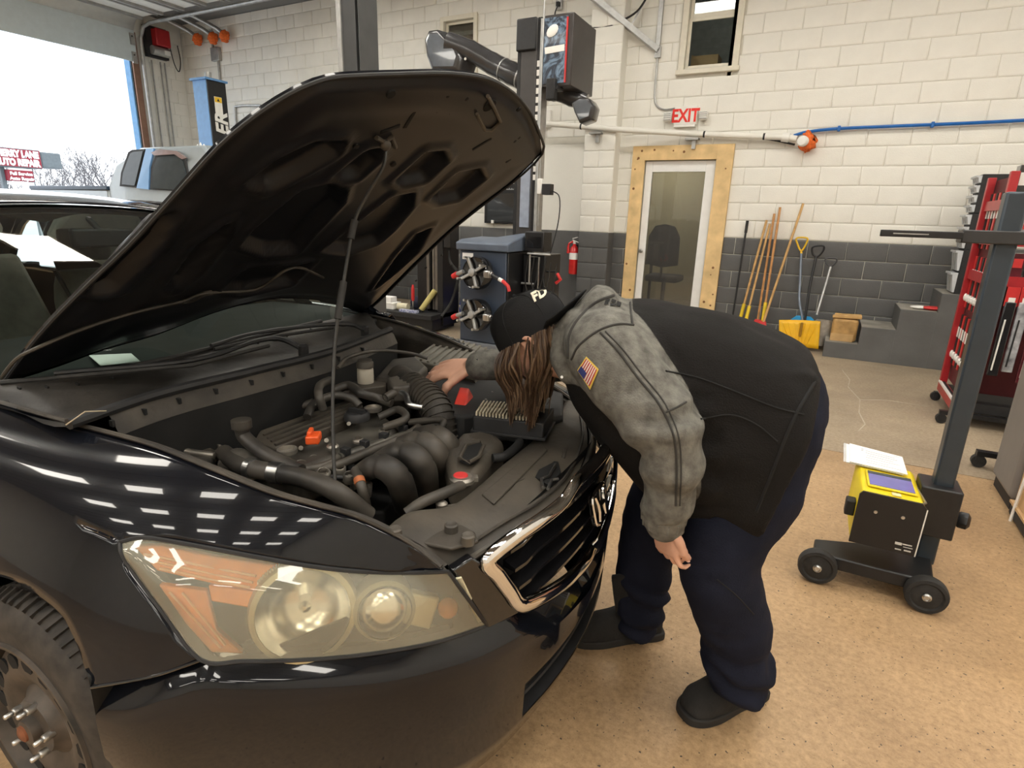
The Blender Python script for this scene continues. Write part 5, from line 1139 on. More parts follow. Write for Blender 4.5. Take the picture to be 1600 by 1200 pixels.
m = MB(); m.b2((fxx-.03, WY-.08, z0+.05), (fxx+.03, WY+.0, z0+.40)); m.build('wall_bracket', M_blackm, fx)
# dark display board on the wall, left of the console
a, b = at(758, 287, 1, WY-.07), at(803, 350, 1, WY-.07)
tv = thing('wall_monitor', 'black framed dark screen on the wall left of the alignment mast', 'monitor', ((a.x+b.x)/2, WY-.05, b.z))
m = MB(); m.b2((a.x, WY-.08, b.z), (b.x+.05, WY-.01, a.z)); m.build('frame', M_black, tv, bevel=.006)
m = MB(); m.b2((a.x+.05, WY-.083, b.z+.03), (b.x+.0, WY-.079, a.z-.13)); m.build('screen', M_glossb, tv)
m = MB()
for k in range(7): m.b2((b.x-.13+k*.02, WY-.084, a.z-.085), (b.x-.117+k*.02, WY-.081, a.z-.06-.01*(k % 2)))
m.build('logo_marks', mat('grey_print', (.35, .36, .38), .5), tv)
m = MB(); m.b2((a.x+.13, WY-.10, b.z-.0), (a.x+.17, WY-.082, b.z+.045)); m.build('small_bottle', M_whitep, tv)
p = at(874, 8, 1, WY-.03); t = thing('wall_socket', 'grey socket box and plug high on the wall above the mast', 'socket', p); m = MB(); m.box(p, (.09, .05, .12)); m.build('box', M_galv, t, bevel=.01); m = MB(); m.box(p+Vector((0, -.04, .0)), (.04, .04, .05)); m.tube(spl([p+Vector((0, -.05, -.02)), p+Vector((-.03, -.06, -.12)), p+Vector((.02, -.05, -.22))], 5), .008, 6); m.build('plug', M_blackm, t)
p = at(856, 186, 1, WY-.03); m = MB(); m.box(p, (.10, .06, .22)); tag(m.build('switch_box', M_whitep, bevel=.01), 'small white switch box behind the mast above the pipe', 'electrical box')
# ================================================================== WHEEL ALIGNMENT MACHINE
M_console = mat('console_blue_grey', (.045, .060, .090), .35, var=.1, scale=4)
M_console2 = mat('console_top_grey', (.10, .125, .17), .45, var=.1)
QY = 5.25
wa = thing('alignment_console', 'dark blue alignment console cabinet with grey top behind the person', 'machine', (-3.1, QY+.3, 0))
cx0, cx1 = at(719, 450, 1, QY).x, at(790, 450, 1, QY).x; cz = at(750, 383, 1, QY).z; cy1 = QY+.55; cxr = cx1+.0
m = MB(); m.b2((cx0, QY, .09), (cx1, cy1, cz-.06)); m.k = 1; m.b2((cx1, QY+.012, .09), (cx1+.02, cy1, cz-.06)); m.build('cabinet', [M_console, M_black], wa, bevel=.008)
m = MB(); m.b2((cx0-.02, QY-.03, .02), (cx1+.06, cy1+.05, .085)); m.build('plinth', mat('plinth_grey', (.16, .17, .19), .5), wa, bevel=.01)
m = MB(); tz = cz
m.loft([[Vector((x, y, z)) for y, z in ((QY-.04, tz-.055), (QY-.045, tz+.02), (QY+.05, tz+.05), (cy1-.10, tz+.07+h), (cy1+.03, tz+.06+h), (cy1+.03, tz-.055))] for x, h in ((cx0-.03, -.0), (cx0+.18, .0), (cx1-.06, .05), (cx1+.04, .06))]); m.build('console_top', M_console2, wa, bevel=.012)
m = MB(); m.b2((cx0+.03, QY-.006, cz-.15), (cx0+.16, QY-.001, cz-.085)); m.build('notice_card', M_paper, wa)
for x in (cx0+.05, cx1-.05):
    for y in (QY+.05, cy1-.05): m = MB(); m.cyl((x, y, 0), (x, y, .03), .025, n=10); m.build('foot', M_rubber, wa)
# rear equipment tower with hose frames
tx0, tx1 = cx1+.02, at(866, 430, 1, cy1+.0).x
m = MB(); m.b2((tx0+.02, cy1-.25, .09), (tx1, cy1+.15, 1.02)); m.build('rear_tower', M_black, wa, bevel=.008)
m = MB(); m.tube([(tx0+.12, cy1-.28, 1.0), (tx0+.22, cy1-.29, 1.0), (tx0+.22, cy1-.29, .3), (tx0+.30, cy1-.29, .3)], .009, 7); m.build('hanger_frame', M_steel, wa)
m = MB(); m.tube([(tx1-.16, cy1-.28, 1.02), (tx1-.16, cy1-.28, .72), (tx1-.10, cy1-.28, .72), (tx1-.25, cy1-.28, .72)], .012, 7); m.tube([(tx1-.18, cy1-.3, 1.03), (tx1+.08, cy1-.3, 1.03)], .010, 7); m.build('hanger_frame', M_galv, wa)
for k in range(4):
    x = tx0+.09+k*.07; m = MB(); m.tube(spl([(x, cy1-.28, 1.0), (x-.02, cy1-.29, .75), (x+.03+.02*k, cy1-.29, .62), (x+.10, cy1-.29, .75), (x+.12, cy1-.28, .95)], 5), .006, 6); m.build('cable', M_rubber, wa)
m = MB(); m.b2((tx1-.22, cy1-.30, 1.05), (tx1-.0, cy1-.1, 1.25)); m.build('printer_bin', M_black, wa, bevel=.01)
m = MB(); m.b2((tx1-.19, cy1-.305, 1.09), (tx1-.03, cy1-.299, 1.20)); m.build('bin_window', M_glossb, wa)
m = MB(); m.tube([(tx1, cy1-.2, .85), (tx1+.10, cy1-.2, .86), (tx1+.15, cy1-.2, .80)], .012, 7); hk = m.build('side_hook', M_black, wa); m = MB(); m.tube([(tx1+.12, cy1-.2, .84), (tx1+.16, cy1-.2, .78), (tx1+.11, cy1-.2, .74)], .018, 7); m.build('hook_grip', M_redp, hk)
# mast
MY = cy1+.18
ma0, ma1 = at(808, 120, 1, MY).x, at(847, 120, 1, MY).x; mz = at(830, 28, 1, MY).z
mast = thing('alignment_mast', 'tall black mast with pale scale strip behind the alignment console', 'mast', ((ma0+ma1)/2, MY+.08, 0))
m = MB(); m.b2((ma0+.03, MY, 0), (ma1-.07, MY+.18, mz)); m.build('column', mat('mast_charcoal', (.050, .046, .044), .4, var=.1), mast, bevel=.012)
m = MB(); m.b2((ma1-.07, MY+.01, 0), (ma1-.03, MY+.17, mz)); m.build('side_channel', M_black, mast)
m = MB(); m.b2((ma1-.03, MY-.01, .3), (ma1-.005, MY+.15, mz-.02)); m.build('guide_rail', M_galv, mast)
m = MB(); m.b2((ma0-.01, MY-.03, mz-.30), (ma0+.22, MY+.0, mz)); m.build('top_cap', M_black, mast, bevel=.03, seg=3)
m = MB()
zz = mz-.45
while zz > mz-1.6: m.b2((ma1-.066, MY+.004, zz), (ma1-.036, MY+.010, zz+.055)); zz -= .085
tag(m.build('scale_marks', M_whitep, mast), kind='stuff')
m = MB(); m.b2((ma0-.0, MY+.0, 0.02), (ma0+.035, MY+.1, mz-.25)); m.build('cable_chain', M_blackm, mast)
lo = at(828, 330, 1, MY-.01); m = MB(); m.b2((ma0+.09, MY-.02, 1.28), (ma1-.09, MY-.001, lo.z+.62)); m.build('sheet_cover', mat('pale_blue_cover', (.30, .34, .42), .35), mast)
m = MB(); m.tube([(ma1+.01, MY-.03, mz+.5), (ma1+.01, MY-.03, 1.2)], .007, 6); m.tube([(ma1+.035, MY-.03, mz-1.3), (ma1+.035, MY-.03, 1.3)], .006, 6); m.build('cord', M_galv, mast)
p = at(862, 140, 1, MY-.05); m = MB(); m.box(p, (.10, .08, .20)); m.build('cord_cleat', M_blackm, mast, bevel=.01)
p = at(848, 293, 1, MY-.05); m = MB(); m.box(p+Vector((-.03, 0, .01)), (.06, .05, .16)); m.build('wall_plug', M_whitep, mast, bevel=.01); m = MB(); m.box(p+Vector((.06, 0, -.02)), (.10, .09, .11)); m.tube(spl([p+Vector((.11, 0, -.03)), p+Vector((.2, 0, -.10)), p+Vector((.2, 0, -.35)), p+Vector((.12, 0, -.7))], 5), .007, 6); m.build('power_adapter', M_blackm, mast, bevel=.008)
# camera beam with two pods, held on the mast
M_pod = mat('pod_satin_black', (.045, .044, .046), .22, var=.1, coat=.3)
BY = MY+.30
cbm = thing('camera_beam', 'curved black camera beam with two sensor pods across the mast', 'camera beam', at(825, 125, 1, BY))
def BP(px, py, dy=0.): return at(px, py, 1, BY+dy)
sh_, so = PI*2/14, None
P = spl([BP(838, 132), BP(800, 115), BP(770, 100), BP(735, 80, -.06), BP(700, 66, -.12)], 5); m = MB(); m.tube(P, [.125, .12, .115, .11, .11], 16); m.build('beam_arm', M_pod, cbm, smooth=60)
for k in (3, 5, 7): m = MB(); m.tube([P[k], P[k].lerp(P[k+1], .25)], .123, 16); m.build('arm_ring', M_galv, cbm)
P2_ = spl([BP(838, 142), BP(868, 142, .02), BP(895, 152, .05), BP(915, 160, .08)], 5); m = MB(); m.tube(P2_, [.11, .10, .095, .085], 16); m.build('beam_arm', M_pod, cbm, smooth=60)
def pod(poly, d, name, ins):
    Q = [BP(a, b, -.16) for a, b in poly]; c = sum(Q, Vector())/len(Q); mm = MB()
    mm.loft([[c+(p-c)*.86+Vector((0, -.03, 0)) for p in Q], Q, [p+Vector((d[0], d[1], d[2]))*.7 for p in Q], [c+(p-c)*.72+Vector(d) for p in Q]]); o = mm.build(name, M_pod, cbm, bevel=.012, seg=3)
    mm = MB(); mm.prism([c+(p-c)*.78+Vector((0, -.034, 0)) for p in Q], (0, .006, 0)); mm.build('sensor_window', mat('pod_face_grey', (.075, .085, .10), .15, coat=.5), o); return o
pod([(664, 62), (670, 48), (684, 46), (697, 60), (716, 78), (722, 92), (716, 112), (676, 112), (667, 88)], (.10, .30, .0), 'camera_pod', .1)
m = MB(); m.cyl(BP(727, 92, -.17), BP(727, 92, -.14), .014, n=12); m.build('indicator_led', M_whitep, cbm)
pod([(893, 160), (906, 152), (922, 154), (929, 166), (924, 186), (906, 193), (898, 176)], (-.02, .28, .0), 'camera_pod', .1)
# computer cabinet on the mast, glossy door
KY = MY-.02
k0, k1, k2 = at(848, 30, 1, KY), at(897, 26, 1, KY), at(897, 128, 1, KY)
pcb = thing('computer_cabinet', 'black wall cabinet with glossy blue poster beside the top of the mast', 'cabinet', ((k0.x+k1.x)/2, KY+.2, k2.z))
m = MB(); m.b2((k0.x+.02, KY, k2.z-.03), (k1.x, KY+.62, k0.z+.03)); m.build('box', mat('cabinet_brown_black', (.040, .034, .032), .35, var=.1), pcb, bevel=.01)
m = MB(); m.b2((k0.x+.03, KY-.012, k2.z-.0), (at(886, 80, 1, KY).x, KY-.002, k0.z-.0)); 
def poster_mat():
    mm = bpy.data.materials.new('blue_poster_print'); mm.use_nodes = True; nt = mm.node_tree; N = nt.nodes; L = nt.links; b = N['Principled BSDF']; tc = N.new('ShaderNodeTexCoord')
    w = N.new('ShaderNodeTexNoise'); w.inputs['Scale'].default_value = 7; w.inputs['Distortion'].default_value = 2.5; w.inputs['Detail'].default_value = 4; L.new(tc.outputs['Object'], w.inputs['Vector'])
    r = N.new('ShaderNodeValToRGB'); L.new(w.outputs['Fac'], r.inputs[0]); e = r.color_ramp.elements; e[0].color = (.010, .018, .035, 1); e[1].color = (.035, .16, .42, 1); x = e.new(.72); x.color = (.16, .24, .34, 1); e[0].position = .42; e[1].position = .62
    L.new(r.outputs[0], b.inputs['Base Color']); b.inputs['Roughness'].default_value = .35; b.inputs['Coat Weight'].default_value = .15; return mm
ps = m.build('glossy_poster', poster_mat(), pcb)
m = MB(); xe = at(884, 80, 1, KY).x; m.b2((xe, KY-.014, k2.z), (xe+.015, KY-.001, k0.z-.01)); m.build('red_edge', M_redp, ps)
m = MB(); m.prism([Vector((k0.x+.05, KY-.017, lerp(k2.z, k0.z, .46))), Vector((xe-.01, KY-.017, lerp(k2.z, k0.z, .48))), Vector((xe-.01, KY-.017, lerp(k2.z, k0.z, .58))), Vector((k0.x+.04, KY-.017, lerp(k2.z, k0.z, .56)))], (0, .004, 0)); m.build('white_banner', M_whitep, ps)
m = MB(); m.ball((k0.x+.12, KY-.016, lerp(k2.z, k0.z, .80)), (.07, .004, .05), 12, 6, Matrix.Rotation(-.6, 3, 'Y')); m.build('white_blob', M_whitep, ps)
for z in (.3, .68): m = MB(); m.cyl((k1.x-.07, KY-.01, lerp(k2.z, k0.z, z)), (k1.x-.07, KY, lerp(k2.z, k0.z, z)), .012, n=10); m.build('cabinet_screw', M_blackm, pcb)
m = MB(); m.b2((k0.x+.1, KY-.05, k2.z-.06), (k1.x-.12, KY+.1, k2.z-.03)); m.build('lower_ledge', M_blackm, pcb)
# wheel clamps hung on the console
def clamp(px, py, lab, red):
    c = at(px, py, 1, QY-.16); cl = thing('wheel_clamp', lab, 'wheel clamp', c); D = Vector((-.18, -1, .12)).normalized(); x_, y_, d_ = frame(D)
    m = MB(); m.lathe([(.10, -.14), (.165, -.10), (.17, -.02), (.155, .01), (.15, .0), (.10, -.01), (.03, -.01)], c, D, 24); m.build('clamp_drum', M_glossb, cl)
    m = MB(); m.lathe([(.03, -.01), (.045, .03), (.04, .05), (.02, .055)], c, D, 16); m.build('clamp_hub', M_galv, cl)
    for k in range(4):
        a = PI/4+k*PI/2+.3; d = x_*math.cos(a)+y_*math.sin(a); m = MB(); m.bar(c+d*.03+D*.02, c+d*.165+D*.035, .03, .025, up=D); am = m.build('clamp_arm', M_galv, cl, bevel=.005)
        m = MB(); m.cyl(c+d*.16+D*.0, c+d*.16+D*.09, .013, n=10); m.build('claw', M_steel, am)
    m = MB(); e = x_ if x_.x > 0 else -x_; m.cyl(c+e*.14, c+e*.24, .03, n=12); m.box(c+e*.20+D*.02, (.07, .07, .07)); m.build('clamp_knob', M_steel, cl, bevel=.01)
    tip = c+e*.46+Vector((0, -.03, -.09)); m = MB(); m.tube([c+e*.22, c+e*.34+Vector((0, -.02, -.035))], .020, 10); hd = m.build('handle_bar', M_black, cl)
    if red:
        m = MB(); m.tube([c+e*.34+Vector((0, -.02, -.035)), c+e*.385+Vector((0, -.022, -.048))], .019, 10); m.build('white_collar', M_whitep, hd); m = MB(); m.tube([c+e*.385+Vector((0, -.022, -.048)), tip, tip+Vector((.015, 0, -.05))], .018, 10); m.build('red_grip', M_redp, hd)
    else:
        m = MB(); m.tube([c+e*.34+Vector((0, -.02, -.035)), c+e*.37+Vector((0, -.022, -.045))], .018, 10); m.build('steel_tip', M_steel, hd)
    m = MB(); m.tube([c-e*.13+D*.02, c-e*.22+Vector((0, -.02, -.03))], .022, 10); lf = m.build('left_handle', M_galv, cl); m = MB(); m.tube([c-e*.22+Vector((0, -.02, -.03)), c-e*.28+Vector((0, -.02, -.06))], .028, 10); m.build('red_end', M_redp, lf)
    m = MB(); m.cyl(c-D*.14, Vector((c.x, QY+.0, c.z)), .03, n=10); m.build('hanger_peg', M_blackm, cl)
clamp(741, 426, 'upper black wheel clamp with red handle hung on the console', True)
clamp(740, 492, 'lower black wheel clamp with plain steel tip hung on the console', False)

# ------------------------------------------------------------------ black tool tower left of the console, with its clutter
RY = 5.90
def RP(px, py, dy=0.): return at(px, py, 1, RY+dy)
tc_ = thing('tool_tower', 'black steel tool tower with rails and lower tray under the hood edge', 'machine', (RP(675, 420).x, RY+.2, 0))
xA, xB, xC = RP(648, 420).x, RP(692, 420).x, RP(706, 420).x; zT = RP(690, 300).z
m = MB(); m.b2((xA, RY+.05, .06), (RP(664, 420).x, RY+.35, zT)); m.build('left_column', M_black, tc_, bevel=.006)
m = MB(); m.b2((RP(683, 420).x, RY, .06), (xB, RY+.35, zT)); m.build('right_column', M_black, tc_, bevel=.006)
for a, b in ((665, 669), (674, 677), (678, 683)): m = MB(); m.b2((RP(a, 420).x, RY+.02, .25), (RP(b, 420).x, RY+.06, zT)); m.build('rail', mat('bare_rail', (.20, .185, .17), .35, .7), tc_)
m = MB(); m.b2((RP(666, 420).x, RY+.2, .1), (RP(683, 420).x, RY+.3, zT)); m.build('back_panel', M_dark, tc_)
m = MB(); a, b = RP(696, 343), RP(707, 387); m.b2((a.x, RY-.04, b.z), (b.x, RY+.1, a.z)); cbx = m.build('control_box', M_black, tc_, bevel=.006)
m = MB(); a, b = RP(700, 347), RP(706, 360); m.b2((a.x, RY-.046, b.z), (b.x, RY-.04, a.z)); m.build('red_label', mat('faded_red_label', (.70, .16, .14), .5), cbx)
m = MB(); m.tube(spl([RP(702, 388, .05), RP(704, 410, .05), RP(716, 430, .05), RP(706, 470, .05), RP(690, 495, -.1)], 5), .018, 7); m.build('hose', M_rubber, tc_)
m = MB(); m.b2((RP(600, 480).x, RY-.25, .16), (xB, RY+.3, .22)); m.build('tray', M_blackm, tc_, bevel=.006)
m = MB(); m.b2((RP(602, 480).x, RY-.2, .02), (xB-.02, RY+.28, .16)); m.build('base', M_black, tc_, bevel=.006)
def item(name, lab, cat, px, py): return thing(name, lab, cat, RP(px, py, -.1))
zt3 = .222
t = item('white_box', 'long white box lying on the tool tower tray', 'box', 610, 468); p = RP(612, 470, -.05); m = MB(); m.b2((p.x-.12, RY-.16, zt3), (p.x+.12, RY-.02, zt3+.07)); m.build('carton', M_whitep, t, bevel=.005); m = MB(); m.b2((p.x-.125, RY-.165, zt3+.06), (p.x+.125, RY-.015, zt3+.085)); m.build('lid', M_whitep, t, bevel=.004)
m = MB(); m.b2((p.x-.11, RY-.15, zt3+.085), (p.x+.07, RY-.03, zt3+.15)); tag(m.build('white_box', M_paper, bevel=.006), 'smaller white box stacked on the long one on the tray', 'box')
m = MB(); m.cyl((p.x+.16, RY-.12, zt3+.045), (p.x+.30, RY-.10, zt3+.045), .045, n=16); tag(m.build('paper_roll', mat('cream_paper', (.62, .58, .42), .7)), 'cream paper roll beside the white boxes on the tray', 'roll')
q_ = RP(672, 450, -.05); t = item('yellow_tube', 'yellowish tube leaning on the tool tower rails', 'tube', 668, 460); m = MB(); m.tube([(q_.x-.12, RY-.08, zt3+.02), (q_.x+.04, RY+.0, zt3+.27)], .035, 12); m.build('tube_body', mat('dull_yellow', (.52, .45, .17), .5), t); m = MB(); m.tube([(q_.x-.13, RY-.085, zt3+.005), (q_.x-.115, RY-.078, zt3+.03)], .04, 12); m.build('cap', M_blackm, t)
s_ = RP(645, 450, -.05); t = item('screwdriver', 'red handled screwdriver standing upright on the tray', 'screwdriver', 645, 460); m = MB(); m.tube([(s_.x, RY-.05, zt3), (s_.x, RY-.05, zt3+.12)], .010, 8); m.build('shank', M_steel, t); m = MB(); m.lathe([(.016, 0), (.022, .03), (.020, .16), (.012, .2)], (s_.x, RY-.05, zt3+.12), (0, 0, 1), 10); m.build('grip', M_redp, t)
p = RP(636, 470, -.12)
m = MB(); m.b2((p.x-.05, RY-.22, zt3), (p.x+.22, RY-.17, zt3+.03)); tag(m.build('blue_strip', mat('blue_white_strip', (.05, .10, .50), .5, var=.5, scale=60, col2=(.7, .72, .8))), 'blue and white patterned strip on the front of the tray', 'strip')
m = MB(); m.ball((p.x-.02, RY+.12, zt3+.07), (.10, .08, .09), 12, 8); tag(m.build('rag_bundle', mat('navy_rag', (.02, .022, .04), .9)), 'dark navy rag bundle at the back of the tray', 'rag')
p = RP(716, 470, .25); t = thing('shop_bag', 'blue and white plastic bag on the floor left of the console', 'bag', (p.x+.16, RY+.4, 0)); p.x += .16; m = MB(); m.loft([[Vector((p.x+dx*w_, RY+.40+dy*w_*.7, z)) for dx, dy in ((-1, -1), (1, -1), (1.05, .8), (-.95, 1))] for z, w_ in ((0, .16), (.25, .18), (.42, .16), (.5, .10))]); m.build('bag_body', mat('bag_blue', (.02, .04, .42), .4), t, bevel=.03, seg=3); m = MB(); m.loft([[Vector((p.x-.05+dx*w_, RY+.27+dy*.01, z)) for dx, dy in ((-1, -1), (1, -1), (1, 1), (-1, 1))] for z, w_ in ((.12, .05), (.30, .10))]); m.build('bag_print', M_whitep, t)
# ================================================================== THE PERSON
from mathutils.bvhtree import BVHTree
person = thing('person', 'person in black cap and grey and black jacket leaning over the open engine bay', 'person', (-.15, 1.60, 0))
def fuse(mbs, name, mats, voxel, parent, smooth_it=4, disp=None, pick=None):
    m = MB()
    for q_ in mbs:
        b = len(m.v); m.v += q_.v; m.f += [tuple(i+b for i in f) for f in q_.f]; m.mi += [0]*len(q_.f)
    o = m.build('temp', mats[0], None, smooth=0)
    r = o.modifiers.new('r', 'REMESH'); r.mode = 'VOXEL'; r.voxel_size = voxel; r.use_smooth_shade = True
    s = o.modifiers.new('s', 'SMOOTH'); s.factor = .5; s.iterations = smooth_it
    me = bpy.data.meshes.new_from_object(o.evaluated_get(bpy.context.evaluated_depsgraph_get())); bpy.data.objects.remove(o)
    me.name = name; me.materials.clear()
    for q_ in mats: me.materials.append(q_)
    if disp:
        N_ = [v.normal.copy() for v in me.vertices]
        for v, n in zip(me.vertices, N_): v.co += n*disp(v.co)
    if pick:
        at_ = me.attributes.new('grey_cloth', 'FLOAT', 'POINT')
        for v in me.vertices: at_.data[v.index].value = pick(v.co)
    me.polygons.foreach_set('use_smooth', [True]*len(me.polygons))
    bv = BVHTree.FromPolygons([v.co.copy() for v in me.vertices], [tuple(p.vertices) for p in me.polygons])
    me.transform(wm(parent).inverted()); ob = bpy.data.objects.new(name, me); COL.objects.link(ob); ob.parent = parent
    return ob, bv
def onsurf(bv, px, py, off=.002):
    d = (_r*((px-800)/F)-_u*((py-600)/F)+_w).normalized(); h = bv.ray_cast(CAMP, d)
    if h[0] is None: h = bv.find_nearest(CAMP+d*1.75)
    return h[0]+(h[1] if h[1].dot(d) < 0 else -h[1])*off
def fold(c, s, a, st=(1, 1, 1)): return noise.noise(Vector((c.x*s*st[0], c.y*s*st[1], c.z*s*st[2])))*a
def ell(c, a, b, n=24, e=2.3):
    out = []
    for k in range(n):
        t = 2*PI*k/n; ct, st = math.cos(t), math.sin(t); out.append(c+a*(math.copysign(abs(ct)**(2/e), ct))+b*(math.copysign(abs(st)**(2/e), st)))
    return out
def thick_tube(pts, rs, n=16, sp=4):
    P = spl(pts, sp); m = len(P); k = len(rs)-1; R = []
    for i in range(m): t = i/(m-1)*k; j = min(int(t), k-1); R.append(lerp(rs[j], rs[j+1], t-j))
    mm = MB(); mm.tube(P, R, n); mm.ball(P[0], R[0], 12, 8); mm.ball(P[-1], R[-1], 12, 8); return mm
LAT = Vector((.30, -.95, 0))          # towards the near (left) side of the body
M_jack = mat('black_softshell', (.012, .011, .0105), .85, var=.12, scale=10, bump=.10, bscale=300, spec=.15)
M_jgrey = mat('grey_heather_cloth', (.135, .130, .115), .9, var=.38, scale=38, bump=.25, bscale=260, spec=.2, det=10)
M_pants = mat('navy_trousers', (.011, .013, .024), .85, var=.15, scale=12, bump=.15, bscale=220, spec=.15)
M_boot = mat('black_suede_boot', (.017, .0155, .014), .9, var=.2, scale=20, bump=.2, bscale=150)
M_sole = mat('boot_sole', (.020, .018, .016), .8, var=.2)
M_skin = mat('skin', (.60, .34, .24), .5, var=.10, scale=16, spec=.4)
M_hair = mat('brown_hair', (.050, .027, .015), .42, var=.45, scale=22)
M_hairl = mat('light_brown_hair', (.125, .078, .045), .40, var=.3, scale=22)
M_cap = mat('black_cap_cloth', (.013, .013, .0135), .85, var=.1, bump=.15, bscale=320, spec=.2)

# ---- torso sections: (back contour, belly contour, depth of the middle, half width)
SEC = [((1283, 590), (1184, 812), 1.60, .245), ((1266, 552), (1128, 802), 1.60, .250), ((1210, 517), (1040, 770), 1.585, .245), ((1130, 490), (972, 718), 1.56, .235), ((1050, 476), (922, 660), 1.53, .235), ((988, 471), (897, 618), 1.50, .215), ((948, 468), (884, 585), 1.475, .165), ((908, 486), (866, 575), 1.45, .085)]
def torso(scale, ws, i0=0):
    rings = []
    for a, b, y, w in SEC[i0:]:
        A, B = at(*a, 1, y), at(*b, 1, y); c = (A+B)/2; la = Vector((.06, -1, 0)).lerp(LAT, min(1, len(rings)/4)); rings.append(ell(c, (A-B)/2*scale, la*(w*ws), 28, 3.0 if len(rings) < 3 else 2.4))
    mm = MB(); R2 = [list(x) for x in zip(*[spl(col, 3) for col in zip(*rings)])]; mm.loft(R2); return mm
# ---- limbs
SH = at(948, 548, 1, 1.335)
near_arm = [at(930, 535, 1, 1.40), SH, at(985, 598, 1, 1.30), at(1028, 655, 1, 1.27), at(1049, 702, 1, 1.265), at(1043, 765, 1, 1.285), at(1037, 812, 1, 1.30)]
near_rs = [.085, .106, .099, .088, .075, .065, .049]
far_arm = [at(905, 540, 1, 1.58), at(880, 556, 1, 1.66), at(830, 566, 1, 1.66), at(785, 568, 1, 1.60), at(748, 571, 1, 1.555)]
far_rs = [.085, .08, .066, .056, .048]
nleg = [at(1197, 660, 1, 1.56), at(1158, 760, 1, 1.535), at(1122, 870, 1, 1.46), at(1148, 980, 1, 1.52), at(1153, 1058, 1, 1.545)]
nleg_r = [.138, .152, .108, .098, .078]
fleg = [at(1120, 690, 1, 1.76), at(1040, 780, 1, 1.74), at(1010, 865, 1, 1.72), at(1003, 940, 1, 1.70), at(995, 975, 1, 1.70)]
fleg_r = [.125, .118, .092, .080, .065]
hips = at(1205, 640, 1, 1.62)
M_two = M_jgrey.copy(); M_two.name = 'two_tone_jacket_cloth'
def _two(m):
    N = m.node_tree.nodes; L = m.node_tree.links; b = N['Principled BSDF']; src = b.inputs['Base Color'].links[0].from_socket
    a = N.new('ShaderNodeAttribute'); a.attribute_name = 'grey_cloth'; mr = N.new('ShaderNodeMapRange'); mr.inputs[1].default_value = -.0012; mr.inputs[2].default_value = .0012; L.new(a.outputs['Fac'], mr.inputs[0])
    x = N.new('ShaderNodeMix'); x.data_type = 'RGBA'; L.new(mr.outputs[0], x.inputs[0]); x.inputs[6].default_value = (.0115, .0105, .010, 1); L.new(src, x.inputs[7]); L.new(x.outputs[2], b.inputs['Base Color'])
_two(M_two)
# ---- jacket: one garment of black cloth with grey sleeves, yoke and hood
armN, armF = thick_tube(near_arm, near_rs), thick_tube(far_arm, far_rs)
hoodm = MB(); hc = at(914, 505, 1, 1.46)
hoodm.loft([ell(at(*p, 1, 1.46), Vector((0, 0, h)), LAT*w, 20) for p, h, w in (((968, 480), .015, .07), ((952, 481), .055, .110), ((926, 494), .088, .110), ((902, 514), .084, .085), ((886, 537), .06, .07), ((880, 552), .02, .05))])
collar = MB(); collar.tube([at(895, 592, 1, 1.36), at(880, 562, 1, 1.37), at(886, 525, 1, 1.40), at(910, 492, 1, 1.40)], [.03, .04, .045, .04], 10)
armline = spl(near_arm, 8); farline = spl(far_arm, 8)
yoke_a, yoke_b = at(985, 471, 1, 1.50), at(1000, 520, 1, 1.36)
def jpick(c):           # > 0 on the grey cloth, < 0 on the black
    q_ = c-CAMP; px = 800+F*q_.dot(_r)/q_.dot(_w); py = 600-F*q_.dot(_u)/q_.dot(_w)
    i = min(range(len(armline)), key=lambda k: (armline[k]-c).length); t = i/(len(armline)-1); d1 = (armline[i]-c).length
    v = lerp(.120, .088, min(1, t*1.3))-d1
    if t > .22: v = min(v, (c-armline[i]).dot(LAT)+.055)
    d2 = min((c-p).length for p in farline); v = max(v, min(.10-d2, (880-px)*.002))
    v = max(v, min((988+.05*(py-470)-px)*.002, (545-py)*.002), min((905-px)*.002, (600-py)*.002))
    return max(-.02, min(.02, v))
def jdisp(c):
    i = min(range(0, len(armline), 2), key=lambda k: (armline[k]-c).length); d = (armline[i]-c).length
    w = fold(c, 7, .006)+fold(c, 15, .0035, (1, 1, .6))
    if d < .13: w += .006*math.sin((c-near_arm[0]).dot(Vector((.3, .1, -1)).normalized())*70+noise.noise(c*9)*3)*sm(.25, .6, i/len(armline))
    else: w += .007*noise.noise(Vector((c.x*6+c.z*9, c.y*3, c.z*4-c.x*7)))
    return w
skirt = MB(); sp_ = [at(a, b, 1, y) for a, b, y in ((1045, 660, 1.36), (1100, 600, 1.37), (1190, 580, 1.38), (1262, 580, 1.42), (1283, 592, 1.44), (1240, 690, 1.40), (1186, 818, 1.375), (1130, 800, 1.36), (1076, 780, 1.36), (1056, 720, 1.36))]; skirt.prism(sp_, (0, .05, 0))
jacket, JB = fuse([torso(1., 1.), skirt, armN, armF, hoodm, collar], 'jacket', [M_two], .011, person, 5, jdisp, jpick)
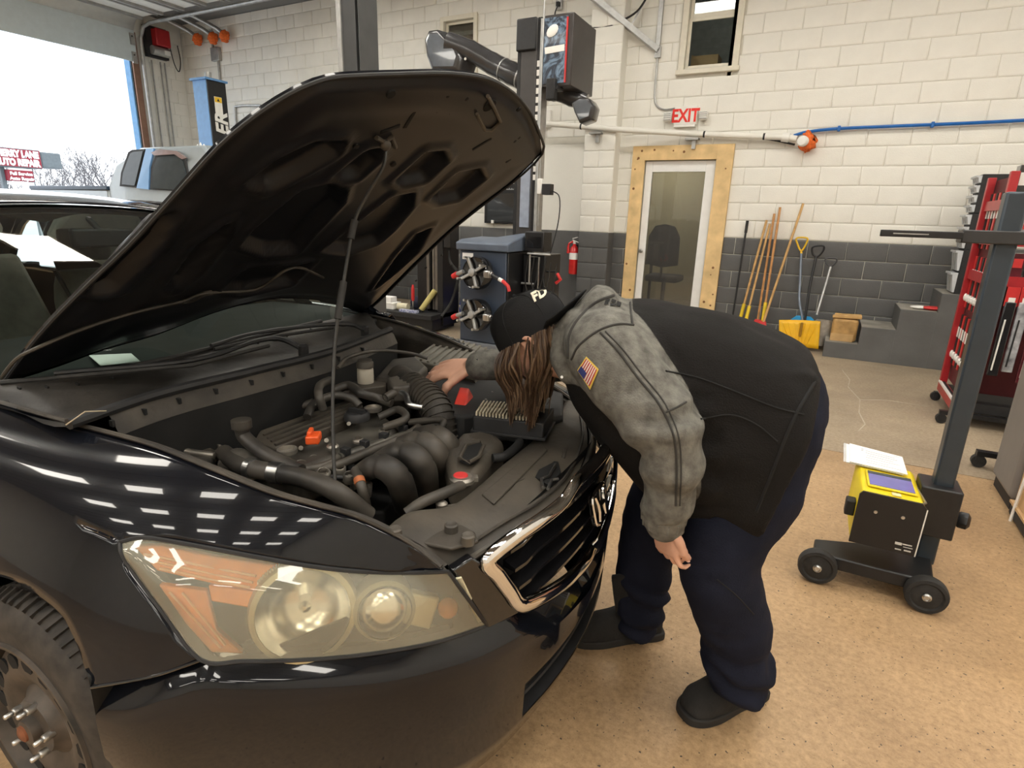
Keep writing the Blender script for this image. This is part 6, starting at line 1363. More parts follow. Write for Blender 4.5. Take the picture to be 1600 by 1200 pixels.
# cuffs, seams and stitching laid on the cloth
def seam(bv, pts, r, ma, name, par, off=.001, sp=6):
    P = spl([Vector((a, b, 0)) for a, b in pts], sp); m = MB(); m.tube([onsurf(bv, p.x, p.y, off) for p in P], r, 6); return m.build(name, ma, par)
M_stitch = mat('dark_stitching', (.035, .033, .030), .9)
seam(JB, [(938, 520), (965, 548), (995, 588), (1030, 632), (1052, 680), (1057, 730), (1056, 790)], .0028, M_stitch, 'sleeve_seam', jacket)
seam(JB, [(946, 518), (972, 545), (1002, 584), (1037, 628), (1059, 678), (1064, 730), (1062, 790)], .0018, M_stitch, 'sleeve_seam', jacket)
seam(JB, [(893, 562), (905, 540), (935, 517), (965, 507), (990, 508)], .0028, M_stitch, 'armhole_seam', jacket)
seam(JB, [(985, 473), (986, 490), (988, 508)], .0028, M_stitch, 'yoke_seam', jacket)
seam(JB, [(958, 462), (930, 474), (905, 498), (890, 525), (888, 560)], .004, M_stitch, 'hood_seam', jacket)
seam(JB, [(1040, 644), (1058, 636), (1072, 628)], .0022, M_stitch, 'elbow_seam', jacket)
seam(JB, [(1040, 580), (1090, 590), (1150, 612), (1210, 636), (1256, 648)], .0022, mat('black_seam', (.008, .008, .008), .9), 'back_seam', jacket)
seam(JB, [(1095, 655), (1140, 648), (1180, 662), (1215, 690)], .0022, MATS['black_seam'], 'pocket_seam', jacket)
seam(JB, [(1277, 590), (1240, 655), (1208, 735), (1182, 800)], .004, MATS['black_seam'], 'hem', jacket, 0)
m = MB(); cw = spl(near_arm, 8); m.tube([cw[-4], cw[-2], cw[-1]+(cw[-1]-cw[-2])*.9], [.056, .054, .050], 18)
m.build('cuff', M_jgrey, jacket)
m = MB()
for k in range(14):
    a = 2*PI*k/14; x_, y_, d_ = frame(cw[-1]-cw[-3]); e = x_*math.cos(a)+y_*math.sin(a); m.tube([cw[-3]+e*.053, cw[-1]+(cw[-1]-cw[-2])*.6+e*.050], .004, 5)
tag(m.build('cuff_gathers', M_jgrey, jacket), kind='stuff')
# flag patch on the near sleeve
fq = [(918, 557), (937, 577), (924, 608), (904, 578)]
def patch(bv, quad, n, k, off):
    rows = []
    for j in range(k+1):
        v = j/k; row = []
        for i in range(n+1):
            u = i/n; x = lerp(lerp(quad[0][0], quad[1][0], u), lerp(quad[3][0], quad[2][0], u), v); y = lerp(lerp(quad[0][1], quad[1][1], u), lerp(quad[3][1], quad[2][1], u), v); row.append(onsurf(bv, x, y, off))
        rows.append(row)
    return rows
m = MB(); m.grid(patch(JB, fq, 8, 8, .004)); fp_ = m.build('flag_patch', mat('gold_thread', (.72, .52, .10), .7), jacket)
def sub(u0, v0, u1, v1):
    def pt(u, v): return (lerp(lerp(fq[0][0], fq[1][0], u), lerp(fq[3][0], fq[2][0], u), v), lerp(lerp(fq[0][1], fq[1][1], u), lerp(fq[3][1], fq[2][1], u), v))
    return [pt(u0, v0), pt(u1, v0), pt(u1, v1), pt(u0, v1)]
for k in range(13):
    u0 = .08+.84*k/13; m = MB(); m.grid(patch(JB, sub(u0, .08, u0+.84/13, .92 if k < 13 else .6), 2, 6, .0055)); m.build('flag_stripe', mat('flag_red', (.42, .03, .05), .8) if k % 2 == 0 else mat('flag_white', (.72, .66, .55), .8), fp_)
m = MB(); m.grid(patch(JB, sub(.08, .58, .52, .92), 4, 4, .007)); m.build('flag_canton', mat('flag_blue', (.03, .04, .16), .8), fp_)
for q_ in ([(946, 470), (953, 468), (950, 477), (944, 478)], [(955, 468), (962, 470), (960, 474), (954, 473)], [(953, 475), (962, 476), (961, 479), (953, 479)], [(963, 471), (970, 474), (968, 480), (962, 478)]):
    m = MB(); m.grid(patch(JB, q_, 3, 3, .003)); m.build('embroidered_mark', MATS['black_seam'], jacket)
m = MB(); m.tube([onsurf(JB, 879, 588, .004), onsurf(JB, 880, 600, .004)], .004, 6); m.build('drawcord_end', M_whitep, jacket)

# ---- trousers
pelvis = MB(); pelvis.ball(hips, (.135, .18, .17), 20, 12); pelvis.ball(at(1140, 650, 1, 1.62), (.15, .18, .13), 20, 12)
def pdisp(c):
    w = fold(c, 8, .006)+fold(c, 17, .004, (1, 1, 1.6))
    if c.z < .32: w += .010*math.sin(c.z*70+c.x*22+noise.noise(c*10)*3)*sm(.32, .20, c.z)
    return w
ncuff = MB(); ncuff.tube([at(1150, 1000, 1, 1.53), at(1155, 1070, 1, 1.55)], [.095, .092], 18)
fcuff = MB(); fcuff.tube([at(1003, 900, 1, 1.71), at(1000, 948, 1, 1.70)], [.082, .072], 16)
trous, TB = fuse([pelvis, thick_tube(nleg, nleg_r, 20), thick_tube(fleg, fleg_r, 20), ncuff, fcuff], 'trousers', [M_pants], .011, person, 4, pdisp)
seam(TB, [(1120, 905), (1150, 930), (1178, 960)], .002, MATS['black_seam'], 'trouser_seam', trous, 0)

# ---- boots
def boot(heel, toe, ank, shaft_top, sr, w, name):
    H_, T_ = Vector(heel), Vector(toe); f = (T_-H_).normalized(); s = Vector((-f.y, f.x, 0)); L = (T_-H_).length
    mm = MB(); rings = []
    for t, wd, z0, z1 in ((0.0, .55, .02, .10), (.03, .74, .018, .125), (.16, .84, .018, .155), (.34, .88, .018, .15), (.50, .96, .018, .118), (.68, 1.06, .018, .098), (.84, 1.0, .018, .082), (.95, .78, .02, .065), (1.0, .45, .025, .05)):
        c = H_+f*(L*t); rings.append([c+s*(a*w*wd)+Vector((0, 0, lerp(z0, z1, b))) for a, b in ((-1, 0), (-1.04, .3), (-.9, .65), (-.5, .93), (0, 1), (.5, .93), (.9, .65), (1.04, .3), (1, 0))])
    mm.loft(rings); a0 = H_+f*(L*.20); st = Vector(shaft_top); sh = MB(); sh.tube([a0+Vector((0, 0, .06)), a0.lerp(st, .5)+Vector((0, 0, .06)), st], [.055, sr, sr], 16)
    o, bv = fuse([mm, sh], 'boot', [M_boot], .0075, person, 4, lambda c: fold(c, 18, .003))
    so = MB(); outl = []
    for t, wd in ((-.02, .5), (.02, .82), (.16, .93), (.36, .90), (.52, 1.0), (.70, 1.12), (.86, 1.05), (.97, .80), (1.025, .40)): outl.append((t, wd))
    ring = [H_+f*(L*t)+s*(w*wd*1.03) for t, wd in outl]+[H_+f*(L*t)-s*(w*wd*1.03) for t, wd in reversed(outl)]; ring = spl(ring, 3, True)
    so.loft([[Vector((p.x, p.y, .0005)) for p in ring], [Vector((p.x, p.y, .028)) for p in ring]]); so.build('boot_sole', M_sole, o, bevel=.004)
    return o, bv
nb_, NBV = boot(at(1186, 1078, 2, 0)*Vector((1, 1, 0)), at(1068, 1122, 2, 0)*Vector((1, 1, 0)), None, at(1155, 1058, 1, 1.545), .062, .052, 'near')
fb_, FBV = boot(at(1030, 988, 2, 0)*Vector((1, 1, 0)), at(893, 1000, 2, 0)*Vector((1, 1, 0)), None, at(998, 918, 1, 1.69), .070, .052, 'far')
m = MB(); tp = [at(a, b, 1, 1.64) for a, b in ((955, 902), (958, 930), (962, 958), (985, 962), (986, 915), (978, 899))]; m.prism(tp, LAT*-.02); m.build('boot_tongue', M_boot, fb_, bevel=.006)
m = MB(); m.tube(spl([at(a, b, 1, 1.70) for a, b in ((1030, 925), (1038, 915), (1044, 919), (1034, 930))], 4), .005, 6); m.build('pull_tab', M_blackm, fb_)

# ---- the body itself: head, neck, trunk, arms and hands in one surface
HC = at(836, 532, 1, 1.43)                                  # middle of the head
UPV = Vector((-.50, -.12, .86)).normalized(); FWD = Vector((-.86, -.14, -.52)); FWD = (FWD-UPV*FWD.dot(UPV)).normalized(); SID = UPV.cross(FWD).normalized()
if SID.dot(LAT) < 0: SID = -SID
def hp_(f, s, u): return HC+FWD*f+SID*s+UPV*u
HR = Matrix((FWD, SID, UPV)).transposed()
hd = MB(); hd.ball(hp_(-.008, 0, .022), (.098, .076, .100), 24, 16, HR)
hd.loft([ell(hp_(.018, 0, u), FWD*a, SID*b, 18) for u, a, b in ((.02, .078, .070), (-.04, .074, .064), (-.08, .066, .052), (-.105, .046, .036))])
hd.loft([ell(hp_(f, 0, u), FWD*.012*a, SID*.014*b, 10) for f, u, a, b in ((.093, .018, .6, .5), (.104, -.010, 1, .9), (.110, -.028, 1.1, 1.2), (.098, -.038, .8, 1.1))])
hd.ball(hp_(.086, 0, -.062), (.010, .024, .006), 12, 6, HR); hd.ball(hp_(.085, 0, -.072), (.010, .020, .006), 12, 6, HR); hd.ball(hp_(.074, 0, -.098), (.02, .022, .016), 12, 8, HR); hd.ball(hp_(.082, 0, .036), (.016, .05, .010), 12, 6, HR)
def ear(sg):
    e = MB(); c = hp_(-.006, .076*sg, -.012)
    P = [c+UPV*u+FWD*f+SID*(sg*s) for f, u, s in ((.012, -.030, 0), (.004, -.026, .008), (-.014, -.004, .014), (-.020, .018, .016), (-.010, .034, .012), (.008, .036, .006), (.014, .020, .002))]
    e.tube(spl(P, 3), .006, 8); e.ball(c+SID*(sg*.004), (.018, .006, .028), 10, 6, HR); e.ball(c+UPV*-.030+FWD*.004+SID*(sg*.005), (.009, .006, .011), 8, 6, HR); return e
neckb = at(905, 535, 1, 1.46); neck = thick_tube([hp_(-.03, 0, -.03), hp_(-.055, 0, -.09), neckb], [.058, .056, .066])
def hand(wr, d, nrm, th, size, curls, spread, thumb, big=1.):
    d, nrm = Vector(d).normalized(), Vector(nrm).normalized(); nrm = (nrm-d*nrm.dot(d)).normalized(); s = d.cross(nrm).normalized()
    if s.dot(Vector(th)) < 0: s = -s
    mm = []; pm_ = MB(); rings = []
    for t, w, h in ((-.25, .58, .42), (0, .62, .40), (.35, .88, .34), (.75, 1.0, .30), (1.0, .92, .22)): rings.append(ell(wr+d*(size*.50*t), s*(size*.235*w), nrm*(size*.20*h*1.1), 14, 2.6))
    pm_.loft(rings); mm.append(pm_); kn = []
    for k, (o, L) in enumerate(((.78, .42), (.27, .47), (-.25, .44), (-.72, .34))):
        base = wr+d*(size*.47)+s*(size*.215*o); ang = spread*(o); p = base-d*(size*.10); r0 = size*.052*big; q_ = base; pts = [p, base]; e = (d*math.cos(ang)+s*math.sin(ang)).normalized(); a = 0
        for j, fr in enumerate((.46, .31, .23)):
            a += curls[k][j]; dr_ = (e*math.cos(a)-nrm*math.sin(a)).normalized(); q_ = q_+dr_*(size*L*fr); pts.append(q_)
        f = MB(); f.tube(spl(pts, 3), [r0*1.05, r0*1.08, r0*.98, r0*.86, r0*.66], 10); f.ball(pts[-1], r0*.66, 8, 6); mm.append(f); kn.append((base, pts))
    tb = [wr+d*(size*.06)+s*(size*.10), wr+d*(size*.20)+s*(size*.22)-nrm*(size*.02)]; q_ = tb[-1]
    for L, v in zip((.22, .17, .13), thumb): q_ = q_+(d*v[0]+s*v[1]-nrm*v[2]).normalized()*(size*L); tb.append(q_)
    f = MB(); f.tube(spl(tb, 3), [size*.075, size*.080, size*.066, size*.056, size*.042], 10); f.ball(tb[-1], size*.042, 8, 6); mm.append(f)
    return mm, kn, tb
fw = at(738, 573, 1, 1.55); ftip = at(662, 578, 1, 1.525)
fh, fk, ft = hand(fw, ftip-fw+Vector((0, 0, -.004)), (.05, -.45, .9), (0, -1, -.1), .205, [(.25, .45, .3), (.15, .4, .35), (.15, .45, .4), (.3, .5, .4)], .12, [(.75, .55, .30), (.55, .40, .75), (.25, .2, .95)], 1.1)
nw = at(1040, 818, 1, 1.30)
nh, nk, nt_ = hand(nw, at(1042, 868, 1, 1.31)-nw, (-.45, -.85, 0), (.8, -.2, .1), .165, [(.30, .60, .55), (.38, .70, .55), (.46, .78, .55), (.55, .85, .55)], .16, [(.95, .10, .25), (.9, -.1, .6), (.7, -.3, .8)], .80)
parts_ = [hd, ear(1), ear(-1), neck, torso(.80, .78, 2)]+[thick_tube(near_arm[1:]+[nw], [r*.72 for r in near_rs[1:]]+[.030]), thick_tube(far_arm+[fw], [r*.7 for r in far_rs]+[.030])]+fh+nh+[thick_tube([hips]+nleg, [r*.76 for r in [.12]+nleg_r]), thick_tube([hips]+fleg, [r*.76 for r in [.12]+fleg_r])]
body, BB = fuse(parts_, 'body', [M_skin], .0036, person, 1)
M_nail = mat('finger_nail', (.72, .47, .38), .3)
for kn in (fk, nk):
    for base, pts in kn:
        a, b = pts[-2], pts[-1]; n = BB.find_nearest(b+Vector((0, -.02, .02)))[0]; m = MB(); m.ball(n, (.005, .004, .003), 8, 5); m.build('finger_nail', M_nail, body)
for sg in (-1, 1):
    m = MB(); m.ball(hp_(.074, .030*sg, .006), .012, 12, 8); ey = m.build('eye', mat('eye_white', (.75, .72, .68), .2), body); m = MB(); m.ball(hp_(.083, .031*sg, .006), (.005, .006, .006), 10, 6, HR); m.build('iris', mat('iris_brown', (.06, .03, .015), .2), ey)
# wrist strap on the far arm
m = MB(); m.tube([at(750, 571, 1, 1.555), at(742, 572, 1, 1.55)], [.037, .036], 18); st_ = m.build('watch_strap', M_rubber, person); m = MB(); m.box(at(746, 562, 1, 1.535), (.022, .03, .012)); m.build('watch_case', M_glossb, st_, bevel=.003)
# ---- cap worn backwards
ccn = hp_(-.006, 0, .040); CF = (FWD*1+UPV*.05).normalized()
rings = []
for h, r in ((-.022, 1.0), (.0, 1.0), (.03, .97), (.055, .88), (.075, .70), (.088, .42), (.092, .08)): rings.append(ell(ccn+UPV*h, FWD*.110*r, SID*.089*r, 32, 2.1))
m = MB(); m.loft(rings); cap_ = m.build('cap', M_cap, person, smooth=70)
for k in range(6):
    a = PI*k/3+.2; m = MB(); m.tube(spl([ccn+UPV*h+FWD*(.1105*r*math.cos(a))+SID*(.0895*r*math.sin(a)) for h, r in ((-.02, 1.), (.03, .972), (.055, .882), (.075, .702), (.088, .422), (.0925, .08))], 3), .0014, 5); m.build('panel_seam', MATS['black_seam'], cap_)
m = MB(); m.ball(ccn+UPV*.093, .007, 8, 6); m.build('cap_button', M_cap, cap_)
bl = []
for j in range(7):
    v = j/6; row = []
    for i in range(13):
        a = PI+(i/12-.5)*2.0; rr = lerp(.106, .106+.075*math.cos((i/12-.5)*2.0*.9), v); row.append(ccn+FWD*(rr*math.cos(a)*1.02)+SID*(rr*.86*math.sin(a))+UPV*(-.016+.006*v-.030*abs(math.sin(a))**2*v+.030*v))
    bl.append(row)
m = MB(); m.grid(bl); m.build('cap_bill', M_cap, cap_, solid=.004)
capb = BVHTree.FromPolygons([Vector(p) for r_ in rings for p in r_], [(a*32+i, a*32+(i+1) % 32, (a+1)*32+(i+1) % 32, (a+1)*32+i) for a in range(len(rings)-1) for i in range(32)])
# letters follow the crown, running towards the bill
lt = writing('cap_lettering', 'FDN', .030, (0, 0, 0), (1, 0, 0), (0, 1, 0), mat('cream_thread', (.75, .70, .55), .8), None, .001, .0012)
o_ = Vector((834, 472, 0)); ex_, ey_ = Vector((12.6, -7.0, 0)), Vector((-6.0, -13.2, 0))
for v in lt.data.vertices:
    p = o_+ex_*(v.co.x/.021)+ey_*(v.co.y/.023); v.co = onsurf(capb, p.x, p.y, .0015+v.co.z)
lt.data.transform(wm(cap_).inverted()); lt.parent = cap_
# ---- long hair
rnd = random.Random(5)
hz = .862
def hpt(a, t, k=1.):     # a: angle round the head (0 = face, pi = nape), t: 0 at the cap edge, 1 at the tips
    top = ccn+UPV*(-.018)+FWD*(.100*math.cos(a))+SID*(.083*math.sin(a)); b = Vector((top.x, top.y, hz-.01*math.sin(a*3)))
    out = (FWD*math.cos(a)+SID*math.sin(a)); out.z = 0; out = out.normalized() if out.length > 0 else out
    b = b*.0+Vector((lerp(HC.x-.005, top.x, .62), lerp(HC.y-.02, top.y, .72), hz+.03*math.sin(a*5+1)))
    p = top.lerp(b, t)+out*(.020*math.sin(min(1, t*1.6)*PI)*k)
    return p
angs = [.62+i*(2.6-.62)/22 for i in range(23)]
m = MB()
for aa in ([x for x in angs if x < 1.33], [x for x in angs if x > 1.80]): m.grid([[hpt(a, t, .6) for a in aa] for t in (0, .1, .2, .35, .5, .65, .8, .92)])
m.grid([[hpt(a, t, .6) for a in (1.33, 1.5, 1.65, 1.80)] for t in (.50, .65, .8, .92)]); hb_ = m.build('hair', M_hair, person, solid=.012)
m = MB(); m.grid([[hpt(-a, t, .6) for a in angs] for t in (0, .1, .2, .35, .5, .65, .8, .92)]); m.build('hair_far_side', M_hair, hb_, solid=.012)
nape = MB(); nape.ball(hp_(-.03, 0, .0), (.082, .080, .085), 20, 12, HR); nape.build('hair_base', M_hair, hb_)
for nm, ma, cnt in (('hair_strands', M_hair, 170), ('hair_strands', M_hairl, 110)):
    mm = MB()
    for _ in range(cnt):
        sg = 1 if rnd.random() < .78 else -1; a = rnd.uniform(.55, 2.7); L = rnd.uniform(.82, 1.06)
        if sg > 0 and 1.36 < a < 1.84 and rnd.random() < .93: continue
        k = rnd.uniform(.4, 1.5); w = rnd.uniform(-.35, .35); P = [hpt(sg*(a+w*t*t+.05*math.sin(t*9+a*20)), t*L, k)+Vector((rnd.uniform(-.003, .003), rnd.uniform(-.003, .003), 0))+LAT*(.004+.004*k*sg) for t in (0, .15, .3, .45, .6, .75, .88, 1)]
        mm.tube(spl(P, 2), [.0022, .0032, .0030, .0024, .0010], 4, cap=False)
    tag(mm.build(nm, ma, hb_, smooth=80), kind='stuff')
# ================================================================== HEADLIGHT ALIGNER
M_ay = mat('aligner_yellow', (.72, .56, .012), .4, var=.06)
ha = thing('headlight_aligner', 'yellow and black headlight aligner on a tall wheeled post', 'aligner', (.45, 2.6, 0))
zc = .075; wr_ = .075
wl_, wr2 = at(1277, 884, 1, 2.42), at(1447, 928, 1, 2.42)
wz = (wl_.z+wr2.z)/2; wr_ = wz
m = MB(); m.prism([Vector(p) for p in ((wl_.x-.02, 2.46, wz-.01), (wl_.x+.06, 2.44, wz-.01), (wr2.x+.02, 2.44, wz-.01), (wr2.x+.05, 2.85, wz-.01), (.44, 2.85, wz-.01), (.40, 2.66, wz-.01), (wl_.x-.02, 2.56, wz-.01))], (0, 0, .055)); m.build('base_plate', M_black, ha, bevel=.006)
for nm, c in (('wheel', Vector((wl_.x, 2.42, wr_))), ('wheel', Vector((wr2.x, 2.42, wr_))), ('wheel', Vector((.50, 2.90, wr_)))):
    m = MB(); m.lathe([(.012, .022), (.03, .024), (.05, .018), (.056, .024), (wr_-.004, .022), (wr_, .012), (wr_, -.012), (wr_-.004, -.022), (.05, -.02), (.012, -.02)], c, (0, -1, 0), 28); w = m.build('wheel', M_rubber, ha)
    m = MB(); m.lathe([(.016, .02), (.016, .028), (.010, .032), (.009, .028), (.002, .028)], c, (0, -1, 0), 12); m.build('axle_bolt', M_steel, w)
PXc, PYc = .535, 2.66
ptop = at(1580, 300, 1, PYc).z
m = MB(); m.b2((PXc-.033, PYc-.033, .09), (PXc+.033, PYc+.033, ptop)); pst = m.build('post', mat('post_blue_grey', (.040, .052, .065), .32, .3, var=.08), ha, bevel=.008)
m = MB(); m.b2((PXc-.075, PYc-.075, .23), (PXc+.060, PYc+.07, .435)); m.build('carriage', M_black, ha, bevel=.006)
m = MB(); m.lathe([(.02, 0), (.035, .02), (.035, .045), (.02, .055)], (PXc+.06, PYc, .30), (1, -.2, 0), 8); m.build('clamp_knob', M_black, ha)
bz = at(1440, 366, 1, PYc-.06).z
m = MB(); xa = at(1375, 366, 1, PYc-.06).x; xm = at(1503, 372, 1, PYc-.06).x
m.b2((xa, PYc-.075, bz-.012), (xm, PYc-.045, bz+.012)); sb = m.build('sighting_bar', M_black, ha, bevel=.003); m = MB(); m.b2((xa+.04, PYc-.078, bz-.002), (xm-.10, PYc-.074, bz+.002)); m.build('sighting_groove', M_galv, sb)
m = MB(); m.b2((xm, PYc-.055, bz-.025), (PXc+.055, PYc+.05, bz+.02)); m.build('bar_sleeve', mat('sleeve_dark', (.03, .03, .031), .4), ha, bevel=.004)
m = MB(); m.lathe([(.022, 0), (.022, .04), (.012, .05)], (PXc+.055, PYc, bz), (1, 0, 0), 12); m.build('bar_knob', M_black, ha)
# optical head: black end plates, yellow shell, blue screen
fr_ = [at(a, b, 1, 2.43) for a, b in ((1344, 772), (1350, 768), (1441, 788), (1448, 797), (1428, 868), (1327, 844))]
DV = Vector((-.005, .34, .0)); tiltz = Vector((0, 0, .0))
bk = [p+DV for p in fr_]
m = MB(); m.loft([[p+Vector((0, .006, 0)) for p in fr_], bk]); hb2 = m.build('optical_head', M_ay, ha, bevel=.006)
c_ = sum(fr_, Vector())/6
m = MB(); m.loft([[c_+(p-c_)*1.02+Vector((0, -.004, 0)) for p in fr_], [c_+(p-c_)*1.02+Vector((0, .006, 0)) for p in fr_]]); ep = m.build('end_plate', mat('end_plate_black', (.013, .011, .010), .55), ha)
for a, b in ((1368, 800), (1411, 809)):
    p = at(a, b, 1, 2.425); m = MB(); m.lathe([(.007, 0), (.006, .003), (.001, .003)], p, (0, -1, 0), 12); m.build('screw', M_steel, ep)
m = MB(); m.tube([c_+(p-c_)*1.02+Vector((0, -.004, 0)) for p in fr_[3:5]], .0022, 5); m.build('edge_highlight', M_whitep, ep)
ux = (fr_[4]-fr_[5]).normalized(); uz = (fr_[0]-fr_[5]).normalized()
for a, b, w, h in ((1398, 850, .022, .010), (1410, 851, .030, .004), (1398, 858, .020, .004), (1412, 861, .022, .005), (1411, 855, .030, .002)):
    p = at(a, b, 1, 2.424); m = MB(); m.prism([p, p+ux*w, p+ux*w+Vector((0, 0, h)), p+Vector((0, 0, h))], (0, .002, 0)); m.build('maker_label', mat('label_print', (.62, .60, .56), .6), ep)
t0_, t1_ = fr_[1], fr_[2]
def top(u, v, e=.002): return t0_.lerp(t1_, u)+DV*v+Vector((0, 0, .001+e))
m = MB(); m.prism([top(.08, .16), top(.96, .16), top(.96, .66), top(.08, .66)], (0, 0, .006)); sc = m.build('screen_frame', M_ay, hb2, bevel=.002)
m = MB(); m.prism([top(.12, .20, .008), top(.92, .20, .008), top(.92, .54, .008), top(.12, .54, .008)], (0, 0, .002)); m.build('screen', mat('violet_screen', (.15, .14, .42), .25, coat=.4), sc)
m = MB(); m.prism([top(.12, .54, .008), top(.92, .54, .008), top(.92, .62, .008), top(.12, .62, .008)], (0, 0, .003)); m.build('screen_hood', mat('screen_hood_grey', (.05, .06, .065), .5), sc)  # dark grey strip along the back of the screen
m = MB(); m.prism([top(.50, .05), top(.66, .05), top(.66, .13), top(.50, .13)], (0, 0, .002)); m.build('caution_label', mat('pale_yellow_label', (.75, .68, .35), .6), hb2)
m = MB(); p = at(1328, 790, 1, 2.50); m.box(p, (.035, .05, .065)); m.build('side_knob', M_blackm, ha, bevel=.006)
m = MB(); m.tube([top(.99, .05, -.01), top(1.10, .12, -.01), top(1.03, .55, -.01)], .004, 6); m.build('wire_guard', M_steel, ha)
# papers in a clear sleeve on the head
dz = Vector((0, 0, .010))
pq = [top(-.22, .76)+dz, top(.88, .72)+dz, top(.86, 1.22)+dz*2.2, top(-.20, 1.34)+dz*2.5]
pt_ = thing('paper_stack', 'stack of printed sheets in a clear sleeve on the yellow aligner', 'papers', sum(pq, Vector())/4)
m = MB(); m.prism(pq, (0, 0, .004)); m.build('sheet', M_paper, pt_)
m = MB(); m.prism([p+Vector((-.012, .004, -.006)) for p in pq], (0, 0, .004)); m.build('sheet', M_paper, pt_)
m = MB(); m.prism([p+(p-sum(pq, Vector())/4)*.03+Vector((-.02, .006, -.003)) for p in pq], (0, 0, .0012)); m.build('clear_sleeve', mat('clear_film', (.70, .72, .72), .25, alpha=.45), pt_, smooth=0)
M_ink = mat('ink_grey', (.35, .35, .36), .8)
def pqt(u, v): return pq[0].lerp(pq[1], u).lerp(pq[3].lerp(pq[2], u), v)+Vector((0, 0, .0046))
for k, (u0, u1, v) in enumerate(((.22, .27, .86), (.22, .26, .78), (.30, .85, .80), (.30, .88, .68), (.32, .8, .55), (.30, .9, .42), (.3, .7, .28), (.82, .93, .92), (.30, .9, .16))):
    m = MB(); m.bar(pqt(u0, v), pqt(u1, v-.02), .006 if k < 2 else .0022, .0008); m.build('print_line', M_ink, pt_)

# ================================================================== TOOLS AND THINGS ALONG THE BACK WALL
BYW = WY-.06
def lean(px0, py0, px1, py1, yb=.28):       # handle from the wall at the top to the floor in front of it
    a = at(px0, py0, 1, BYW); d0 = None; b = at(px1, py1, 1, WY-yb*.75); e = b+(b-a)*((b.z-.02)/max(a.z-b.z, .01)); return a, e
M_yb = mat('yellow_sleeve', (.75, .55, .03), .4)
def broom(px0, py0, px1, py1, lab, hm, kind, r=.014, yb=.28):
    a, e = lean(px0, py0, px1, py1, yb); t = thing(kind, lab, kind.split('_')[-1], Vector((e.x, e.y, 0)))
    m = MB(); m.tube([a, e+(a-e)*.12], r, 10); m.build('handle', hm, t); return t, a, e
t, a, e = broom(1168, 345, 1144, 500, 'thin black pole leaning on the wall right of the door', M_black, 'squeegee_pole', .012)
m = MB(); m.tube([e+(a-e)*.12, e], .016, 8); m.build('rubber_tip', M_rubber, t); m = MB(); m.tube([a+(a-e)*.0, a+(e-a)*.10], .017, 10); m.build('grip', M_rubber, t)
for args, ysl, hdm in (((1198, 344, 1156, 500, 'leftmost wooden broom with yellow sleeve leaning by the door', M_stick2, 'push_broom'), True, M_yb), ((1203, 350, 1166, 498, 'second wooden broom with yellow bristles, crossing the leftmost one', M_stick2, 'push_broom', .013, .36), True, M_yb), ((1210, 334, 1184, 500, 'reddish wooden broom third from the door against the wall', M_stick, 'push_broom'), False, M_redp), ((1219, 324, 1192, 500, 'tallest reddish wooden broom with a yellow sleeve low down', M_stick, 'push_broom', .014, .36), True, M_redp), ((1255, 318, 1199, 485, 'pale wooden broom with a red fan head slanting across the wall', M_stick2, 'push_broom', .014, .40), False, M_redp)):
    t, a, e = broom(*args)
    if ysl: m = MB(); m.tube([e+(a-e)*.10, e+(a-e)*.30], .021, 10); m.build('sleeve', M_yb, t)
    d = (a-e).normalized(); s = Vector((1, 0, 0)); m = MB(); m.loft([[e+d*h+s*(w*x)+Vector((0, y*.03-.02, 0)) for x, y in ((-1, -1), (1, -1), (1, 1), (-1, 1))] for h, w in ((.26, .03), (.20, .05), (.02, .11))]); m.build('broom_head', hdm, t, bevel=.006)
M_grip = mat('shovel_yellow_grip', (.78, .48, .02), .4)
def shovel(lab, gp, sh, gm, sm_, rg, name, r=.016):
    G = [at(a, b, 1, WY-.10) for a, b in gp]; t = thing(name, lab, 'shovel', Vector((at(*sh[-1], 1, WY-.28).x, WY-.3, 0)))
    m = MB(); m.tube(spl(G[:-1], 5, True), rg, 8, closed=True); m.tube([G[-1], (G[0]+G[1])*.0+at(*sh[0], 1, WY-.10)], [rg, rg*1.5], 8); gr_ = m.build('d_grip', gm, t)
    P = [at(a, b, 1, lerp(WY-.10, WY-.30, i/(len(sh)-1))) for i, (a, b) in enumerate(sh)]
    m = MB(); m.tube(spl(P, 5), r, 10); m.build('shaft', sm_, t); return t, P
# blue shovel stands behind, yellow snow shovel in front
t, P = shovel('snow shovel with black grip and bright blue blade, behind the yellow one', [(1270, 386), (1286, 384), (1286, 392), (1277, 401), (1270, 397), (1275, 402)], [(1275, 402), (1265, 450), (1257, 505)], M_black, M_black, .011, 'blue_shovel', .014)
def blade(px0, px1, py0, py1, Y, d, ma, name, t, ribs=0, curve=.05):
    a, b, c_, e = at(px0, py0, 1, Y), at(px1, py0+2, 1, Y), at(px1-3, py1, 1, Y), at(px0, py1-4, 1, Y); rows = []
    for j in range(7):
        v = j/6; rows.append([a.lerp(b, u/8).lerp(e.lerp(c_, u/8), v)+Vector((0, d*v+curve*(1-(2*u/8-1)**2)-curve, 0)) for u in range(9)])
    m = MB(); m.grid(rows); o = m.build(name, ma, t, solid=.008)
    for k in range(ribs):
        m = MB(); u = .08+.84*k/(ribs-1); v0 = .12+.5*abs(u-.5); m.tube([a.lerp(b, u).lerp(e.lerp(c_, u), .1)+Vector((0, curve*(1-(2*u-1)**2)-curve-.006, 0)), a.lerp(b, .5+(u-.5)*.45).lerp(e.lerp(c_, .5+(u-.5)*.45), .88)+Vector((0, d*.9+curve*(1-((u-.5)*.9)**2)-curve-.006, 0))], .007, 6); m.build('blade_rib', ma, o)
    return o
m = MB(); p0, p1 = at(1233, 497, 1, WY-.16), at(1277, 505, 1, WY-.16)
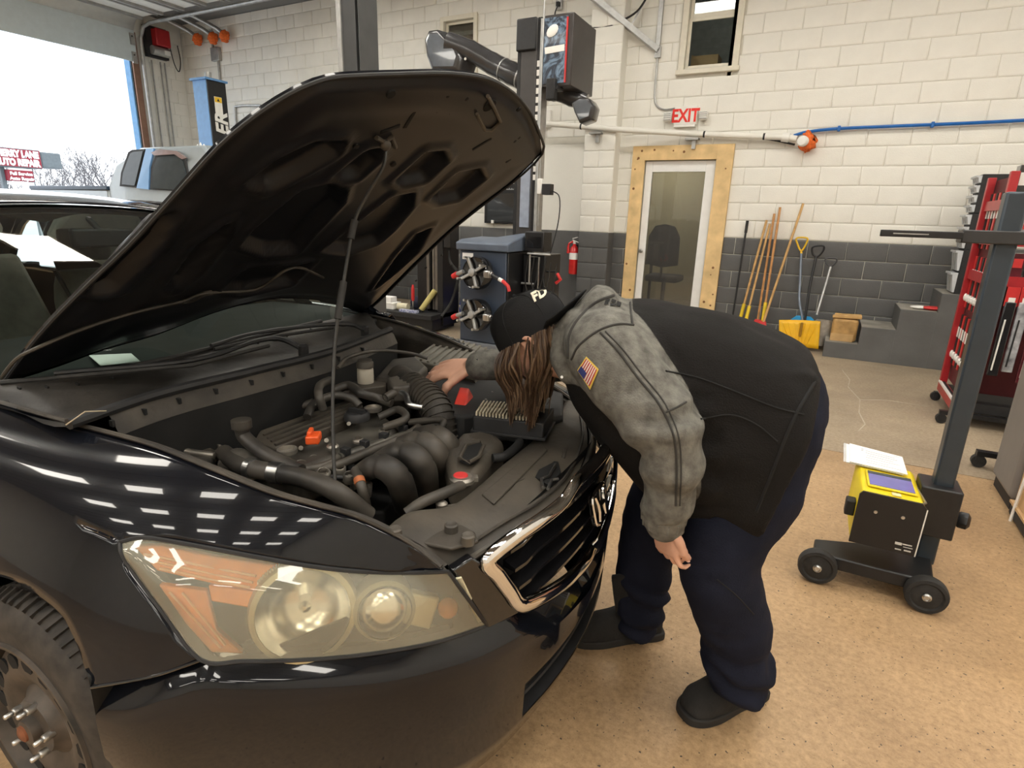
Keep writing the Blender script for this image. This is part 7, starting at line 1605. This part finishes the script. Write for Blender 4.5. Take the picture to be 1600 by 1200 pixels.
m.loft([[Vector((lerp(p0.x, p1.x, .5)+x*(p1.x-p0.x)*.5*w, WY-.17+y, z)) for x, y in ((-1, 0), (-.5, -.03), (0, -.04), (.5, -.03), (1, 0), (0, .03))] for w, z in ((1.0, .03), (1.02, .20), (.92, .30), (.5, .36))]); m.build('blade', mat('shovel_blue', (.03, .35, .72), .35), t)
t, P = shovel('metal shovel with grey d grip and steel blade right of the yellow one', [(1291, 404), (1306, 404), (1306, 410), (1298, 416), (1291, 411), (1298, 417)], [(1298, 417), (1287, 455), (1276, 492)], mat('grip_grey', (.06, .06, .065), .4), M_galv, .010, 'steel_shovel', .015)
m = MB(); c0 = at(1282, 515, 1, WY-.24); m.loft([[c0+Vector((x*.13*w+.02, y*.02-.02*abs(x), z)) for x, y in ((-1, 0), (-.5, -1), (0, -1.3), (.5, -1), (1, 0), (0, .4))] for z, w in ((.12, .6), (.06, .95), (-.08, .92), (-.16, .6), (-.185, .25))]); m.build('blade', M_steel, t, smooth=60)
t, P = shovel('yellow snow shovel with yellow d grip standing on the floor', [(1245, 372), (1261, 372), (1260, 380), (1252, 392), (1246, 381), (1252, 393)], [(1252, 396), (1250, 440), (1249, 470), (1254, 500), (1252, 515)], M_grip, mat('shaft_grey_blue', (.22, .26, .32), .35, .4), .010, 'snow_shovel', .015)
bo = blade(1218, 1282, 499, 543, WY-.36, -.05, mat('blade_yellow', (.80, .45, .012), .4, var=.08), 'blade', t, 7)
m = MB(); q_ = at(1252, 512, 1, WY-.41); m.box(q_+Vector((0, 0, -.02)), (.03, .03, .16)); m.build('socket', mat('dark_yellow', (.30, .15, .01), .5), bo, bevel=.006)
# bundle on the lowest step
fw0, fw1 = at(1299, 520, 1, 7.30), at(1338, 518, 1, 7.30)
fb = thing('firewood_bundle', 'brown paper wrapped bundle of kindling on the lowest stair', 'bundle', ((fw0.x+fw1.x)/2, 7.42, .171))
fx0, fx1 = fw0.x-.005, fw1.x+.01; m = MB(); m.b2((fx0, 7.30, .172), (fx1, 7.55, .172+.245)); m.build('wrapper', mat('kraft_paper', (.42, .25, .09), .65, var=.25, scale=14, bump=.3), fb, bevel=.03, seg=3)
m = MB(); m.b2((fx0-.0, 7.297, .172), (fx1-.03, 7.30, .255)); m.build('lower_fold', mat('kraft_light', (.50, .32, .14), .7), fb)
for k in range(3): m = MB(); m.bar((fx0-.01+.02*k, 7.34+.07*k, .435+.012*(k % 2)), (fx1+.02, 7.33+.07*k, .445), .055, .03); m.build('stick', M_stick2, fb, bevel=.004)
g = at(1450, 482, 1, 7.33); gl = thing('glove_bundle', 'crumpled red and white bag on the third stair', 'bag', (g.x, 7.33, .586))
m = MB(); m.ball((g.x+.05, 7.33, .608), (.12, .06, .022), 14, 8); o = m.build('red_part', M_redp, gl); 
m = MB(); m.ball((g.x-.08, 7.34, .606), (.08, .05, .019), 12, 8); o2 = m.build('white_part', M_whitep, gl)
# drawer organisers on the top stair
M_bin = mat('pale_grey_bin', (.52, .54, .56), .4, var=.05)
o0, o1 = at(1487, 455, 1, 7.25), at(1545, 460, 1, 7.25)
def organiser(x, y0, y1, z0, z1, n, w, lab, lip):
    t = thing('drawer_organiser', lab, 'drawer organiser', (x+w/2, (y0+y1)/2, z0), 0, 'organisers stacked on the stairs')
    m = MB(); m.b2((x, y0, z0), (x+w, y1, z1)); m.build('cabinet', M_blackm, t, bevel=.004); h = (z1-z0)/n
    for k in range(n):
        a = z0+k*h; m = MB(); m.hexa([Vector(p) for p in ((x-.02, y0+.005, a+.01), (x, y0+.005, a+.01), (x, y1-.005, a+.01), (x-.02, y1-.005, a+.01), (x-lip, y0+.005, a+h-.015), (x, y0+.005, a+h-.01), (x, y1-.005, a+h-.01), (x-lip, y1-.005, a+h-.015))]); d = m.build('drawer', M_bin, t, bevel=.004)
        m = MB(); m.b2((x-lip-.012, y0+.0, a+h-.03), (x-lip+.008, y1, a+h-.012)); m.build('drawer_lip', M_bin, d)
        for q_ in (.3, .6): m = MB(); m.bar((x-.028-.0, lerp(y0, y1, q_), a+.02), (x-lip-.002, lerp(y0, y1, q_), a+h-.04), .008, .006); m.build('drawer_rib', M_galv, d)
    return t
oz = .778; hz1 = at(1500, 390, 1, 7.25).z; hz2 = at(1510, 367, 1, 7.25).z; hz3 = at(1530, 272, 1, 7.25).z
organiser(o0.x+.02, 7.24, 7.55, oz, hz1, 2, .24, 'black organiser with two tilting grey bins on the top stair', .05)
organiser(o0.x+.02, 7.24, 7.55, hz1+.002, hz2+.20, 3, .24, 'middle black organiser of grey drawers stacked on the tilting bins', .04)
organiser(o0.x+.03, 7.25, 7.54, hz2+.203, hz3, 4, .22, 'topmost black organiser of grey drawers on the stack', .035)

# ================================================================== RED MERCHANDISE RACK
RX0, RX1, RYN, RYF = 1.01, 1.71, 5.20, 5.86
rk = thing('merchandise_rack', 'red metal merchandise rack on castors filled with packaged wiper blades', 'rack', ((RX0+RX1)/2, (RYN+RYF)/2, 0))
rz_ = 1.78
for x in (RX0, RX1):
    for y in (RYN, RYF): m = MB(); m.b2((x-.025, y-.025, .10), (x+.025, y+.025, rz_)); m.build('post', M_red, rk, bevel=.004)
for z in (.14, 1.06, 1.33, 1.57):
    m = MB(); m.b2((RX0, RYN, z-.012), (RX1, RYF, z+.012)); m.b2((RX0, RYN-.01, z-.035), (RX1, RYN+.01, z+.035)); m.b2((RX0-.01, RYN, z-.035), (RX0+.01, RYF, z+.035)); m.build('shelf' if z > .2 else 'base_shelf', M_red if z > .2 else M_blackm, rk)
m = MB(); m.b2((RX0-.03, RYN, .10), (RX0+.02, RYF, .17)); m.build('base_rail', M_red, rk); m = MB(); m.b2((RX0-.032, RYN, .165), (RX0-.015, RYF, .18)); m.build('price_rail', M_whitep, rk)
m = MB(); m.b2((RX0+.03, RYN+.06, .2), (RX0+.05, RYF, 1.76)); m.build('side_panel', mat('rack_dark_red', (.10, .012, .016), .6), rk); m = MB(); m.b2((RX0+.1, RYN+.24, .2), (RX1-.02, RYN+.26, 1.06)); m.build('back_panel', mat('rack_dark_red', (.10, .012, .016), .6), rk)
m = MB(); m.b2((RX0-.10, RYN-.06, .07), (RX1, RYN-.02, .10)); m.build('castor_bar', M_black, rk)
for x, y in ((RX0-.08, RYN-.04), (RX1-.05, RYN-.04), (RX0-.03, RYF), (RX1-.05, RYF)):
    m = MB(); m.cyl((x, y-.018, .036), (x, y+.018, .036), .036, n=16); ct = m.build('castor', M_rubber, rk); m = MB(); m.b2((x-.014, y-.026, .03), (x+.014, y+.026, .075)); m.build('castor_fork', M_blackm, ct)
M_pk1 = mat('clear_pack_grey', (.30, .31, .34), .2, coat=.6, var=.5, scale=16, col2=(.62, .63, .66)); M_pk2 = mat('dark_red_pack', (.10, .012, .02), .25, coat=.6, var=.4, scale=9); M_pkb = mat('black_wiper_pack', (.014, .014, .016), .2, coat=.6)
def pack(x, y, z0, z1, w, ma, lab, kk, grp):
    t = thing('wiper_package', lab, 'package', (x, y, z0), 0, grp)
    m = MB(); m.b2((x-w/2, y-.015, z0), (x+w/2, y+.015, z1-.10)); m.build('blister', ma, t, bevel=.006)
    m = MB(); m.b2((x-w/2-.004, y-.008, z1-.13), (x+w/2+.004, y+.006, z1)); cd = m.build('header_card', M_redp if kk % 3 else M_whitep, t); m = MB(); m.b2((x-w*.3, y-.010, z1-.12), (x+w*.3, y-.007, z1-.07)); m.build('card_print', M_whitep if kk % 3 else M_redp, cd)
    m = MB(); m.bar((x-w*.22, y-.019, z0+.04), (x-w*.15, y-.019, z1-.22), .010, .008); m.build('wiper_blade', M_whitep if kk % 2 else M_blackm, t)
names = ['leftmost', 'second', 'third', 'fourth', 'fifth', 'sixth', 'seventh', 'eighth']
for k in range(8):
    pack(RX0+.055+k*.083, RYN-.045-(k % 2)*.035, .38+.03*(k % 3), 1.03, .062, (M_pk1, M_pkb, M_pk1, M_pk2)[k % 4], f'long hanging wiper blade package on the rack front, {names[k]} from the left', k, 'long wiper packages')
for r_, (za, zb3) in enumerate(((1.075, 1.27), (1.345, 1.51), (1.585, 1.82))):
    for k in range(8):
        x = RX0+.06+k*.083; c_ = (M_pk1, M_paper, M_pkb, M_pk2)[(k*3+r_) % 4]
        t = thing('boxed_part', f'small boxed part on the {("lowest", "middle", "top")[r_]} upper rack shelf, {names[k]} from the left', 'box', (x, RYN+.06, za), 0, 'boxed parts on the rack shelves')
        h = zb3-.02*(k % 3); m = MB(); m.b2((x-.034, RYN+.02, za), (x+.034, RYN+.12, h)); m.build('carton', c_, t, bevel=.003); m = MB(); m.b2((x-.025, RYN+.016, lerp(za, h, .45)), (x+.025, RYN+.021, lerp(za, h, .8))); m.build('printed_label', M_redp if k % 2 else M_whitep, t)
for k in range(21):
    y = RYN+.10+(k % 7)*.085; z = .34+.46*(k//7); t = thing('bulb_card', f'carded bulb on the rack side, {("lower", "middle", "upper")[k//7]} row, {names[k % 7]} from the near end', 'package', (RX0-.015, y, z), 0, 'carded bulbs on the rack side')
    m = MB(); m.b2((RX0+.012, y-.026, z), (RX0+.026, y+.026, z+.40)); m.build('card', M_redp if k % 2 else M_blackm, t); m = MB()
    m.ball((RX0+.003, y, z+.08), (.014, .018, .03), 8, 6); m.build('blister', M_whitep, t)
    m = MB(); m.b2((RX0+.008, y-.02, z+.22), (RX0+.013, y+.02, z+.30)); m.build('card_print', M_whitep, t)

# ================================================================== GREY CABINET AND CARTON AT THE RIGHT EDGE
gcx = 1.015
gc = thing('grey_cabinet', 'tall plain grey cabinet on a black castor frame at the right edge', 'cabinet', (gcx+.4, 3.95, 0))
m = MB(); m.b2((gcx, 3.62, .06), (gcx+.8, 4.02, 1.25)); m.build('body', mat('cabinet_warm_grey', (.19, .175, .165), .45, var=.05), gc, bevel=.03, seg=3)
m = MB(); m.b2((gcx+.02, 3.66, .0), (gcx+.78, 4.0, .06)); m.build('plinth', M_blackm, gc)
m = MB(); m.b2((gcx-.03, 4.25, .075), (gcx+.6, 4.30, .105)); m.b2((gcx+.08, 3.98, .075), (gcx+.13, 4.28, .105)); fr2 = m.build('castor_frame', M_black, gc)
m = MB(); m.cyl((gcx-.01, 4.26, .038), (gcx-.01, 4.30, .038), .038, n=18); m.b2((gcx-.03, 4.255, .04), (gcx+.01, 4.305, .08)); m.build('castor', M_rubber, fr2)
cbn = thing('strapped_carton', 'brown cardboard carton with white straps on a dark tray at the right edge', 'box', (gcx+.35, 3.3, 0))
m = MB(); m.b2((gcx+.012, 2.78, .075), (gcx+.7, 3.58, .95)); cbo = m.build('carton', M_card, cbn, bevel=.006)
m = MB(); m.b2((gcx, 2.76, .0), (gcx+.72, 3.60, .075)); m.build('tray', M_blackm, cbn, bevel=.02)
m = MB(); m.b2((gcx-.003, 2.76, .066), (gcx+.02, 3.60, .079)); m.build('tray_edge', M_card, cbn)
for y0, y1 in ((3.50, 3.40), (3.22, 3.12)):
    m = MB(); m.tube([(gcx-.006, y0, .0), (gcx-.004, y0, .08), (gcx+.004, y1, .95)], .007, 6); m.build('strap', M_whitep, cbn)
m = MB(); m.b2((gcx+.006, 3.19, .34), (gcx+.013, 3.36, .52)); m.build('shipping_label', M_paper, cbo); m = MB()
for k in range(6): m.b2((gcx+.004, 3.22+k*.022, .40), (gcx+.007, 3.23+k*.022+.004*(k % 2), .47))
tag(m.build('barcode', M_ink, cbo), kind='stuff')
M_print = mat('brown_print', (.13, .07, .03), .7)
def glyph(strokes, y, z, s):
    m = MB()
    for P in strokes: m.tube([(gcx+.008, y-a*s, z+b*s) for a, b in P], .005, 5)
    m.build('handling_mark', M_print, cbo)
glyph([[(-.5, 0), (.5, 0)], [(-.3, .2), (-.3, 1)], [(.3, .2), (.3, 1)], [(-.5, .75), (-.3, 1), (-.1, .75)], [(.1, .75), (.3, 1), (.5, .75)]], 3.40, .20, .07)
glyph([[(-.5, .6), (-.3, .9), (0, 1), (.3, .9), (.5, .6), (-.5, .6)], [(0, .6), (0, .1), (.15, 0), (.25, .1)]], 3.28, .20, .07)
glyph([[(-.3, 1), (.3, 1), (.2, .6), (0, .5), (-.2, .6), (-.3, 1)], [(0, .5), (0, .05)], [(-.25, 0), (.25, 0)]], 3.47, .24, .06)
m = MB()
for k in range(7): m.b2((gcx+.006, 3.36-k*.018, .135), (gcx+.0125, 3.372-k*.018, .160+.008*(k % 2)))
tag(m.build('printed_text', M_print, cbo), kind='stuff')
m = MB(); m.b2((gcx+.007, 3.53, .50), (gcx+.013, 3.545, .86)); m.build('hand_slot', M_blackm, cbo)
